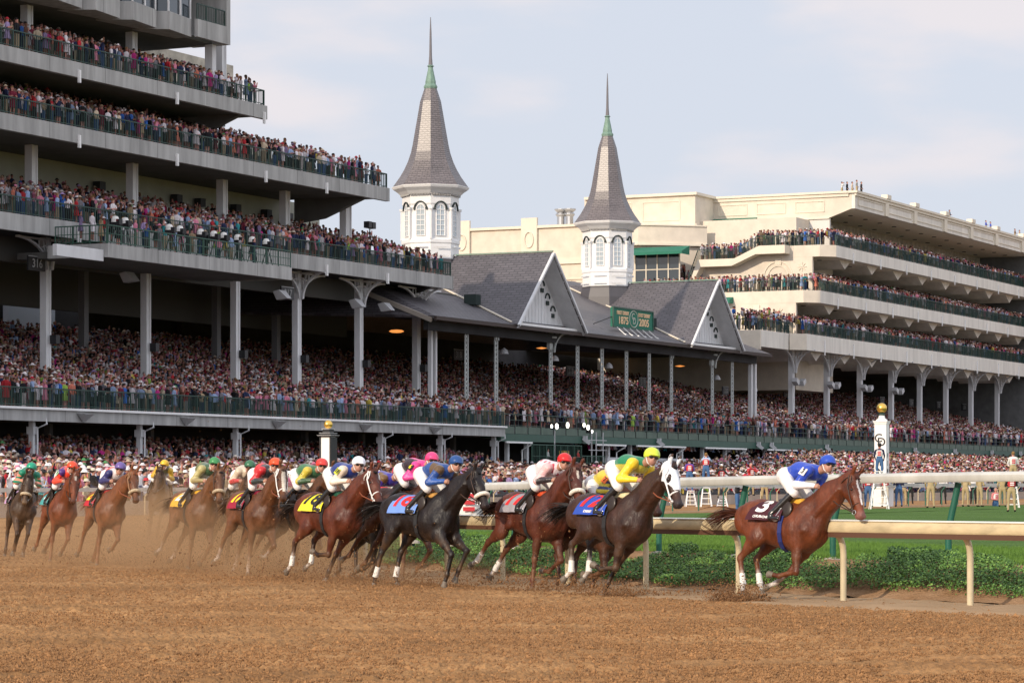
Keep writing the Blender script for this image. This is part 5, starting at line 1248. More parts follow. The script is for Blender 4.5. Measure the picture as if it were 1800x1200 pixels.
# end-wall walkways and right building decks
for se, zt in ((sAe, DA), (sBe, DB), (sCe, DC)):
    add_row(se + .3, SR, WF + .5, zt, .50, True)
    for k in range(1, 8): w_r = WF + .55 + k * .85; add_row(max(se + .6, S({sAe: 1452, sBe: 1424, sCe: 1345}[se], w_r)), SR, w_r, zt + .21 * k, .52)
def add_col(s, w0, w1, z, pitch=.5, full=True, fill=.95):
    w = w0
    while w < w1:
        if rnd.random() < fill: PEOPLE.append((s + rnd.uniform(-.15, .15), w + rnd.uniform(-.1, .1), z, full))
        w += pitch * rnd.uniform(.85, 1.2)
for k in range(3): add_col(sa_ + .55 + k * .8, WF + 1.8, W(1322, sa_), DA - .02 + .1 * k, .52); add_col(sb_ + .6 + k * .8, WF + 1.8, W(1119, sb_), DB - .02 + .12 * k, .5)
add_col(SEd - .7, W(1330, SEd), W(1228, SEd), DA - .0, .5); add_col(SEd - 1.5, W(1330, SEd), W(1228, SEd), DA - .0, .5)
add_col(sx + .6, WLD, wen, ZLD, .5); add_col(sx + 1.2, WLD, wen, ZLD + .02, .6)
w = wst
while w < WLD: PEOPLE.append((sx + .8, w, DA + (ZLD - DA) * (w - wst) / (WLD - wst), True)); w += .4
for i in range(30): PEOPLE.append((sx + .2 + rnd.random() * 1.6, wen + rnd.uniform(-.3, 3.5), DB + 2.0 - 2.0 * i / 30, True))
for k in range(4): add_row(c0 + .3, c1, 105.2 + k * .8, DC + .25 * k, .5, k == 0)
add_col(c0 + .4, 105, 116, DC, .5); add_col(c0 + 1.2, 105, 116, DC + .2, .5)
# apron crowd and the boxes below the mezzanine
def apron_z(s, w): return .55 + max(0, w - 67) * (.042 + .052 * float(smooth(205, 262, s)))
w = 66.4
while w < 97.2:
    s = 86 + rnd.random() * .5
    while s < 372:
        if rnd.random() < .93 and not (s > 196 and s < 262 and w > 94): PEOPLE.append((s + rnd.uniform(-.2, .2), w + rnd.uniform(-.3, .3), apron_z(s, w) - rnd.choice((0, 0, .12, .35)), False))
        s += .62 * rnd.uniform(.8, 1.3) * (1.0 if w < 80 or s > 250 else 1.15)
    w += .95 if w < 80 else 1.1
ap = MB()
for i in range(16):
    w0 = 66 + i * 2.0
    for s0_, s1_ in ((86, 205), (205, 234), (234, 262), (262, 372)):
        z = min(apron_z(s0_, w0), apron_z(s1_, w0)); ap.box(s0_, s1_, w0, w0 + 1.999, .3, z - .02)
o = ap.build('apron', M['step']); stand_obj(o); tag(o, kind='structure')
for k in range(8): add_row(S0, EM, 98.6 + k * .95, 2.3 + .12 * k, .6, fill=.9)
for k in range(8): add_row(S(1062, 98), SR, 99.4 + k * .9, 3.7 + .14 * k, .58, fill=.85)
# visible ones only, nearest become individuals
def proj(s, w, z):
    p = SW(s, w, z); return 900 + p.x / p.y * 5000, 848 - (z - 1.8) / p.y * 5000, p.y
KEEP = []
for (s, w, z, full) in PEOPLE:
    px, py, Z = proj(s, w, z + 1.6)
    if -30 < px < 1830: KEEP.append((Z, s, w, z, full, px, py))
KEEP.sort(key=lambda t: t[0])
N_IND = 236
cand = [k for k in KEEP if -5 < k[5] < 1805 and k[6] < 874 and k[6] > 700]
IND = cand[:N_IND]; ids = set(id(k) for k in IND); REST = [k for k in KEEP if id(k) not in ids]
FACE = ANG   # template faces -y = towards the track in the stand frame
def crowd_mesh(rows):
    groups = {}
    for (Z, s, w, z, full, px, py) in rows:
        arm = rnd.choice((0, 1, 1, 2, 0, 0, 3) if rnd.random() < .8 else (0,)); ht = pick(HATS); hat = 0 if ht[1] is None else rnd.choice((1, 1, 2)); sk = rnd.random() < .45
        groups.setdefault((arm, hat, sk, full), []).append((s, w, z, ht))
    Vs, Fs, Cs = [], [], []; off = 0
    for k, L_ in groups.items():
        V, F, G = templ(*k); n = len(L_); pos = np.array([t[:3] for t in L_]); a = rng.normal(.0, .38, n) + .25; sc = rng.normal(1, .05, n); c, s_ = np.cos(a)[:, None], np.sin(a)[:, None]
        P = V[None] * sc[:, None, None]; P = np.stack([P[..., 0] * c - P[..., 1] * s_, P[..., 0] * s_ + P[..., 1] * c, P[..., 2]], -1) + pos[:, None]
        col = np.zeros((n, 5, 3)); 
        for i, t in enumerate(L_):
            col[i, 0] = rnd.choice(SKINS); col[i, 1] = pick(TOPS)[1]; col[i, 2] = pick(BOTS)[1]; col[i, 3] = rnd.choice(HAIRS); col[i, 4] = t[3][1] or (0, 0, 0)
        col *= rng.uniform(.4, 1.02, (n, 1, 1)) * np.array([1.0, .93, .96]); Vs.append(P.reshape(-1, 3)); Cs.append(col[:, G].reshape(-1, 3)); Fs.append((F[None] + (np.arange(n) * len(V))[:, None, None]).reshape(-1, 4) + off); off += n * len(V)
    return np_mesh('crowd', np.concatenate(Vs), np.concatenate(Fs), np.concatenate(Cs))
M['crowd'] = mat('crowd_cloth', (.3, .3, .3), .8, attr='Col', spec=.2)
co = link_mesh('crowd', crowd_mesh(REST), None, M['crowd']); stand_obj(co); tag(co, 'packed race-day crowd in summer clothes and hats filling every deck', 'crowd', kind='stuff')
print('crowd', len(REST), 'individuals', len(IND))

# ---- individual spectators and officials: one continuous body each
def figure(arm='rest', skirt=False, sit=False, vox=.026, bend=0.0, legs='stand'):
    f = Field(vox, .04)
    hip = .92
    if skirt: f.cone((0, 0, .98), (0, 0, .56), .15, .235, reg=1, ys=.75)
    for sx in (-1, 1):
        st = .04 if legs == 'stand' else .0
        if not skirt: f.cone((.09 * sx, 0, hip), ((.10 + st) * sx, -.02, .50), .095, .065, reg=2, ys=1.05)
        f.cone(((.10 + st * .5) * sx, -.02, .50), ((.11 + st) * sx, .02, .09), .062 if not skirt else .05, .042 if not skirt else .034, reg=2 if not skirt else 0)
        f.cone(((.11 + st) * sx, .03, .055), ((.12 + st) * sx, -.13, .035), .045, .034, reg=5)
    f.cone((0, .0, .96), (0, 0, 1.12), .135, .13, reg=2 if not skirt else 1, ys=.72); f.cone((0, 0, 1.08), (0, -.01, 1.32), .135, .165, reg=1, ys=.68)
    f.cone((-.14, 0, 1.385), (.14, 0, 1.385), .072, .072, reg=1, ys=1); f.cone((0, 0, 1.40), (0, -.02, 1.52), .055, .05, reg=0, k=.02)
    f.ell((0, -.02, 1.61), (.078, .095, .115), reg=0, k=.02); f.ell((0, .012, 1.645), (.086, .098, .095), reg=3, k=.008); f.ell((0, -.118, 1.60), (.014, .02, .02), reg=0, k=.012)
    for sx in (-1, 1):
        sh = (.185 * sx, 0, 1.375)
        if arm == 'rest': el, ha = (.245 * sx, .02, 1.12), (.20 * sx, -.13, .93)
        elif arm == 'rail': el, ha = (.26 * sx, -.05, 1.13), (.10 * sx, -.28, 1.10)
        elif arm == 'binocular': el, ha = (.27 * sx, -.17, 1.28), (.07 * sx, -.17, 1.57)
        elif arm == 'fold': el, ha = (.25 * sx, -.06, 1.14), (-.05 * sx, -.19, 1.18)
        elif arm == 'up': el, ha = ((.27, -.05, 1.12), (.12, -.24, 1.12)) if sx > 0 else ((-.30, -.08, 1.50), (-.24, -.12, 1.76))
        f.cone(sh, el, .056, .043, reg=1, k=.03); f.cone(el, ha, .042, .028, reg=6, k=.02); h2 = tuple(Vector(ha) + (Vector(ha) - Vector(el)).normalized() * .07); f.cone(ha, h2, .036, .028, reg=0, k=.015)
    if arm == 'binocular': f.cone((-.04, -.15, 1.61), (-.04, -.26, 1.61), .026, .034, reg=5, k=.005); f.cone((.04, -.15, 1.61), (.04, -.26, 1.61), .026, .034, reg=5, k=.005)
    return f
REG_RC = {i: tuple(1.0 if j == 0 else 0.0 for j in range(3)) for i in range(8)}
FIG = {}
def fig_base(arm, skirt):
    k = (arm, skirt)
    if k not in FIG:
        f = figure(arm, skirt); me = f.mesh('tmp'); n = len(me.vertices); V = np.zeros(n * 3, np.float32); me.vertices.foreach_get('co', V); V = V.reshape(-1, 3)
        d = np.stack([f.dist(p, V[:, 0], V[:, 1], V[:, 2]) for p in f.p], 1); reg = np.array([p[5] for p in f.p])[np.argmin(d, 1)]; FIG[k] = (me, reg)
    return FIG[k]
def hat_mesh(kind):
    mb = MB()
    if kind == 'wide brim hat': mb.lathe([(.105, 1.66), (.205, 1.645), (.21, 1.66), (.115, 1.70), (.095, 1.77), (.05, 1.79), (.001, 1.79)], 14, (0, 0, 0), close=False)
    elif kind == 'hat': mb.lathe([(.10, 1.675), (.15, 1.668), (.15, 1.68), (.105, 1.70), (.09, 1.775), (.04, 1.79), (.001, 1.785)], 12, (0, 0, 0), close=False)
    else: mb.lathe([(.098, 1.655), (.10, 1.70), (.075, 1.75), (.03, 1.768), (.001, 1.77)], 12, (0, .005, 0), close=False); mb.add([(-.07, -.08, 1.665), (.07, -.08, 1.665), (.05, -.19, 1.65), (-.05, -.19, 1.65), (-.07, -.08, 1.675), (.07, -.08, 1.675), (.05, -.19, 1.66), (-.05, -.19, 1.66)], [(3, 2, 1, 0), (4, 5, 6, 7), (0, 1, 5, 4), (1, 2, 6, 5), (2, 3, 7, 6), (3, 0, 4, 7)])
    return mb
def recolored(arm, skirt, skin, top, bot, hair, shoe=(.02, .02, .02), sleeve=None):
    me0, reg = fig_base(arm, skirt); me = me0.copy(); tab = np.array([skin, top, bot, hair, hair, shoe, sleeve or top]); C = np.ones((len(reg), 4), np.float32); C[:, :3] = tab[reg]
    ca = me.color_attributes.new('Col', 'FLOAT_COLOR', 'POINT'); ca.data.foreach_set('color', C.ravel()); return me
HMATS = {}
def hat_mat(nm, c):
    if nm not in HMATS: HMATS[nm] = mat('hat_' + nm.replace(' ', '_'), c, .8, var=.05, vscale=9)
    return HMATS[nm]
used = set()
ZONES = [(-10, 60, 'left of the first white post under the mezzanine'), (60, 150, 'behind the two leftmost racing horses'), (150, 245, 'left of the white post behind the purple capped jockey'), (245, 330, 'right of the white post near the yellow capped jockey'), (330, 420, 'behind the green capped jockey'), (420, 500, 'behind the orange capped jockey'), (500, 580, 'left of the black sided marker pole'), (580, 680, 'behind the white capped jockey'), (680, 790, 'behind the pink silks jockey'), (790, 900, 'between the blue and the red capped jockeys'), (900, 1010, 'near the red capped jockey'), (1010, 1240, 'behind the lime capped jockey'), (1240, 1500, 'behind the leading jockey'), (1500, 1900, 'right of the finish pole')]
def zone(px): return next(z for a, b, z in ZONES if a <= px < b)
for (Z, s, w, z, full, px, py) in IND:
    rowi = int((w - 66) / .95) + 1; place = zone(px); tier = ('on the balcony rail' if w > 97.5 else ('at the front by the outer rail' if w < 68.5 else ('mid apron' if w < 73 else ('high on the apron' if w < 84 else 'at the back of the apron'))))
    for _ in range(300):
        tn_, tcol, _w = pick(TOPS); ht = pick(HATS); sk = rnd.random() < .4; hk = rnd.choice(('wide brim hat', 'hat', 'wide brim hat')) if sk else rnd.choice(('hat', 'cap', 'hat')); arm = rnd.choice(('rest', 'rail', 'binocular', 'fold', 'up', 'rail'))
        garment = ('dress' if sk else rnd.choice(('shirt', 'jacket'))); head = f'{ht[0]} {hk}' if ht[1] else rnd.choice(('bare head, dark hair', 'bare head, fair hair', 'bare head, grey hair'))
        pose = {'rest': 'arms down', 'rail': 'leaning forward', 'binocular': 'hands at the face', 'fold': 'arms folded', 'up': 'one arm raised'}[arm]
        lab = f'{tn_} {garment}, {head}, {pose}, {place}'
        key = (tn_, garment, head, place)
        if key not in used and len(lab.split()) <= 16: used.add(key); break
    hair = {'dark': (.02, .012, .008), 'fair': (.24, .15, .06), 'grey': (.26, .24, .22)}.get(head.split()[2] if 'bare' in head else 'dark', (.05, .03, .02))
    bt = pick(BOTS)[1]; me = recolored(arm, sk, rnd.choice(SKINS), tcol, bt, hair)
    o = link_mesh('person', me, None, M['crowd']); p = SW(s, w, z); o.location = p; o.rotation_euler = (0, 0, ANG + rnd.gauss(.2, .35)); k = rnd.gauss(1, .04); o.scale = (k, k, k)
    tag(o, lab, 'spectator', 'spectators nearest the track')
    if ht[1]: h = hat_mesh(hk).build('hat', hat_mat(ht[0], ht[1]), o)
# ---- photographers, guards and officials on the turf
def official(px, feet_y, label, top, bot, arm='rest', zlift=0.0, Z=None, cap=None, bib=None, rz=0.0, sc=1.0, cat='photographer', sleeve=None, skin=None):
    Z = Z or (1.8 - TZ) * 5000 / (feet_y - 848); X = (px - 900) / 5000 * Z
    me = recolored(arm, False, skin or rnd.choice(SKINS[:4]), top, bot, rnd.choice(HAIRS), sleeve=sleeve); o = link_mesh('person', me, None, M['crowd']); o.location = (X, Z, TZ + zlift); o.rotation_euler = (0, 0, rz); o.scale = (sc,) * 3
    tag(o, label, cat, 'photographers and guards on the turf')
    if cap: hat_mesh('cap').build('cap', hat_mat(cap[0], cap[1]), o)
    if bib:
        mb = MB(); mb.lathe([(.158, 1.10), (.178, 1.30), (.165, 1.40)], 12, (0, -.005, 0), close=False)
        for i, v in enumerate(mb.v): mb.v[i] = (v[0] * 1.02, v[1] * .74, v[2])
        bm = mb.build('bib', mat('bib_' + bib, {'red': (.55, .03, .04), 'white': (.72, .70, .68)}[bib], .7), o); mb = MB()
        for zz0 in (1.14, 1.22, 1.30):
            for d in (-1, 1): mb.box(-.085, .085, d * .132 - .008, d * .132 + .008, zz0, zz0 + .05)
        mb.build('bib_panels', mat('panel_' + bib, (.74, .72, .70) if bib == 'red' else (.55, .04, .05), .7), bm)
    return o, X, Z
red, wht, nav, khk, jns, blk = (.45, .03, .05), (.68, .67, .65), (.02, .025, .06), (.40, .31, .17), (.06, .13, .27), (.02, .02, .02)
def ladder(px, feet_y, h, label, m=None, Z=None, n=4, w0=.55):
    Z = Z or (1.8 - TZ) * 5000 / (feet_y - 848); X = (px - 900) / 5000 * Z; r = empty('step_ladder', (X, Z, TZ), rnd.uniform(-.15, .15)); tag(r, label, 'ladder', 'white step ladders on the turf'); m = m or M['white_trim']; mb = MB(); k = .30
    for sx in (-1, 1): mb.bar((w0 / 2 * sx, -.35, 0), (k / 2 * sx, 0, h), .05); 
    mb.build('front_frame', m, r); mb = MB()
    for sx in (-1, 1): mb.bar((w0 / 2 * sx, .35, 0), (k / 2 * sx, .03, h), .035)
    mb.bar((-w0 / 2 * .9, .30, h * .15), (w0 / 2 * .9, .30, h * .15), .03); mb.build('rear_frame', m, r)
    for i in range(n): t = (i + .6) / n; ww = w0 + (k - w0) * t; mb = MB(); mb.box(-ww / 2, ww / 2, -.35 * (1 - t) - .06, -.35 * (1 - t) + .06, h * t - .02, h * t + .02); mb.build('step', m, r)
    mb = MB(); mb.box(-.19, .19, -.12, .14, h, h + .04); mb.build('top', m, r)
    return r
A = math.pi
official(1241, 891, 'photographer in pale blue shirt and red bib on a ladder, jeans', (.36, .48, .66), jns, 'binocular', 1.05, Z=146, bib='red', rz=A * .95)
ladder(1241, 891, 1.1, 'white step ladder under the pale blue shirted photographer', Z=146)
official(1212, 891, 'photographer in purple shirt and red bib, leftmost on the turf', (.12, .07, .3), jns, 'fold', .75, Z=147, bib='red', rz=A)
ladder(1214, 891, .8, 'white step ladder left of all the others', Z=147)
official(1268, 891, 'photographer in dark shirt, red bib and white cap, khaki trousers', (.05, .05, .05), khk, 'binocular', .45, Z=147, bib='red', cap=('white', (.7, .7, .68)), rz=A)
ladder(1270, 891, .5, 'low white step ladder left of the leading horse', Z=147)
official(1320, 890, 'photographer raising a camera in red and white bib left of leader', (.45, .05, .06), khk, 'binocular', .55, Z=150, bib='red', rz=.4)
official(1296, 893, 'crouching man in black shirt beside the green slanted post', blk, jns, 'fold', -.35, Z=141, rz=1.2)
official(1344, 890, 'man in white bib with red panels just behind the leading horse', wht, khk, 'rest', .1, Z=150, bib='white', rz=A)
official(1546, 890, 'man in navy shirt, white bib and black cap standing high at finish pole', nav, jns, 'rest', 1.45, Z=141, bib='white', cap=('black', blk), rz=A * .93)
ladder(1545, 896, 1.75, 'tall white step ladder in front of the finish pole', Z=133, n=5, w0=.85)
official(1526, 893, 'man in maroon shirt and red bib left of tall ladder, jeans', (.25, .03, .06), jns, 'rest', 0, Z=143, bib='red', rz=A)
official(1508, 892, 'maroon shirted man bending at the left of the tall ladder', (.28, .05, .07), khk, 'fold', -.30, Z=145, rz=2.2)
official(1556, 892, 'man in grey shirt behind the tall ladder, pale trousers', (.45, .45, .46), (.55, .50, .40), 'fold', 0, Z=146, rz=A, bib='red')
official(1580, 891, 'man in navy shirt and jeans right of the finish pole', nav, jns, 'fold', 0, Z=147, rz=A)
official(1600, 889, 'small man in white shirt, black trousers and white cap by rail', wht, blk, 'fold', -.05, Z=172, cap=('white', (.7, .7, .68)), rz=0)
official(1636, 889, 'large guard in khaki uniform seen from behind, arms down', khk, khk, 'rest', 0, Z=139, rz=A, cat='guard', sc=1.07)
official(1658, 889, 'small man in white shirt, black trousers, between two khaki guards', wht, blk, 'fold', -.05, Z=172, cap=('white', (.7, .7, .68)), rz=0)
official(1697, 889, 'khaki guard standing left of the pair with arms folded', (.42, .33, .19), khk, 'fold', 0, Z=148, rz=2.6, cat='guard')
official(1711, 889, 'man in white shirt and black trousers between khaki guards', wht, blk, 'rest', -.1, Z=165, rz=0)
official(1722, 889, 'khaki guard with one hand forward, right of the white shirt', (.40, .31, .17), (.38, .30, .17), 'rail', 0, Z=147, rz=2.2, cat='guard')
official(1750, 889, 'small man crouching in white bib with red panels by far rail', (.6, .2, .2), jns, 'rail', -.75, Z=150, bib='white', rz=.4)
official(1762, 889, 'khaki guard beside the photographer in shorts', khk, (.36, .28, .15), 'rest', 0, Z=147, rz=A * .9, cat='guard')
official(1778, 903, 'photographer in black shirt, red bib and khaki shorts at the right', blk, khk, 'fold', 0, Z=121, bib='red', rz=A, sc=.98)
official(1781, 893, 'man in white shirt and white bib raised high at right edge', wht, khk, 'fold', 1.05, Z=140, bib='white', rz=A)
ladder(1781, 893, 1.1, 'white step ladder at the right edge of the turf', Z=141)
official(968, 858, 'woman in white top and red cap behind the white turf rail', wht, nav, 'rest', -.4, Z=93, cap=('red', (.6, .03, .05)), rz=.1, sc=.95, cat='official')
official(1600 - 12, 889, 'man in dark blue shirt behind the rail right of pole', (.03, .05, .15), khk, 'rest', -.1, Z=160, rz=.3, cat='official')
for px, y, lab, t, b in ((1480, 333, 'roof watcher raising white arms at the cream corner', wht, khk), (1489, 333, 'roof watcher in black at the cream roof corner', blk, blk), (1498, 333, 'roof watcher in cream shirt at the roof corner', (.6, .5, .4), khk), (1506, 333, 'tallest grey roof watcher of the corner group', (.35, .33, .30), khk), (1514, 336, 'roof watcher in dark jacket last of the corner group', (.06, .05, .05), blk)):
    s = SEd + 2 + (px - 1480) * .03; w_ = W(px, s); 
    me = recolored('binocular' if px == 1480 else 'rest', False, SKINS[0], t, b, HAIRS[0]); o = link_mesh('person', me, None, M['crowd']); o.location = SW(s, w_, RT - .45 if px != 1506 else RT - .25); o.rotation_euler = (0, 0, ANG); tag(o, lab, 'spectator', 'watchers on the cream roof')
for px, lab, t in ((1669, 'lone dark shirted watcher leaning on the long cream parapet', nav), (1733, 'left one of two blue shirted roof watchers', (.08, .10, .40)), (1741, 'right one of two blue shirted roof watchers, leaning', (.10, .14, .50)), (1784, 'brown shirted watcher bending at the far right roof edge', (.2, .12, .06)), (1792, 'tan shirted watcher last on the right roof edge', (.4, .3, .2))):
    s = S(px, 104.2); me = recolored('rail', False, SKINS[0], t, khk, HAIRS[0]); o = link_mesh('person', me, None, M['crowd']); o.location = SW(s, 104.2, RT - .45); o.rotation_euler = (0, 0, ANG); tag(o, lab, 'spectator', 'watchers on the cream roof')
for px, lab in ((357, 'dark figure with camera standing at the top box rail'), (381, 'dark figure leaning on the top box rail at the corner')):
    s = S(px, WU + .8); me = recolored('binocular', False, SKINS[2], blk, blk, HAIRS[0]); o = link_mesh('person', me, None, M['crowd']); o.location = SW(s, WU + .8, zb + .35); o.rotation_euler = (0, 0, ANG + .3); tag(o, lab, 'spectator', 'watchers on the top box balcony')
for px, lab, t in ((963, 'crew member in white shirt seated on camera platform', wht), (1016, 'crew member in red jacket standing on the camera platform', (.5, .03, .03))):
    s = S(px, 95.2); me = recolored('rail', False, SKINS[0], t, blk, HAIRS[0]); o = link_mesh('person', me, None, M['crowd']); o.location = SW(s, 95.2, zf - .1); o.rotation_euler = (0, 0, ANG + .2); tag(o, lab, 'camera crew', 'crew on the camera platform')
# towel / bag hung on the rail between the two leading groups
bg_ = MB(); Zb = 56.0; Xb = (826 - 900) / 5000 * Zb; bg_.lathe([(.10, .62), (.16, .55), (.22, .30), (.27, .04), (.26, 0)], 12, (Xb, Zb, 1.8 - 62 / 5000 * Zb - .0)); o = bg_.build('cloth_bag', M['white_cloth'], None, smooth=True); tag(o, 'white cloth bag with red panels hanging below the turf rail', 'bag')
mb = MB(); zb0 = 1.8 - 62 / 5000 * Zb
for k_ in (0, 1, 2): mb.box(Xb - .13, Xb + .10, Zb - .295 + k_ * .02, Zb - .28 + k_ * .02, zb0 + .14 + k_ * .13, zb0 + .22 + k_ * .13)
q = mb.build('bag_panels', mat('panel_white', (.55, .04, .05), .7), o)
# ------------------------------------------------------------------ galloping horse with rider
def seg(p, ang, L, y=None):
    """2D step in the x-z plane: angle from straight down, forwards positive"""
    a = R(ang); return (p[0] + math.sin(a) * L, p[1] if y is None else y, p[2] - math.cos(a) * L)

# leg poses: hind = femur, tibia, cannon, pastern; fore = humerus, forearm, cannon, pastern  (r = right side, l = left side)
POSES = {
 'gathered': dict(hr=(20, -28, 12, -5), hl=(48, -30, 20, -20), fr=(-42, 4, -62, -95), fl=(-28, -22, -72, -80)),
 'push':     dict(hr=(38, -45, 18, -30), hl=(55, -30, 8, -50), fr=(-30, 12, -75, -100), fl=(-50, -22, -28, -45)),
 'extended': dict(hr=(-2, -52, -38, -70), hl=(10, -40, -30, -62), fr=(-42, -2, 0, 5), fl=(-10, 35, -35, -60)),
 'lift':     dict(hr=(22, -22, 8, 0), hl=(10, -30, -12, -20), fr=(-5, 42, -30, -20), fl=(0, 50, -18, -15)),
 'stride':   dict(hr=(5, -48, -28, -60), hl=(20, -30, -10, -30), fr=(-40, -4, 2, 12), fl=(-8, 50, -52, -85)),
 'front':    dict(hr=(6, -50, -35, -65), hl=(-4, -45, -40, -60), fr=(-40, -3, 1, 14), fl=(-15, 40, -45, -60)),
}
HL = (0.36, 0.43, 0.40, 0.13); FL = (0.25, 0.46, 0.33, 0.13)

def leg_joints(pose, drop=0.0):
    J = {}
    for key, sy in (('r', -1), ('l', 1)):
        a = pose['h' + key]; p = [(-0.60, 0.13 * sy, 1.26)]
        for i in range(4): p.append(seg(p[-1], a[i], HL[i], sy * (0.16, 0.14, 0.12, 0.12)[i]))
        hf = seg(p[-1], a[3] - 8, 0.07); J['h' + key] = (p, hf)
        a = pose['f' + key]; p = [(0.50, 0.15 * sy, 1.10)]
        for i in range(4): p.append(seg(p[-1], a[i], FL[i], sy * (0.145, 0.12, 0.105, 0.105)[i]))
        hf = seg(p[-1], a[3] - 6, 0.065); J['f' + key] = (p, hf)
    return J

def build_horse(name, loc, yaw, pose, coat, label, pitch=0.0, roll=0.0, neck=(40, 0), head=-48, mane=(0.02, 0.012, 0.01), points=None,
                socks='', bands='', blaze=None, cloth=None, bridle=(0.05, 0.025, 0.015), noseband=None, hood=False,
                turn=-9.0, scale=1.0, vox=0.02, hmat=None, seed=0, girth=None, tail_up=0.0, muzzle=None, saddle_pad=None):
    rs = random.Random(seed)
    root = empty(name, loc, yaw)
    root.rotation_euler = (R(roll), R(-pitch), yaw); root.scale = (scale,) * 3
    tag(root, label, 'horse', 'racehorses galloping round the turn')
    J = leg_joints(pose if isinstance(pose, dict) else POSES[pose])
    pts = points if points is not None else coat
    muz = muzzle if muzzle is not None else tuple(c * 0.45 for c in coat)
    white = (0.72, 0.66, 0.60)
    hoofc = (0.10, 0.085, 0.07)
    RC = {0: coat, 1: pts, 2: white, 3: muz, 4: hoofc, 5: tuple(c * 0.75 for c in coat)}
    f = Field(vox, 0.07)
    # trunk
    f.cone((-0.30, 0, 1.17), (0.30, 0, 1.11), 0.30, 0.365, ys=0.80)
    f.cone((-0.55, 0, 1.24), (-0.10, 0, 1.19), 0.24, 0.29, ys=0.84)
    f.cone((0.34, 0, 1.40), (0.08, 0, 1.44), 0.13, 0.11, ys=0.7)       # withers
    f.cone((0.0, 0, 1.40), (-0.50, 0, 1.43), 0.10, 0.12, ys=1.1)       # back
    f.ell((-0.62, 0, 1.33), (0.30, 0.25, 0.22), rot=14)               # croup
    f.ell((-0.82, 0, 1.22), (0.14, 0.17, 0.20))
    f.ell((0.48, 0, 1.10), (0.23, 0.235, 0.32), rot=-18)                # breast
    f.ell((0.57, 0, 0.97), (0.11, 0.17, 0.13))
    for sy in (-1, 1):
        f.ell((0.36, 0.15 * sy, 1.27), (0.15, 0.09, 0.25), rot=-22)    # shoulder
        f.ell((0.44, 0.16 * sy, 1.06), (0.13, 0.075, 0.12))
        f.ell((-0.58, 0.16 * sy, 1.32), (0.17, 0.09, 0.15), rot=20)    # hip
        f.ell((0.64, 0.095 * sy, 1.06), (0.075, 0.085, 0.15), k=.02)          # pectoral
        f.ell((0.27, 0.225 * sy, 1.10), (0.12, 0.07, 0.15), rot=35, k=.022)   # triceps
        f.cone((0.20, 0.12 * sy, 1.42), (0.52, 0.20 * sy, 1.06), 0.075, 0.085, k=.022)   # shoulder blade
        f.cone((0.06, 0.13 * sy, 1.40), (0.30, 0.22 * sy, 1.16), 0.06, 0.07, k=.022)
        f.ell((-0.50, 0.165 * sy, 1.36), (0.14, 0.085, 0.10), rot=-20, k=.022)
        f.ell((-0.78, 0.13 * sy, 1.22), (0.12, 0.10, 0.22), rot=10, k=.022)
        f.ell((-0.40, 0.19 * sy, 1.03), (0.09, 0.06, 0.13), rot=-30, k=.025)
        f.ell((-0.30, 0.30 * sy, 1.22), (0.12, 0.045, 0.14), k=.04, sub=True)            # flank hollow
    # neck and head
    na = R(neck[0] - 6); nb = (0.42, 0, 1.30)
    td = R(turn)
    def hp(dx, dz, y=0.0):   # point in the head/neck frame, swung sideways by turn
        return (0.42 + dx * math.cos(td) - y * math.sin(td), dx * math.sin(td) + y * math.cos(td), 1.30 + dz)
    nl = 0.96; HS = 1.20
    poll = (math.cos(na) * nl, math.sin(na) * nl)
    mid = (math.cos(na) * nl * 0.5, math.sin(na) * nl * 0.5 + 0.02)
    f.cone(hp(0.0, -0.04), hp(mid[0], mid[1]), 0.30, 0.205, ys=0.60)
    f.cone(hp(-0.04, 0.08), hp(mid[0] - 0.03, mid[1] + 0.05), 0.16, 0.12, ys=0.5)
    f.cone(hp(mid[0], mid[1]), hp(poll[0], poll[1]), 0.205, 0.125, ys=0.60)
    for sy in (-1, 1):
        f.cone(hp(0.02, 0.10, .10 * sy), hp(mid[0], mid[1] + .05, .07 * sy), .07, .055, k=.02); f.cone(hp(0.12, -0.10, .11 * sy), hp(poll[0] * .8, poll[1] * .8 - .06, .065 * sy), .075, .05, k=.02)
    ha = R(head)
    def hd(t, n, y=0.0):     # t along the face from poll to muzzle, n towards the forehead side
        t *= HS; n *= HS; y *= HS
        return hp(poll[0] + math.cos(ha) * t - math.sin(ha) * n, poll[1] + math.sin(ha) * t + math.cos(ha) * n, y)
    f.rs = HS
    f.cone(hd(0.03, -0.02), hd(0.25, -0.035), 0.098, 0.088, reg=0, ys=0.80, k=0.04)
    f.cone(hd(0.25, -0.015), hd(0.50, -0.03), 0.074, 0.052, reg=0, ys=0.80, k=0.04)
    f.ell(hd(0.13, -0.10), (0.115, 0.072, 0.085), rot=head, k=0.04)           # jowl
    f.cone(hd(0.15, -0.13), hd(0.46, -0.085), 0.042, 0.030, ys=0.8, k=0.04)  # jaw
    f.ell(hd(0.545, -0.038), (0.062, 0.052, 0.055), reg=3, rot=head, k=0.03)  # muzzle
    f.ell(hd(0.52, -0.098), (0.048, 0.036, 0.026), reg=3, rot=head, k=0.02)   # lower lip
    for sy in (-1, 1):
        f.ell(hd(0.57, -0.02, 0.034 * sy), (0.026, 0.018, 0.03), reg=3, rot=head, k=0.015)
        f.ell(hd(0.585, -0.022, 0.050 * sy), (0.014, 0.012, 0.020), reg=3, rot=head, k=0.01, sub=True)
        f.ell(hd(0.175, 0.030, 0.062 * sy), (0.040, 0.020, 0.022), rot=head, k=0.02)   # brow
        f.ell(hd(0.20, 0.005, 0.088 * sy), (0.024, 0.014, 0.018), rot=head, k=0.012, sub=True)
        f.cone(hd(0.24, -0.02, 0.062 * sy), hd(0.40, -0.03, 0.050 * sy), 0.016, 0.010, k=0.02)  # cheek crest
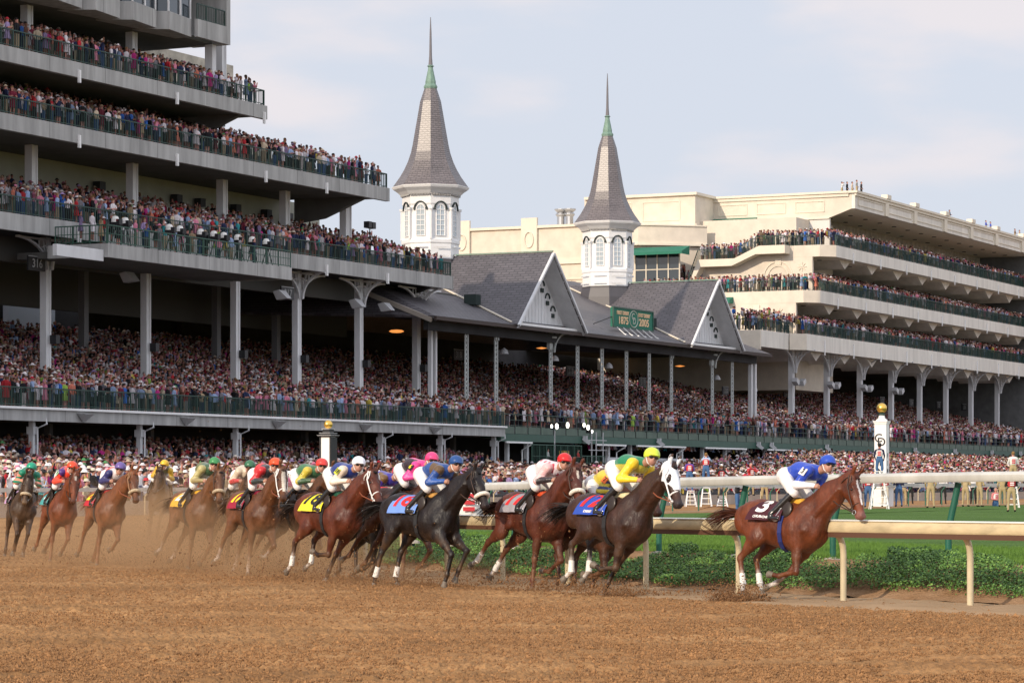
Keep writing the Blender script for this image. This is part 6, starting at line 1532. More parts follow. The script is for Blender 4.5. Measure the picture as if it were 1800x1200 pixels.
        e0 = hd(0.0, 0.055, 0.045 * sy); e1 = hd(-0.045, 0.150, 0.062 * sy); e2 = hd(-0.045, 0.205, 0.060 * sy)
        f.cone(e0, e1, 0.028, 0.027, ys=0.8, k=0.02); f.cone(e1, e2, 0.025, 0.008, ys=0.8, k=0.02)
    f.rs = 1.0
    # legs
    for key, sy in (('r', -1), ('l', 1)):
        p, hf = J['h' + key]
        w2 = 2 if ('h' + key) in socks else 1
        f.cone(p[0], p[1], 0.175, 0.125, ys=0.62)
        f.cone((p[0][0] - 0.14, p[0][1], p[0][2] - 0.05), seg(p[1], 0, 0.05), 0.14, 0.09, ys=0.6)   # buttock
        q = tuple(p[1][i] + (p[2][i] - p[1][i]) * 0.45 for i in range(3))
        f.cone(p[1], q, 0.125, 0.088, ys=0.66, k=0.05); f.cone(q, p[2], 0.088, 0.044, ys=0.75, k=0.04)
        a = math.atan2(p[2][0] - p[1][0], -(p[2][2] - p[1][2]))
        hk = (p[2][0] - math.cos(a) * 0.035, p[2][1], p[2][2] - math.sin(a) * 0.035 + 0.015)
        f.ell(p[2], (0.054, 0.043, 0.068), k=0.03, reg=1); f.cone(hk, q, 0.022, 0.018, k=0.02)      # hock and tendon
        f.cone(p[2], p[3], 0.041, 0.032, k=0.02, reg=1); f.ell(p[3], (0.046, 0.040, 0.044), k=0.02, reg=w2)
        ca = math.atan2(p[3][0] - p[2][0], -(p[3][2] - p[2][2]))
        f.cone((p[2][0] - math.cos(ca) * 0.03, p[2][1], p[2][2] - math.sin(ca) * 0.03), (p[3][0] - math.cos(ca) * 0.022, p[3][1], p[3][2] - math.sin(ca) * 0.022), 0.015, 0.015, k=0.02, reg=1)
        if w2 == 2: m_ = tuple(p[3][i] + (p[2][i] - p[3][i]) * 0.45 for i in range(3)); f.cone(m_, p[3], 0.031, 0.029, k=0.01, reg=2)
        f.cone(p[3], p[4], 0.034, 0.036, k=0.02, reg=w2)
        p, hf = J['f' + key]
        w2 = 2 if ('f' + key) in socks else 1
        f.cone(p[0], p[1], 0.135, 0.120, ys=0.68); 
        q = tuple(p[1][i] + (p[2][i] - p[1][i]) * 0.5 for i in range(3))
        f.cone(p[1], q, 0.112, 0.075, ys=0.75, k=0.05); f.cone(q, p[2], 0.075, 0.046, ys=0.85, k=0.03); f.ell(tuple(p[1][i] + (p[2][i] - p[1][i]) * .25 + (.035, .02 * sy, 0)[i] for i in range(3)), (.06, .05, .12), rot=0, k=.02)
        f.ell(p[2], (0.052, 0.048, 0.062), k=0.02, reg=1)
        f.cone(p[2], p[3], 0.039, 0.032, k=0.02, reg=1); f.ell(p[3], (0.045, 0.039, 0.043), k=0.02, reg=w2)
        ca = math.atan2(p[3][0] - p[2][0], -(p[3][2] - p[2][2]))
        f.cone((p[2][0] - math.cos(ca) * 0.028, p[2][1], p[2][2] - math.sin(ca) * 0.028), (p[3][0] - math.cos(ca) * 0.022, p[3][1], p[3][2] - math.sin(ca) * 0.022), 0.014, 0.014, k=0.02, reg=1)
        if w2 == 2: m_ = tuple(p[3][i] + (p[2][i] - p[3][i]) * 0.45 for i in range(3)); f.cone(m_, p[3], 0.029, 0.028, k=0.01, reg=2)
        f.cone(p[3], p[4], 0.033, 0.036, k=0.02, reg=w2)
    # dock
    tb = (-0.93, 0, 1.34); f.cone((-0.80, 0, 1.36), tb, 0.06, 0.04, k=0.05)
    me = f.mesh('body', RC)
    V_ = np.zeros(len(me.vertices) * 3, np.float32); me.vertices.foreach_get('co', V_); V_ = V_.reshape(-1, 3); C_ = np.zeros(len(V_) * 4, np.float32); me.color_attributes['Col'].data.foreach_get('color', C_); C_ = C_.reshape(-1, 4)
    mud = np.clip((.95 - V_[:, 2]) / .7, 0, 1) * .42 * np.clip(.55 + 1.6 * vnoise(V_[:, 0] + V_[:, 1], V_[:, 2], 11, 40 + seed), 0, 1.4); mud = np.clip(mud, 0, .6)[:, None]   # splashed dirt
    C_[:, :3] = C_[:, :3] * (1 - mud) + np.array((.24, .125, .055)) * mud; me.color_attributes['Col'].data.foreach_set('color', C_.ravel())
    # darker dapple towards the points and face markings belong to the coat itself
    if blaze:
        V = np.zeros(len(me.vertices) * 3, np.float32); me.vertices.foreach_get('co', V); V = V.reshape(-1, 3)
        C = np.zeros(len(V) * 4, np.float32); me.color_attributes['Col'].data.foreach_get('color', C); C = C.reshape(-1, 4)
        o0 = np.array(hd(0, 0)); tx = np.array(hd(1, 0)) - o0; nx = np.array(hd(0, 1)) - o0; lx = np.array(hd(0, 0, 1)) - o0
        q = V - o0; t = q @ tx; n_ = q @ nx; l_ = q @ lx
        for (t0, t1, wd, tc_, lc) in blaze:
            u = np.clip((t - t0) / (t1 - t0), 0, 1)
            msk = (t > t0) & (t < t1) & (np.abs(l_ - lc) < wd * (0.6 + 0.4 * np.sin(u * math.pi))) & (n_ > -0.05 + 0.0 * u) & (t < 0.75)
            C[msk, :3] = tc_
        me.color_attributes['Col'].data.foreach_set('color', C.ravel())
    link_mesh('body', me, root, hmat)
    # hooves
    for kk in ('hr', 'hl', 'fr', 'fl'):
        p, hf = J[kk]
        a = np.array(p[4]); b = np.array(hf); d = (b - a); d /= np.linalg.norm(d); 
        fw = np.array((-d[2] if False else math.cos(math.atan2(d[0], -d[2])), 0, math.sin(math.atan2(d[0], -d[2]))))
        mb = MB(); lat = np.array((0, 1, 0)); rings = []
        for (t, r0, sh) in ((-0.015, 0.036, 0.0), (0.02, 0.043, 0.006), (0.075, 0.056, 0.018), (0.085, 0.053, 0.018)):
            c = a + d * t + fw * sh
            rings.append([tuple(c + (fw * math.cos(2 * math.pi * i / 12) * 1.08 + lat * math.sin(2 * math.pi * i / 12)) * r0) for i in range(12)])
        vs = [v for r_ in rings for v in r_]
        fs = [(i * 12 + k, (i + 1) * 12 + k, (i + 1) * 12 + (k + 1) % 12, i * 12 + (k + 1) % 12) for i in range(3) for k in range(12)] + [tuple(range(12)), tuple(reversed(range(36, 48)))]
        mb.add(vs, fs); mb.build('hoof', M['hoof'], root, smooth=True)
        if kk in bands:
            c3, c2 = (np.array(p[2]), np.array(p[3]))
            mb = MB(); pts_ = [tuple(c2 + (c3 - c2) * t) for t in (-0.04, 0.02, 0.20, 0.40)]
            mb.tube(pts_, [0.050, 0.049, 0.046, 0.044], 14); mb.build('leg_bandage', M['bandage'], root, smooth=True)
    # eyes
    for sy in (-1, 1):
        mb = MB(); c = hd(0.20, 0.004, 0.070 * sy); mb.lathe([(0.001, -0.02), (0.012, -0.016), (0.019, -0.006), (0.020, 0.004), (0.014, 0.014), (0.001, 0.02)], 10, c); mb.build('eye', M['eye'], root, smooth=True)
    # mane: many thin locks thrown back along the crest
    cr0, cr1 = 0.12, 1.02
    V, F = [], []
    for i in range(150):
        t = cr0 + (cr1 - cr0) * i / 149 + rs.uniform(-.01, .01)
        bx, bz = poll[0] * t, poll[1] * t + 0.02
        up = 0.105 + 0.055 * (1 - t)
        nx_, nz_ = -math.sin(na), math.cos(na)
        p0 = np.array(hp(bx + nx_ * up, bz + nz_ * up, rs.uniform(-.015, .015)))
        ln = rs.uniform(0.10, 0.20); side = rs.uniform(-0.8, 1.0)
        d = np.array((-0.85, 0.10 * side, rs.uniform(-0.05, 0.45))); wd = rs.uniform(.008, .016)
        k0 = len(V); prev = p0
        for j in range(4):
            wj = wd * (1 - j / 3.3); ww = np.array((0.3, 0.9 if j % 2 else 0.6, 0.3)) * wj
            V += [prev - ww, prev + ww]
            if j < 3: prev = prev + d * ln / 3; d = d + np.array((-0.1, 0.25 * side, -0.28 + rs.uniform(-.1, .1)))
        for j in range(3): F.append((k0 + 2 * j, k0 + 2 * j + 1, k0 + 2 * j + 3, k0 + 2 * j + 2))
    for i in range(16):  # forelock
        p0 = np.array(hd(0.0, 0.085, rs.uniform(-.02, .02))); d = np.array(hd(0.14, rs.uniform(.0, .04), rs.uniform(-.05, .05))) - np.array(hd(0, 0))
        k0 = len(V); ww = np.array((0, .008, .004)); V += [p0 - ww, p0 + ww, p0 + d * .6 + ww, p0 + d * .6 - ww, p0 + d]; F.append((k0, k0 + 1, k0 + 2, k0 + 3))
    me = np_mesh('mane', np.array(V), [np.array(F)]); link_mesh('mane', me, root, mat('mane_%02x%02x' % (int(mane[0] * 255), int(mane[1] * 2550)), mane, 0.55, spec=0.3))
    # tail: locks streaming back
    V, F = [], []
    for i in range(240):
        p0 = np.array(tb) + np.array((rs.uniform(-.03, .03), rs.gauss(0, .015), rs.uniform(-.025, .03)))
        d = np.array((-1.0, rs.gauss(0, .16), rs.gauss(0.05 + tail_up, .13))); ln = rs.uniform(.38, .78); k0 = len(V); wd = rs.uniform(.004, .012)
        a_ = rs.uniform(0, math.pi); wv = np.array((0.1, math.cos(a_), math.sin(a_)))
        prev = p0
        for j in range(7):
            wj = wd * (1.15 - j / 6) ; V += [prev - wv * wj, prev + wv * wj]
            prev = prev + d / np.linalg.norm(d) * ln / 6; d = d + np.array((-.02, rs.gauss(0, .06), -.17 + tail_up * .15 + rs.gauss(0, .05)))
        for j in range(6): F.append((k0 + 2 * j, k0 + 2 * j + 1, k0 + 2 * j + 3, k0 + 2 * j + 2))
    me = np_mesh('tail', np.array(V), [np.array(F)]); link_mesh('tail', me, root, MATS['mane_%02x%02x' % (int(mane[0] * 255), int(mane[1] * 2550))])
    # bridle
    bm_ = mat('strap_%d_%d' % (int(bridle[0] * 999), int(bridle[2] * 999)), bridle, 0.45)
    mb = MB(); bw = 0.008 if bridle[0] < .3 else 0.012
    def loop(t, n0, rn, ry, m=14, tilt=0.0, r=None):
        pl = []
        for i in range(m + 1):
            a = 2 * math.pi * i / m; pl.append(hd(t + tilt * math.sin(a), n0 + rn * math.sin(a), ry * math.cos(a)))
        mb.tube(pl, r or bw, 6)
    loop(0.40, -0.06, 0.088, 0.062); loop(0.02, -0.045, 0.115, 0.092, tilt=0.0)
    for sy in (-1, 1):
        mb.tube([hd(0.0, 0.04, .075 * sy), hd(0.12, -0.02, .096 * sy), hd(0.28, -0.05, .085 * sy), hd(0.42, -0.085, .055 * sy), hd(0.49, -0.08, .048 * sy)], bw, 6)
        mb.tube([hd(0.02, 0.06, .06 * sy), hd(0.09, 0.045, .080 * sy), hd(0.13, 0.0, 0.095 * sy)], bw * .8, 6)
    mb.build('bridle', bm_, root, smooth=True)
    mb = MB()
    for sy in (-1, 1):
        c = hd(0.485, -0.08, .056 * sy); pl = [(c[0] + .032 * math.cos(a), c[1], c[2] + .032 * math.sin(a)) for a in [2 * math.pi * i / 12 for i in range(13)]]
        mb.tube(pl, .006, 6)
    mb.build('bit_ring', M['steel'], root, smooth=True)
    mb = MB()
    for sy in (-1, 1):
        h0 = Vector((0.66, .07 * sy, 1.66)); b0 = Vector(hd(0.485, -.085, .058 * sy)); b0b = Vector(hd(.3, -.12, .10 * sy))
        mb.tube([b0, (b0 + h0) / 2 + Vector((0.04, .05 * sy, -.05)), h0, h0 + Vector((-.1, 0, -.06)), h0 + Vector((-.12, -.03 * sy, -.2))], .010, 6)
    mb.build('reins', bm_ if bridle[0] < .3 else M['reins'], root, smooth=True)
    if noseband:
        mb = MB(); pl = [hd(0.385 + 0.02 * math.sin(a), -0.045 + 0.105 * math.sin(a), 0.082 * math.cos(a)) for a in [R(x) for x in range(-30, 211, 16)]]
        mb.tube(pl, [0.012] + [0.034] * (len(pl) - 2) + [0.012], 10); mb.build('shadow_roll', noseband, root, smooth=True)
    if hood:
        g = Field(0.012, 0.03)
        g.rs = HS; g.cone(hd(0.0, -0.015), hd(0.25, -0.03), 0.106, 0.092, ys=0.82, k=.03); g.cone(hd(0.2, -0.012), hd(0.33, -0.02), 0.088, 0.078, ys=0.82, k=.03)
        g.ell(hd(0.12, -0.095), (0.11, 0.075, 0.085), rot=head, k=.03)
        for sy in (-1, 1):
            e0 = hd(0.0, 0.055, 0.045 * sy); e1 = hd(-0.045, 0.150, 0.062 * sy); g.cone(e0, e1, 0.036, 0.032, ys=0.7, k=.02)
            g.ell(hd(0.20, 0.005, 0.095 * sy), (0.050, 0.06, 0.042), rot=head, k=.005, sub=True)
        g.ell(hd(0.42, -0.13), (0.20, 0.2, 0.12), rot=head - 20, k=.005, sub=True)
        link_mesh('hood', g.mesh('hood'), root, M['hood'])
    # breast strap, girth, saddle, saddle cloth
    mb = MB()
    pl = []
    for i in range(17):
        a = 2 * math.pi * i / 16; pl.append((0.10 + 0.02 * math.sin(a), 0.292 * math.cos(a), 1.135 + 0.375 * math.sin(a)))
    for i in range(16):
        a_, b_ = Vector(pl[i]), Vector(pl[i + 1]); mb.bar(a_, b_, 0.012, 0.075, up=(1, 0, 0))
    mb.build('girth', girth or M['girth'], root, smooth=True)
    # surface param: side of the barrel, x along the body, a = angle down from the spine
    def side(x, s, sy, off=0.0):
        """s = arc length down from the spine"""
        ang = s / 0.36; rt = 0.29 + 0.0 * x
        xx = (x + 0.05); cz = 1.19 - 0.02; ry = 0.292 + off; rz = 0.315 + off + 0.02 * max(0, x * 2) + (0.015 if x < -.2 else 0)
        return (x, sy * ry * math.sin(min(ang, 1.9)) , cz + rz * math.cos(min(ang, 1.9)))
    if cloth:
        cm, ctxt, ccol, brand = cloth
        x0, x1, sl = -0.46, 0.12, 0.56
        V, F = [], []; nx_, ns = 14, 20
        for i in range(nx_ + 1):
            for j in range(ns + 1):
                sj = -sl + 2 * sl * j / ns; x = x0 + (x1 - x0) * i / nx_ - 0.10 * (abs(sj) / sl) * (1 - i / nx_) ; 
                wv = 0.010 * math.sin(x * 23 + sj * 9 + seed) * (abs(sj) / sl) ** 2 + 0.03 * max(0, (abs(sj) / sl - .55)) * (1 + math.sin(x * 14 + seed))
                V.append(side(x, abs(sj), 1 if sj > 0 else -1, 0.03 + wv))
        for i in range(nx_):
            for j in range(ns): a = i * (ns + 1) + j; F.append((a, a + 1, a + ns + 2, a + ns + 1))
        me = np_mesh('saddle_cloth', np.array(V), np.array(F), smooth=True); link_mesh('saddle_cloth', me, root, cm)
        so = bpy.data.objects[-1] if False else None
        for (tx_, size, xo, so_, tm) in [(ctxt, 0.42, -0.25, 0.30, ccol)] + ([(brand[0], 0.050, -0.20, 0.51, brand[1])] if brand else []):
            for sy in (-1, 1):
                tmh = text_mesh(tx_, size, 0.0, 0.012 if size > .3 else 0.002)
                bm_t = bmesh.new(); bm_t.from_mesh(tmh); bmesh.ops.triangulate(bm_t, faces=bm_t.faces[:])
                for _ in range(5):
                    es = [e_ for e_ in bm_t.edges if e_.calc_length() > .05]
                    if es: bmesh.ops.subdivide_edges(bm_t, edges=es, cuts=1); bmesh.ops.triangulate(bm_t, faces=[f_ for f_ in bm_t.faces if len(f_.verts) > 3])
                bm_t.to_mesh(tmh); bm_t.free()
                for v in tmh.vertices:
                    lx_ = v.co.x * (-sy) * (1.0 if sy < 0 else 1.0); x = xo + (v.co.x if sy < 0 else -v.co.x); s_ = so_ - v.co.y
                    x -= 0.10 * (abs(s_) / sl) * (1 - (x - x0) / (x1 - x0))
                    wv = 0.010 * math.sin(x * 23 + sy * s_ * 9 + seed) * (abs(s_) / sl) ** 2 + 0.03 * max(0, (abs(s_) / sl - .55)) * (1 + math.sin(x * 14 + seed))
                    v.co = side(x, s_, sy, 0.036 + wv)
                tmh.materials.append(tm); o = bpy.data.objects.new('cloth_number' if size > .3 else 'cloth_name', tmh); COL.objects.link(o); o.parent = root
    if saddle_pad:
        g = Field(0.014, 0.03); g.cone((0.30, 0, 1.50), (-0.02, 0, 1.485), 0.07, 0.07, ys=2.5); g.ell((0, 0, 1.28), (.4, .22, .22), sub=True, k=.01)
        link_mesh('saddle_pad', g.mesh('saddle_pad'), root, saddle_pad)
    g = Field(0.012, 0.025); g.cone((0.20, 0, 1.535), (-0.12, 0, 1.52), 0.055, 0.06, ys=1.9)
    for sy in (-1, 1): g.ell((0.12, 0.26 * sy, 1.36), (0.15, 0.03, 0.14), rot=-20)
    link_mesh('saddle', g.mesh('saddle'), root, M['saddle'])
    for sy in (-1, 1):
        mb = MB(); mb.tube([(0.10, 0.27 * sy, 1.42), (0.03, 0.325 * sy, 1.24)], 0.009, 6)
        mb.tube([(0.03 + .055 * math.sin(a), 0.325 * sy, 1.21 - .05 * math.cos(a) + .0) for a in [R(x) for x in range(-130, 131, 20)]], .007, 6)
        mb.tube([(-.02, .325 * sy, 1.175), (.08, .325 * sy, 1.175)], .010, 6); mb.build('stirrup', M['steel'], root)
    return root, J

def build_jockey(loc_root, pitch, helmet_mat, silk_fn, label, breeches=None, sleeve=None, lean=0.0, look=-24.0, visor=True, number=None, name='person', scale=1.0, stripes=None, whip=False, up=0.0):
    """rider crouched over the withers, in the frame of its horse"""
    root = empty(name, tuple(loc_root.location), 0); root.rotation_euler = loc_root.rotation_euler; root.scale = loc_root.scale
    JX = -.05; root.location = loc_root.location + loc_root.rotation_euler.to_matrix() @ Vector((JX * loc_root.scale[0], 0, 0))
    tag(root, label, 'jockey', 'jockeys riding in the race')
    skin = (0.42, 0.22, 0.15)
    hipz, shz = 1.89 + up, 1.93 + up + lean
    hipx, shx = -0.06, 0.44
    f = Field(0.0105, 0.03); g = Field(0.0125, 0.03); br = Field(0.0125, 0.03)
    # body (skin) one continuous surface
    hipL = {}; 
    def limbs(F_, dr, arms=True, legs=True, torso=True, hands=False, armreg=1, treg=0):
        if torso:
            F_.cone((hipx, 0, hipz - .02), (0.16, 0, shz + .015), 0.125 + dr, 0.125 + dr, ys=1.05, reg=treg, k=.05)
            F_.cone((0.16, 0, shz + .015), (shx - .02, 0, shz), 0.13 + dr, 0.115 + dr, ys=1.25, reg=treg, k=.05)
        for sy in (-1, 1):
            if arms:
                sh = (shx, .17 * sy, shz - .01); el = (0.34, .27 * sy, 1.70 + up * .5); ha = (0.58, .165 * sy, 1.735)
                F_.ell(sh, (.078 + dr, .075 + dr, .075 + dr), reg=armreg); F_.cone(sh, el, .062 + dr, .050 + dr, reg=armreg + 1)
                F_.cone(el, ha, .050 + dr, .032 + dr, reg=armreg + 2)
            if legs:
                hp_ = (hipx, .09 * sy, hipz - .03); kn = (0.27, .225 * sy, 1.60 + up * .3); an = (-0.02, .315 * sy, 1.27)
                F_.cone(hp_, kn, .105 + dr, .068 + dr, reg=5, k=.04)
                if legs != 'thigh': F_.cone(kn, an, .060 + dr, .040 + dr, reg=6)
    limbs(f, -0.012)
    hx, hz = shx + 0.23, shz + 0.10
    i0 = len(f.p) + 1; f.rs = 1.10
    f.cone((shx + .02, 0, shz + .02), (hx - .03, 0, hz - .04), .062, .052, reg=7)
    f.ell((hx, 0, hz), (.098, .074, .108), reg=7, k=.02)
    f.ell((hx + .055, 0, hz - .062), (.050, .050, .052), reg=7, k=.03)
    f.ell((hx + .108, 0, hz - .020), (.020, .013, .024), reg=7, k=.012)     # nose
    f.ell((hx + .094, 0, hz - .068), (.013, .026, .009), reg=8, k=.005)     # mouth
    for sy in (-1, 1): f.ell((hx - .005, .080 * sy, hz - .015), (.020, .010, .030), reg=7, k=.01)
    f.rs = 1.0; piv = np.array((hx - .04, 0, hz)); lk = R(look); cl__, sl__ = math.cos(lk), math.sin(lk)
    for q_ in range(i0, len(f.p)):
        p_ = list(f.p[q_]); d_ = p_[1] - piv; p_[1] = piv + np.array((d_[0] * cl__ - d_[1] * sl__, d_[0] * sl__ + d_[1] * cl__, d_[2])); p_[4] = lk; f.p[q_] = tuple(p_)
    HM = Matrix.Translation(Vector(piv)) @ Matrix.Rotation(lk, 4, 'Z') @ Matrix.Diagonal((1.10, 1.10, 1.10, 1)) @ Matrix.Translation(-Vector(piv))
    for sy in (-1, 1):
        ha = Vector((0.58, .165 * sy, 1.735))
        f.ell(tuple(ha + Vector((.045, 0, -.008))), (.045, .022, .034), reg=7, k=.02)
        for i in range(4):
            b = ha + Vector((.078, -.004 * sy, .020 - .016 * i)); L1 = (.030, .033, .031, .025)[i]
            e = b + Vector((.012, -L1 * sy, -.004)); e2 = e + Vector((-.026, -.006 * sy, -.006))
            f.cone(tuple(b), tuple(e), .0095, .0088, reg=7, k=.006); f.cone(tuple(e), tuple(e2), .0088, .0075, reg=7, k=.006)
        b = ha + Vector((.030, -.012 * sy, .026)); f.cone(tuple(b), tuple(b + Vector((.034, -.018 * sy, .012))), .0105, .009, reg=7, k=.006)
    RC = {i: skin for i in range(9)}; RC[8] = (.35, .12, .10); RC[7] = skin
    for i in range(7): RC[i] = skin
    link_mesh('body', f.mesh('body', RC), root, M['skin'])
    # silks
    limbs(g, 0.010, legs=False)
    g.cone((shx + .02, 0, shz + .02), (shx + .075, 0, shz + .045), .070, .062, reg=0)
    sub_floor = hipx + 0.0
    me = g.mesh('silks', None, color_fn=lambda V: silk_fn(V, g, shx, shz, hipx, hipz), blend=.004)
    link_mesh('silks', me, root, M['silk'])
    limbs(br, 0.012, arms=False, legs='thigh', torso=False)
    br.ell((hipx - .03, 0, hipz - .03), (.145, .165, .150), reg=5, k=.05)
    link_mesh('breeches', br.mesh('breeches'), root, breeches or M['breeches'])
    for sy in (-1, 1):
        b = Field(0.0125, 0.02); kn = (0.25, .228 * sy, 1.575 + up * .3); an = (-0.02, .315 * sy, 1.27)
        b.cone(kn, an, .066, .045); b.cone(an, (-.03, .32 * sy, 1.215), .046, .042); b.cone((-.03, .32 * sy, 1.205), (.125, .325 * sy, 1.20), .040, .030)
        link_mesh('boot', b.mesh('boot'), root, M['boot'])
    # helmet, goggles
    h = Field(0.010, 0.012); h.ell((hx - .008, 0, hz + .045), (.128, .108, .105)); h.ell((hx + .02, 0, hz - .075), (.20, .16, .085), sub=True, k=.01)
    h.cone((hx + .085, -.05, hz + .030), (hx + .085, .05, hz + .030), .018, .018); h.ell((hx + .125, 0, hz + .025), (.045, .07, .010))
    me = h.mesh('helmet', None, color_fn=stripes) if stripes else h.mesh('helmet'); me.transform(HM); link_mesh('helmet', me, root, helmet_mat)
    gg = MB(); c = (hx, 0, hz + .012)
    pl = [(c[0] + .108 * math.cos(a), .086 * math.sin(a), c[2]) for a in [2 * math.pi * i / 24 for i in range(25)]]
    gg.tube(pl, .010, 6); gg.build('goggle_strap', M['boot'], root, smooth=True).data.transform(HM)
    gl = Field(0.009, 0.012)
    for sy in (-1, 1): gl.ell((hx + .088, .034 * sy, hz + .004), (.026, .036, .024))
    link_mesh('goggles', gl.mesh('goggles'), root, M['goggle']).data.transform(HM)
    st = MB(); st.tube([(hx + .01, -.088, hz + .02), (hx + .035, -.062, hz - .07), (hx + .05, 0, hz - .115), (hx + .035, .062, hz - .07), (hx + .01, .088, hz + .02)], .008, 6); st.build('chin_strap', M['white_cloth'], root, smooth=True).data.transform(HM)
    if number:
        txt, nm, pm = number
        sy = -1
        sh = Vector((shx, .17 * sy, shz - .01)); el = Vector((0.34, .27 * sy, 1.70)); ax_ = (el - sh).normalized()
        out = Vector((0.15, -1, .45)).normalized(); out = (out - ax_ * out.dot(ax_)).normalized(); rt = ax_.cross(out) * 1.0
        c = sh + ax_ * .07 + out * .082
        rt = (-ax_).cross(out).normalized()
        mx = Matrix((( rt.x, -ax_.x, out.x, c.x), (rt.y, -ax_.y, out.y, c.y), (rt.z, -ax_.z, out.z, c.z), (0, 0, 0, 1)))
        pb = MB(); pb.box(-.055, .055, -.06, .06, -.010, 0.0); o = pb.build('arm_band', pm, root); o.data.transform(mx)
        text_obj('arm_number', txt, .11, mx @ Matrix.Translation((0, 0, .004)), nm, root, extrude=.002, bold=.003)
    if whip:
        mb = MB(); mb.tube([(0.66, -.07, 1.68), (0.42, -.26, 1.42), (0.30, -.36, 1.30)], [.009, .006, .005], 6); mb.build('whip', M['boot'], root)
    return root
# ================================================================== the field
def H(*c): return srgb(*c)
CK = .45
def HC(*c): return tuple(v * CK for v in srgb(*c))
def silk(main, sleeve=None, fore=None, yoke=None, pat=None, pcol=None):
    """silk colours: torso, upper sleeve, forearm, and an optional pattern"""
    sleeve = sleeve or main; fore = fore or sleeve
    def fn(V, g, shx, shz, hipx, hipz):
        d = np.stack([g.dist(p, V[:, 0], V[:, 1], V[:, 2]) for p in g.p], 1); reg = np.array([p[5] for p in g.p])[np.argmin(d, 1)]
        C = np.zeros((len(V), 3)); C[:] = main; C[(reg == 1) | (reg == 2)] = sleeve; C[reg == 3] = fore
        tor = reg == 0; ac = np.abs(V[:, 1]); x = V[:, 0]; z = V[:, 2]
        if pat == 'hoops': m = ((reg == 2) | (reg == 3)) & (((z * 9) % 1) > .5); C[m] = pcol
        if pat == 'body_hoops': m = ((z + x * .6) * 7 % 1 > .5); C[m] = pcol
        if pat == 'side': m = tor & (ac > .085) & (x < shx - .05); C[m] = pcol
        if pat == 'yoke': m = tor & (x > shx - .16); C[m] = pcol
        if pat == 'dots': m = tor & (((x * 9) % 1 - .5) ** 2 + ((V[:, 1] * 9 + .5) % 1 - .5) ** 2 < .05); C[m] = pcol
        if pat == 'stripe': m = (reg == 3) | ((reg == 2) & (z < 1.78)); C[m] = pcol
        if pat == 'patch': m = (reg == 1) | (tor & (ac > .09) & (x > shx - .22) & (x < shx - .1)); C[m] = pcol
        if pat == 'breast': m = tor & (z < shz - .02); C[m] = pcol
        return C
    return fn
def capm(nm, *c): return mat('cap_' + nm, srgb(*c), .28, spec=.5, coat=.2)
def stripes_fn(a, b, n=12):
    def fn(V):
        an = np.arctan2(V[:, 1], V[:, 0] - V[:, 0].mean()); m = ((an / (2 * math.pi) * n) % 1) > .5; C = np.zeros((len(V), 3)); C[:] = a; C[m] = b; return C
    return fn
chest, bay, dkbay, blackh, ltch, brown = HC(142, 72, 38), HC(112, 62, 40), HC(84, 52, 38), HC(40, 28, 26), HC(160, 98, 58), HC(118, 80, 52)
cm = coatmat('horse_coat')
YEL, RED, WHT, BLK = mat('number_yellow', H(235, 215, 40), .6), mat('number_red', H(215, 40, 40), .6), mat('number_white', H(235, 232, 228), .6), M['black_lettering']
def clothm(nm, *c): return mat('cloth_' + nm, srgb(*c), .7, bump=.008, bscale=12, var=.06, vscale=5)
def place(px, Z, yaw, sc=1.0):
    y = R(yaw); X = (px - 900) / 5000 * Z; cxl = .22 * sc; return (X - cxl * math.cos(y), Z - cxl * math.sin(y))
def gz(pose, sc=1.0, lift=0.0, pitch=0.0):
    J = leg_joints(pose if isinstance(pose, dict) else POSES[pose]); lo = min(min(J[k][1][2], J[k][0][4][2]) for k in J); return -lo * sc + .01 + lift
def run(px, Z, yaw, pose, coat, label, jl, jk, lift=-.05, sc=1.04, pitch=0.0, roll=-9.5, jscale=1.0, **kw):
    (x, y) = place(px, Z, yaw, sc); z = gz(pose, sc, lift) + float(dirt_z(x, y))
    r, J = build_horse('racehorse', (x, y, z), R(yaw), pose, coat, label, pitch=pitch, roll=roll, hmat=cm, scale=sc, **kw)
    j = build_jockey(r, 0, label=jl, **jk); return r
bandmask = 'hr hl'
# leader
P1 = dict(hr=(30, -40, 16, 6), hl=(44, -38, 22, 30), fr=(-36, 6, -78, -98), fl=(-38, -30, -52, -70))
run(1384, 42.3, -45, P1, chest, 'bright chestnut racehorse leading at the right with a white blaze', 'jockey in blue silks with white sleeves and a blue cap, in the lead',
    dict(helmet_mat=capm('blue', 30, 70, 175), silk_fn=silk(H(32, 68, 178), H(32, 68, 178), H(230, 230, 235), pat='stripe', pcol=H(230, 230, 235)), number=('3', BLK, M['white_cloth']), up=.05),
    lift=.05, sc=1.0, roll=-13, neck=(42, 0), head=-57, socks='hrhlfl', bands='hrhl', blaze=[(.10, .62, .026, (.72, .68, .66), 0.0)], cloth=(clothm('maroon', 66, 18, 30), '3', WHT, ('CHURCHILL', WHT)), girth=mat('girth_blue', H(36, 46, 105), .6), mane=H(70, 34, 20), seed=1, vox=.017, tail_up=.05, saddle_pad=mat('pad_yellow', H(215, 160, 50), .6), muzzle=H(120, 80, 72))
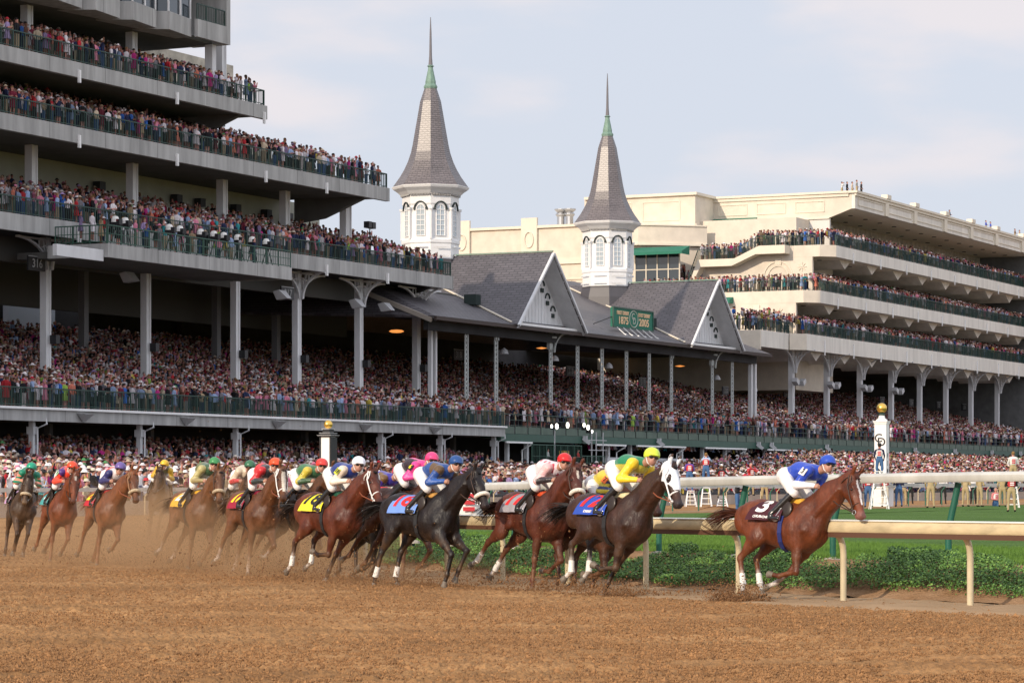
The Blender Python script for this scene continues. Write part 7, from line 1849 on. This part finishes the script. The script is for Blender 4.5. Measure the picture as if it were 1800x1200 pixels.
# second pair
P2 = dict(hr=(44, -54, 8, -48), hl=(60, -48, 12, -40), fr=(-26, -8, -86, -112), fl=(-42, -30, -27, -24))
run(1076, 44.3, -50, P2, dkbay, 'dark bay racehorse wearing a white hood, second from the right', 'jockey in green and yellow silks with a lime cap',
    dict(helmet_mat=capm('lime', 205, 225, 60), silk_fn=silk(H(20, 120, 78), H(235, 200, 40), H(238, 205, 40), pat='breast', pcol=H(190, 175, 60)), number=None, up=.06),
    lift=.05, sc=1.06, roll=-12, neck=(46, 0), head=-52, hood=True, socks='hrhl', bands='hrhl', cloth=(clothm('royal', 40, 75, 170), '12', RED, ('DERBY', WHT)), bridle=(.8, .78, .76), mane=H(20, 14, 12), points=H(24, 18, 17), seed=2, vox=.017, saddle_pad=mat('pad_cream', H(220, 205, 160), .6), muzzle=H(46, 38, 38))
run(1048, 47.4, -48, 'push', HC(96, 52, 34), 'brown racehorse mostly hidden behind the hooded dark bay', 'jockey in yellow and navy hooped silks behind the lime capped one',
    dict(helmet_mat=capm('navy', 30, 45, 95), silk_fn=silk(H(205, 185, 60), H(205, 185, 60), H(205, 185, 60), pat='hoops', pcol=H(35, 50, 100)), number=('7', BLK, mat('band_orange', H(235, 110, 50), .6))), neck=(44, 0), seed=3)
# chestnut with the sheepskin
P3 = dict(hr=(-10, -60, -42, -66), hl=(6, -50, -32, -46), fr=(-38, -4, 0, 6), fl=(-14, 34, -55, -95))
run(938, 47.5, -55, P3, HC(118, 58, 38), 'reddish chestnut racehorse with white noseband, third from the right', 'jockey in white silks with black sleeves and a red cap',
    dict(helmet_mat=capm('red', 205, 25, 25), silk_fn=silk(H(222, 205, 208), H(225, 180, 180), H(40, 34, 38), pat='dots', pcol=H(180, 40, 60)), number=None), neck=(44, 0), head=-52, noseband=M['fleece'], socks='hrhl', bands='hrhl', blaze=[(.10, .30, .022, (.7, .62, .52), 0)],
    cloth=(clothm('silver', 150, 145, 150), '11', RED, None), mane=H(60, 30, 20), seed=4, vox=.018, turn=-14, saddle_pad=mat('pad_orange', H(200, 75, 35), .6))
# dark horse, number 16
P4 = dict(hr=(8, -30, -14, -6), hl=(34, -28, -4, 20), fr=(8, 46, -10, -14), fl=(16, 60, -20, -20))
run(747, 48.6, -44, P4, blackh, 'near black racehorse with pale blue number cloth and white noseband', 'jockey in blue silks with brown sleeve band and blue cap, white breeches',
    dict(helmet_mat=capm('deepblue', 25, 70, 130), silk_fn=silk(H(28, 68, 135), H(28, 70, 140), H(30, 80, 155), pat='patch', pcol=H(95, 72, 45)), number=None), neck=(42, 0), head=-50, noseband=M['fleece'], socks='', bands='hrhl', cloth=(clothm('sky', 110, 145, 215), '16', RED, None), mane=H(22, 17, 16), points=H(22, 18, 18), muzzle=H(40, 30, 30), seed=5, vox=.018, saddle_pad=mat('pad_tan', H(190, 140, 70), .6))
run(708, 51.4, -48, 'extended', HC(110, 62, 40), 'brown racehorse hidden behind the near black one', 'jockey in hot pink silks with a pink cap, bending low',
    dict(helmet_mat=capm('pink', 230, 60, 120), silk_fn=silk(H(225, 60, 140), H(225, 60, 140), H(225, 70, 150), pat='side', pcol=H(40, 20, 30)), number=('6', YEL, BLK)), neck=(40, 0), seed=6, lift=.02)
P5 = dict(hr=(30, -46, 8, -40), hl=(45, -40, 20, -30), fr=(-36, 0, -60, -90), fl=(-46, -18, -30, -50))
run(652, 53.0, -52, P5, HC(48, 42, 38), 'black racehorse with white bridle and streaming black tail', 'jockey in purple silks with an orange and purple striped cap',
    dict(helmet_mat=mat('cap_striped', (1, 1, 1), .3, attr='Col'), stripes=stripes_fn(H(235, 90, 60), H(110, 50, 130)), silk_fn=silk(H(60, 50, 150), H(60, 50, 150), H(215, 40, 50), pat='patch', pcol=H(110, 80, 40)), number=None), neck=(44, 0), head=-50, bridle=(.8, .78, .74), mane=H(18, 16, 16), seed=7, tail_up=-.05)
# bay, number 18
P6 = dict(hr=(22, -50, -6, -45), hl=(50, -44, 4, -60), fr=(-36, -14, -88, -110), fl=(-34, -30, -24, -22))
run(580, 51.2, -51, P6, HC(128, 62, 38), 'bay racehorse with white bridle and bright yellow number cloth', 'jockey in navy silks with cream sleeves and a white cap',
    dict(helmet_mat=capm('white', 235, 235, 240), silk_fn=silk(H(25, 48, 120), H(220, 205, 185), H(225, 212, 195), pat='yoke', pcol=H(28, 52, 130)), number=('18', BLK, mat('band_lime', H(215, 220, 60), .6))), neck=(42, 0), head=-46, bridle=(.8, .78, .74), socks='hrhl', bands='hrhl', cloth=(clothm('yellow', 232, 215, 50), '18', BLK, None), mane=H(26, 18, 14), points=H(44, 26, 20), seed=8, vox=.018, lift=.03, saddle_pad=mat('pad_green', H(30, 80, 60), .6))
run(520, 56.6, -50, 'front', HC(122, 78, 50), 'brown racehorse glimpsed behind the yellow number cloth horse', 'jockey in green and yellow silks with a plain red cap, half hidden',
    dict(helmet_mat=capm('coral', 225, 60, 50), silk_fn=silk(H(60, 110, 70), H(200, 180, 60), H(60, 90, 60)), number=None), neck=(46, 0), seed=9)
# light chestnut with white bridle
run(440, 55.3, -60, 'stride', HC(140, 88, 55), 'light brown racehorse with broad blaze and maroon number cloth', 'jockey in red and black silks with an orange cap',
    dict(helmet_mat=capm('orange', 240, 80, 30), silk_fn=silk(H(200, 30, 35), H(190, 30, 40), H(40, 50, 50), pat='yoke', pcol=H(35, 35, 40)), number=None), neck=(46, 0), head=-48, bridle=(.8, .78, .74), socks='hrhlfrfl', bands='', blaze=[(.08, .66, .05, (.66, .58, .48), 0.0)], cloth=(clothm('wine', 150, 30, 55), '17', YEL, None), mane=H(60, 36, 22), seed=10, saddle_pad=mat('pad_wine', H(120, 25, 50), .6), vox=.018)
run(404, 61.5, -70, 'front', HC(130, 88, 58), 'racehorse with tan noseband in the dust behind the orange cap', 'jockey in white and red silks with a dark green cap, in the dust',
    dict(helmet_mat=capm('darkgreen', 50, 105, 70), silk_fn=silk(H(205, 190, 165), H(205, 190, 165), H(190, 60, 60)), number=None), neck=(40, 0), head=-55, noseband=M['fleece_tan'], seed=11)
run(336, 59.3, -60, 'extended', HC(150, 98, 62), 'chestnut racehorse with tan noseband and gold number cloth, in dust', 'jockey in olive silks with a green cap, sitting upright',
    dict(helmet_mat=capm('green', 60, 135, 75), silk_fn=silk(H(100, 105, 60), H(175, 165, 110), H(150, 135, 90), pat='yoke', pcol=H(60, 90, 60)), number=None, up=.05), neck=(46, 0), head=-58, noseband=M['fleece_tan'], socks='hrhl', cloth=(clothm('gold', 225, 175, 50), '2', WHT, None), seed=12, saddle_pad=mat('pad_gold', H(215, 165, 50), .6))
run(268, 82.0, -82, 'stride', HC(120, 88, 62), 'faint racehorse farthest back in the dust cloud', 'jockey in yellow sleeves with a yellow cap, deep in the dust',
    dict(helmet_mat=capm('gold', 225, 180, 40), silk_fn=silk(H(80, 80, 50), H(200, 165, 50), H(200, 165, 50)), number=None), neck=(42, 0), head=-60, seed=13)
run(176, 61.4, -66, 'stride', HC(165, 100, 60), 'golden chestnut racehorse with tan noseband and crimson cloth', 'jockey with a purple cap and navy sleeves ducking behind the horse head',
    dict(helmet_mat=capm('purple', 105, 85, 150), silk_fn=silk(H(200, 70, 50), H(40, 40, 100), H(40, 35, 90), pat='yoke', pcol=H(210, 200, 200)), number=None, lean=-.04), neck=(46, 0), head=-50, noseband=M['fleece_tan'], cloth=(clothm('crimson', 185, 30, 50), '20', YEL, None), bridle=(.30, .16, .08), mane=H(130, 74, 44), seed=14, saddle_pad=mat('pad_red', H(150, 40, 40), .6), turn=8)
run(94, 64.6, -68, 'front', HC(158, 84, 48), 'chestnut racehorse with a small white star, second from left', 'jockey in orange silks with purple shoulders and an orange cap',
    dict(helmet_mat=capm('flame', 240, 75, 35), silk_fn=silk(H(225, 65, 40), H(225, 65, 40), H(230, 70, 45), pat='patch', pcol=H(75, 40, 120)), number=('9', BLK, mat('band_mint', H(190, 230, 190), .6)), whip=True), neck=(44, 0), head=-60, blaze=[(.08, .24, .028, (.75, .68, .6), 0)], cloth=(clothm('aqua', 70, 150, 150), '9', WHT, None), mane=H(96, 50, 30), seed=15, turn=-4)
run(26, 68.2, -72, 'lift', HC(104, 78, 58), 'dark brown racehorse with tan noseband at the far left', 'jockey in teal silks with orange cuffs and a teal cap',
    dict(helmet_mat=capm('teal', 20, 150, 115), silk_fn=silk(H(15, 120, 90), H(15, 125, 95), H(20, 130, 100), pat='hoops', pcol=H(235, 140, 110)), number=None), neck=(42, 0), head=-66, noseband=M['fleece_tan'], cloth=(clothm('lilac', 190, 150, 190), '14', WHT, None), mane=H(24, 18, 16), points=H(60, 46, 38), muzzle=H(90, 70, 50), seed=16)
# kicked up dirt
Pk, Sk = [], []
for px, Z, n, hh, wd in ((1290, 42.5, 1500, .25, .22), (1312, 42.2, 1200, .12, .16), (1060, 44.8, 1100, .22, .55), (1088, 44.2, 700, .16, .22), (975, 46.5, 1500, .28, .6), (1200, 44.4, 700, .2, .8), (850, 49, 900, .6, .8), (680, 49.5, 1500, .35, .8), (560, 52, 1600, .55, 1.0), (450, 56, 1500, .6, 1.2), (335, 60, 800, .7, 1.4), (180, 62, 900, .35, 1.3), (90, 65, 900, .35, 1.2), (20, 68, 500, .3, .9), (790, 48.5, 500, .3, 1.0)):
    n *= 2; x = rng.normal((px - 900) / 5000 * Z, wd, n); y = rng.normal(Z, wd * .4, n); z = np.abs(rng.gamma(1.4, hh * .32, n)); Pk.append(np.column_stack([x, y, z])); Sk.append(rng.gamma(1.6, .0036, n) + .003)
for px, Z, n, hh in ((500, 54, 1400, 2.6), (650, 51, 800, 2.2), (900, 47, 500, 1.6), (940, 46.7, 450, 1.5), (330, 60, 900, 2.4), (120, 63, 600, 2.0), (420, 75, 800, 4.2)):
    x = rng.normal((px - 900) / 5000 * Z, 1.6 if px not in (940,) else .35, n); y = rng.normal(Z, 1.2, n); z = rng.uniform(.05, hh, n) * rng.random(n) ** .4; Pk.append(np.column_stack([x, y, z])); Sk.append(rng.gamma(1.6, .0028, n) + .002)
clods('flying_dirt', np.concatenate(Pk), np.concatenate(Sk), 'brown clods and crumbs of dirt kicked up by the hooves', mat('flying_clod', (.20, .10, .042), .95, var=.3, vscale=6))
# ================================================================== dust hanging behind the field
def dust(name, cx, cy, cz, sx, sy, sz, dens, label, nsc=.35, col=(.66, .44, .25), lo=.40, seed=0):
    mb = MB(); n = 10; mb.lathe([(max(.001, math.sin(math.pi * i / n)), -math.cos(math.pi * i / n)) for i in range(n + 1)], 20)
    o = mb.build(name, [], None, smooth=True); o.location = (cx, cy, cz); o.scale = (sx, sy, sz); tag(o, label, 'dust', kind='stuff')
    m = bpy.data.materials.new(name); m.use_nodes = True; nt = m.node_tree; nt.nodes.clear(); L = nt.links.new; out = nt.nodes.new('ShaderNodeOutputMaterial'); v = nt.nodes.new('ShaderNodeVolumePrincipled'); L(v.outputs[0], out.inputs['Volume'])
    v.inputs['Color'].default_value = (*col, 1); v.inputs['Anisotropy'].default_value = .1
    tc = nt.nodes.new('ShaderNodeTexCoord'); g = nt.nodes.new('ShaderNodeVectorMath'); g.operation = 'LENGTH'; L(tc.outputs['Object'], g.inputs[0])
    fall = nt.nodes.new('ShaderNodeMapRange'); fall.inputs[1].default_value = 1.0; fall.inputs[2].default_value = .35; fall.interpolation_type = 'SMOOTHSTEP'; L(g.outputs['Value'], fall.inputs[0])
    geo = nt.nodes.new('ShaderNodeNewGeometry'); mp = nt.nodes.new('ShaderNodeMapping'); mp.inputs['Location'].default_value = (seed, 0, 0); mp.inputs['Scale'].default_value = (1, .5, 1.2); L(geo.outputs['Position'], mp.inputs['Vector'])
    no = nt.nodes.new('ShaderNodeTexNoise'); no.inputs['Scale'].default_value = nsc; no.inputs['Detail'].default_value = 3; L(mp.outputs[0], no.inputs['Vector'])
    r = nt.nodes.new('ShaderNodeMapRange'); r.inputs[1].default_value = lo; r.inputs[2].default_value = .68; r.inputs[3].default_value = .15; r.inputs[4].default_value = 1.0; L(no.outputs[0], r.inputs[0])
    m1 = nt.nodes.new('ShaderNodeMath'); m1.operation = 'MULTIPLY'; L(r.outputs[0], m1.inputs[0]); L(fall.outputs[0], m1.inputs[1])
    m2 = nt.nodes.new('ShaderNodeMath'); m2.operation = 'MULTIPLY'; m2.inputs[1].default_value = dens; L(m1.outputs[0], m2.inputs[0]); L(m2.outputs[0], v.inputs['Density'])
    o.data.materials.clear(); o.data.materials.append(m); return o
dust('dust_cloud', -6.0, 64, .3, 5.2, 11.0, 2.0, .40, 'tan dust cloud hanging over the middle of the pack', seed=3)
dust('dust_plume', -4.4, 54.6, .2, 2.6, 2.2, 1.0, .8, 'low dust kicked up under the middle horses', nsc=.9, seed=9, lo=.42)
dust('dust_veil', -12, 76, .5, 7.5, 14, 1.6, .06, 'thin dust veil behind the leftmost horses', seed=5)
dust('dust_burst', -1.9, 49.6, .1, 2.6, 1.3, .6, .7, 'low dust round the hooves of the near black horse', nsc=1.4, seed=21, lo=.45)
dust('dust_trail', -9.6, 62.0, .1, 2.6, 3.0, .7, .28, 'low dust under the two chestnut horses at the left', nsc=.9, seed=33, lo=.42)
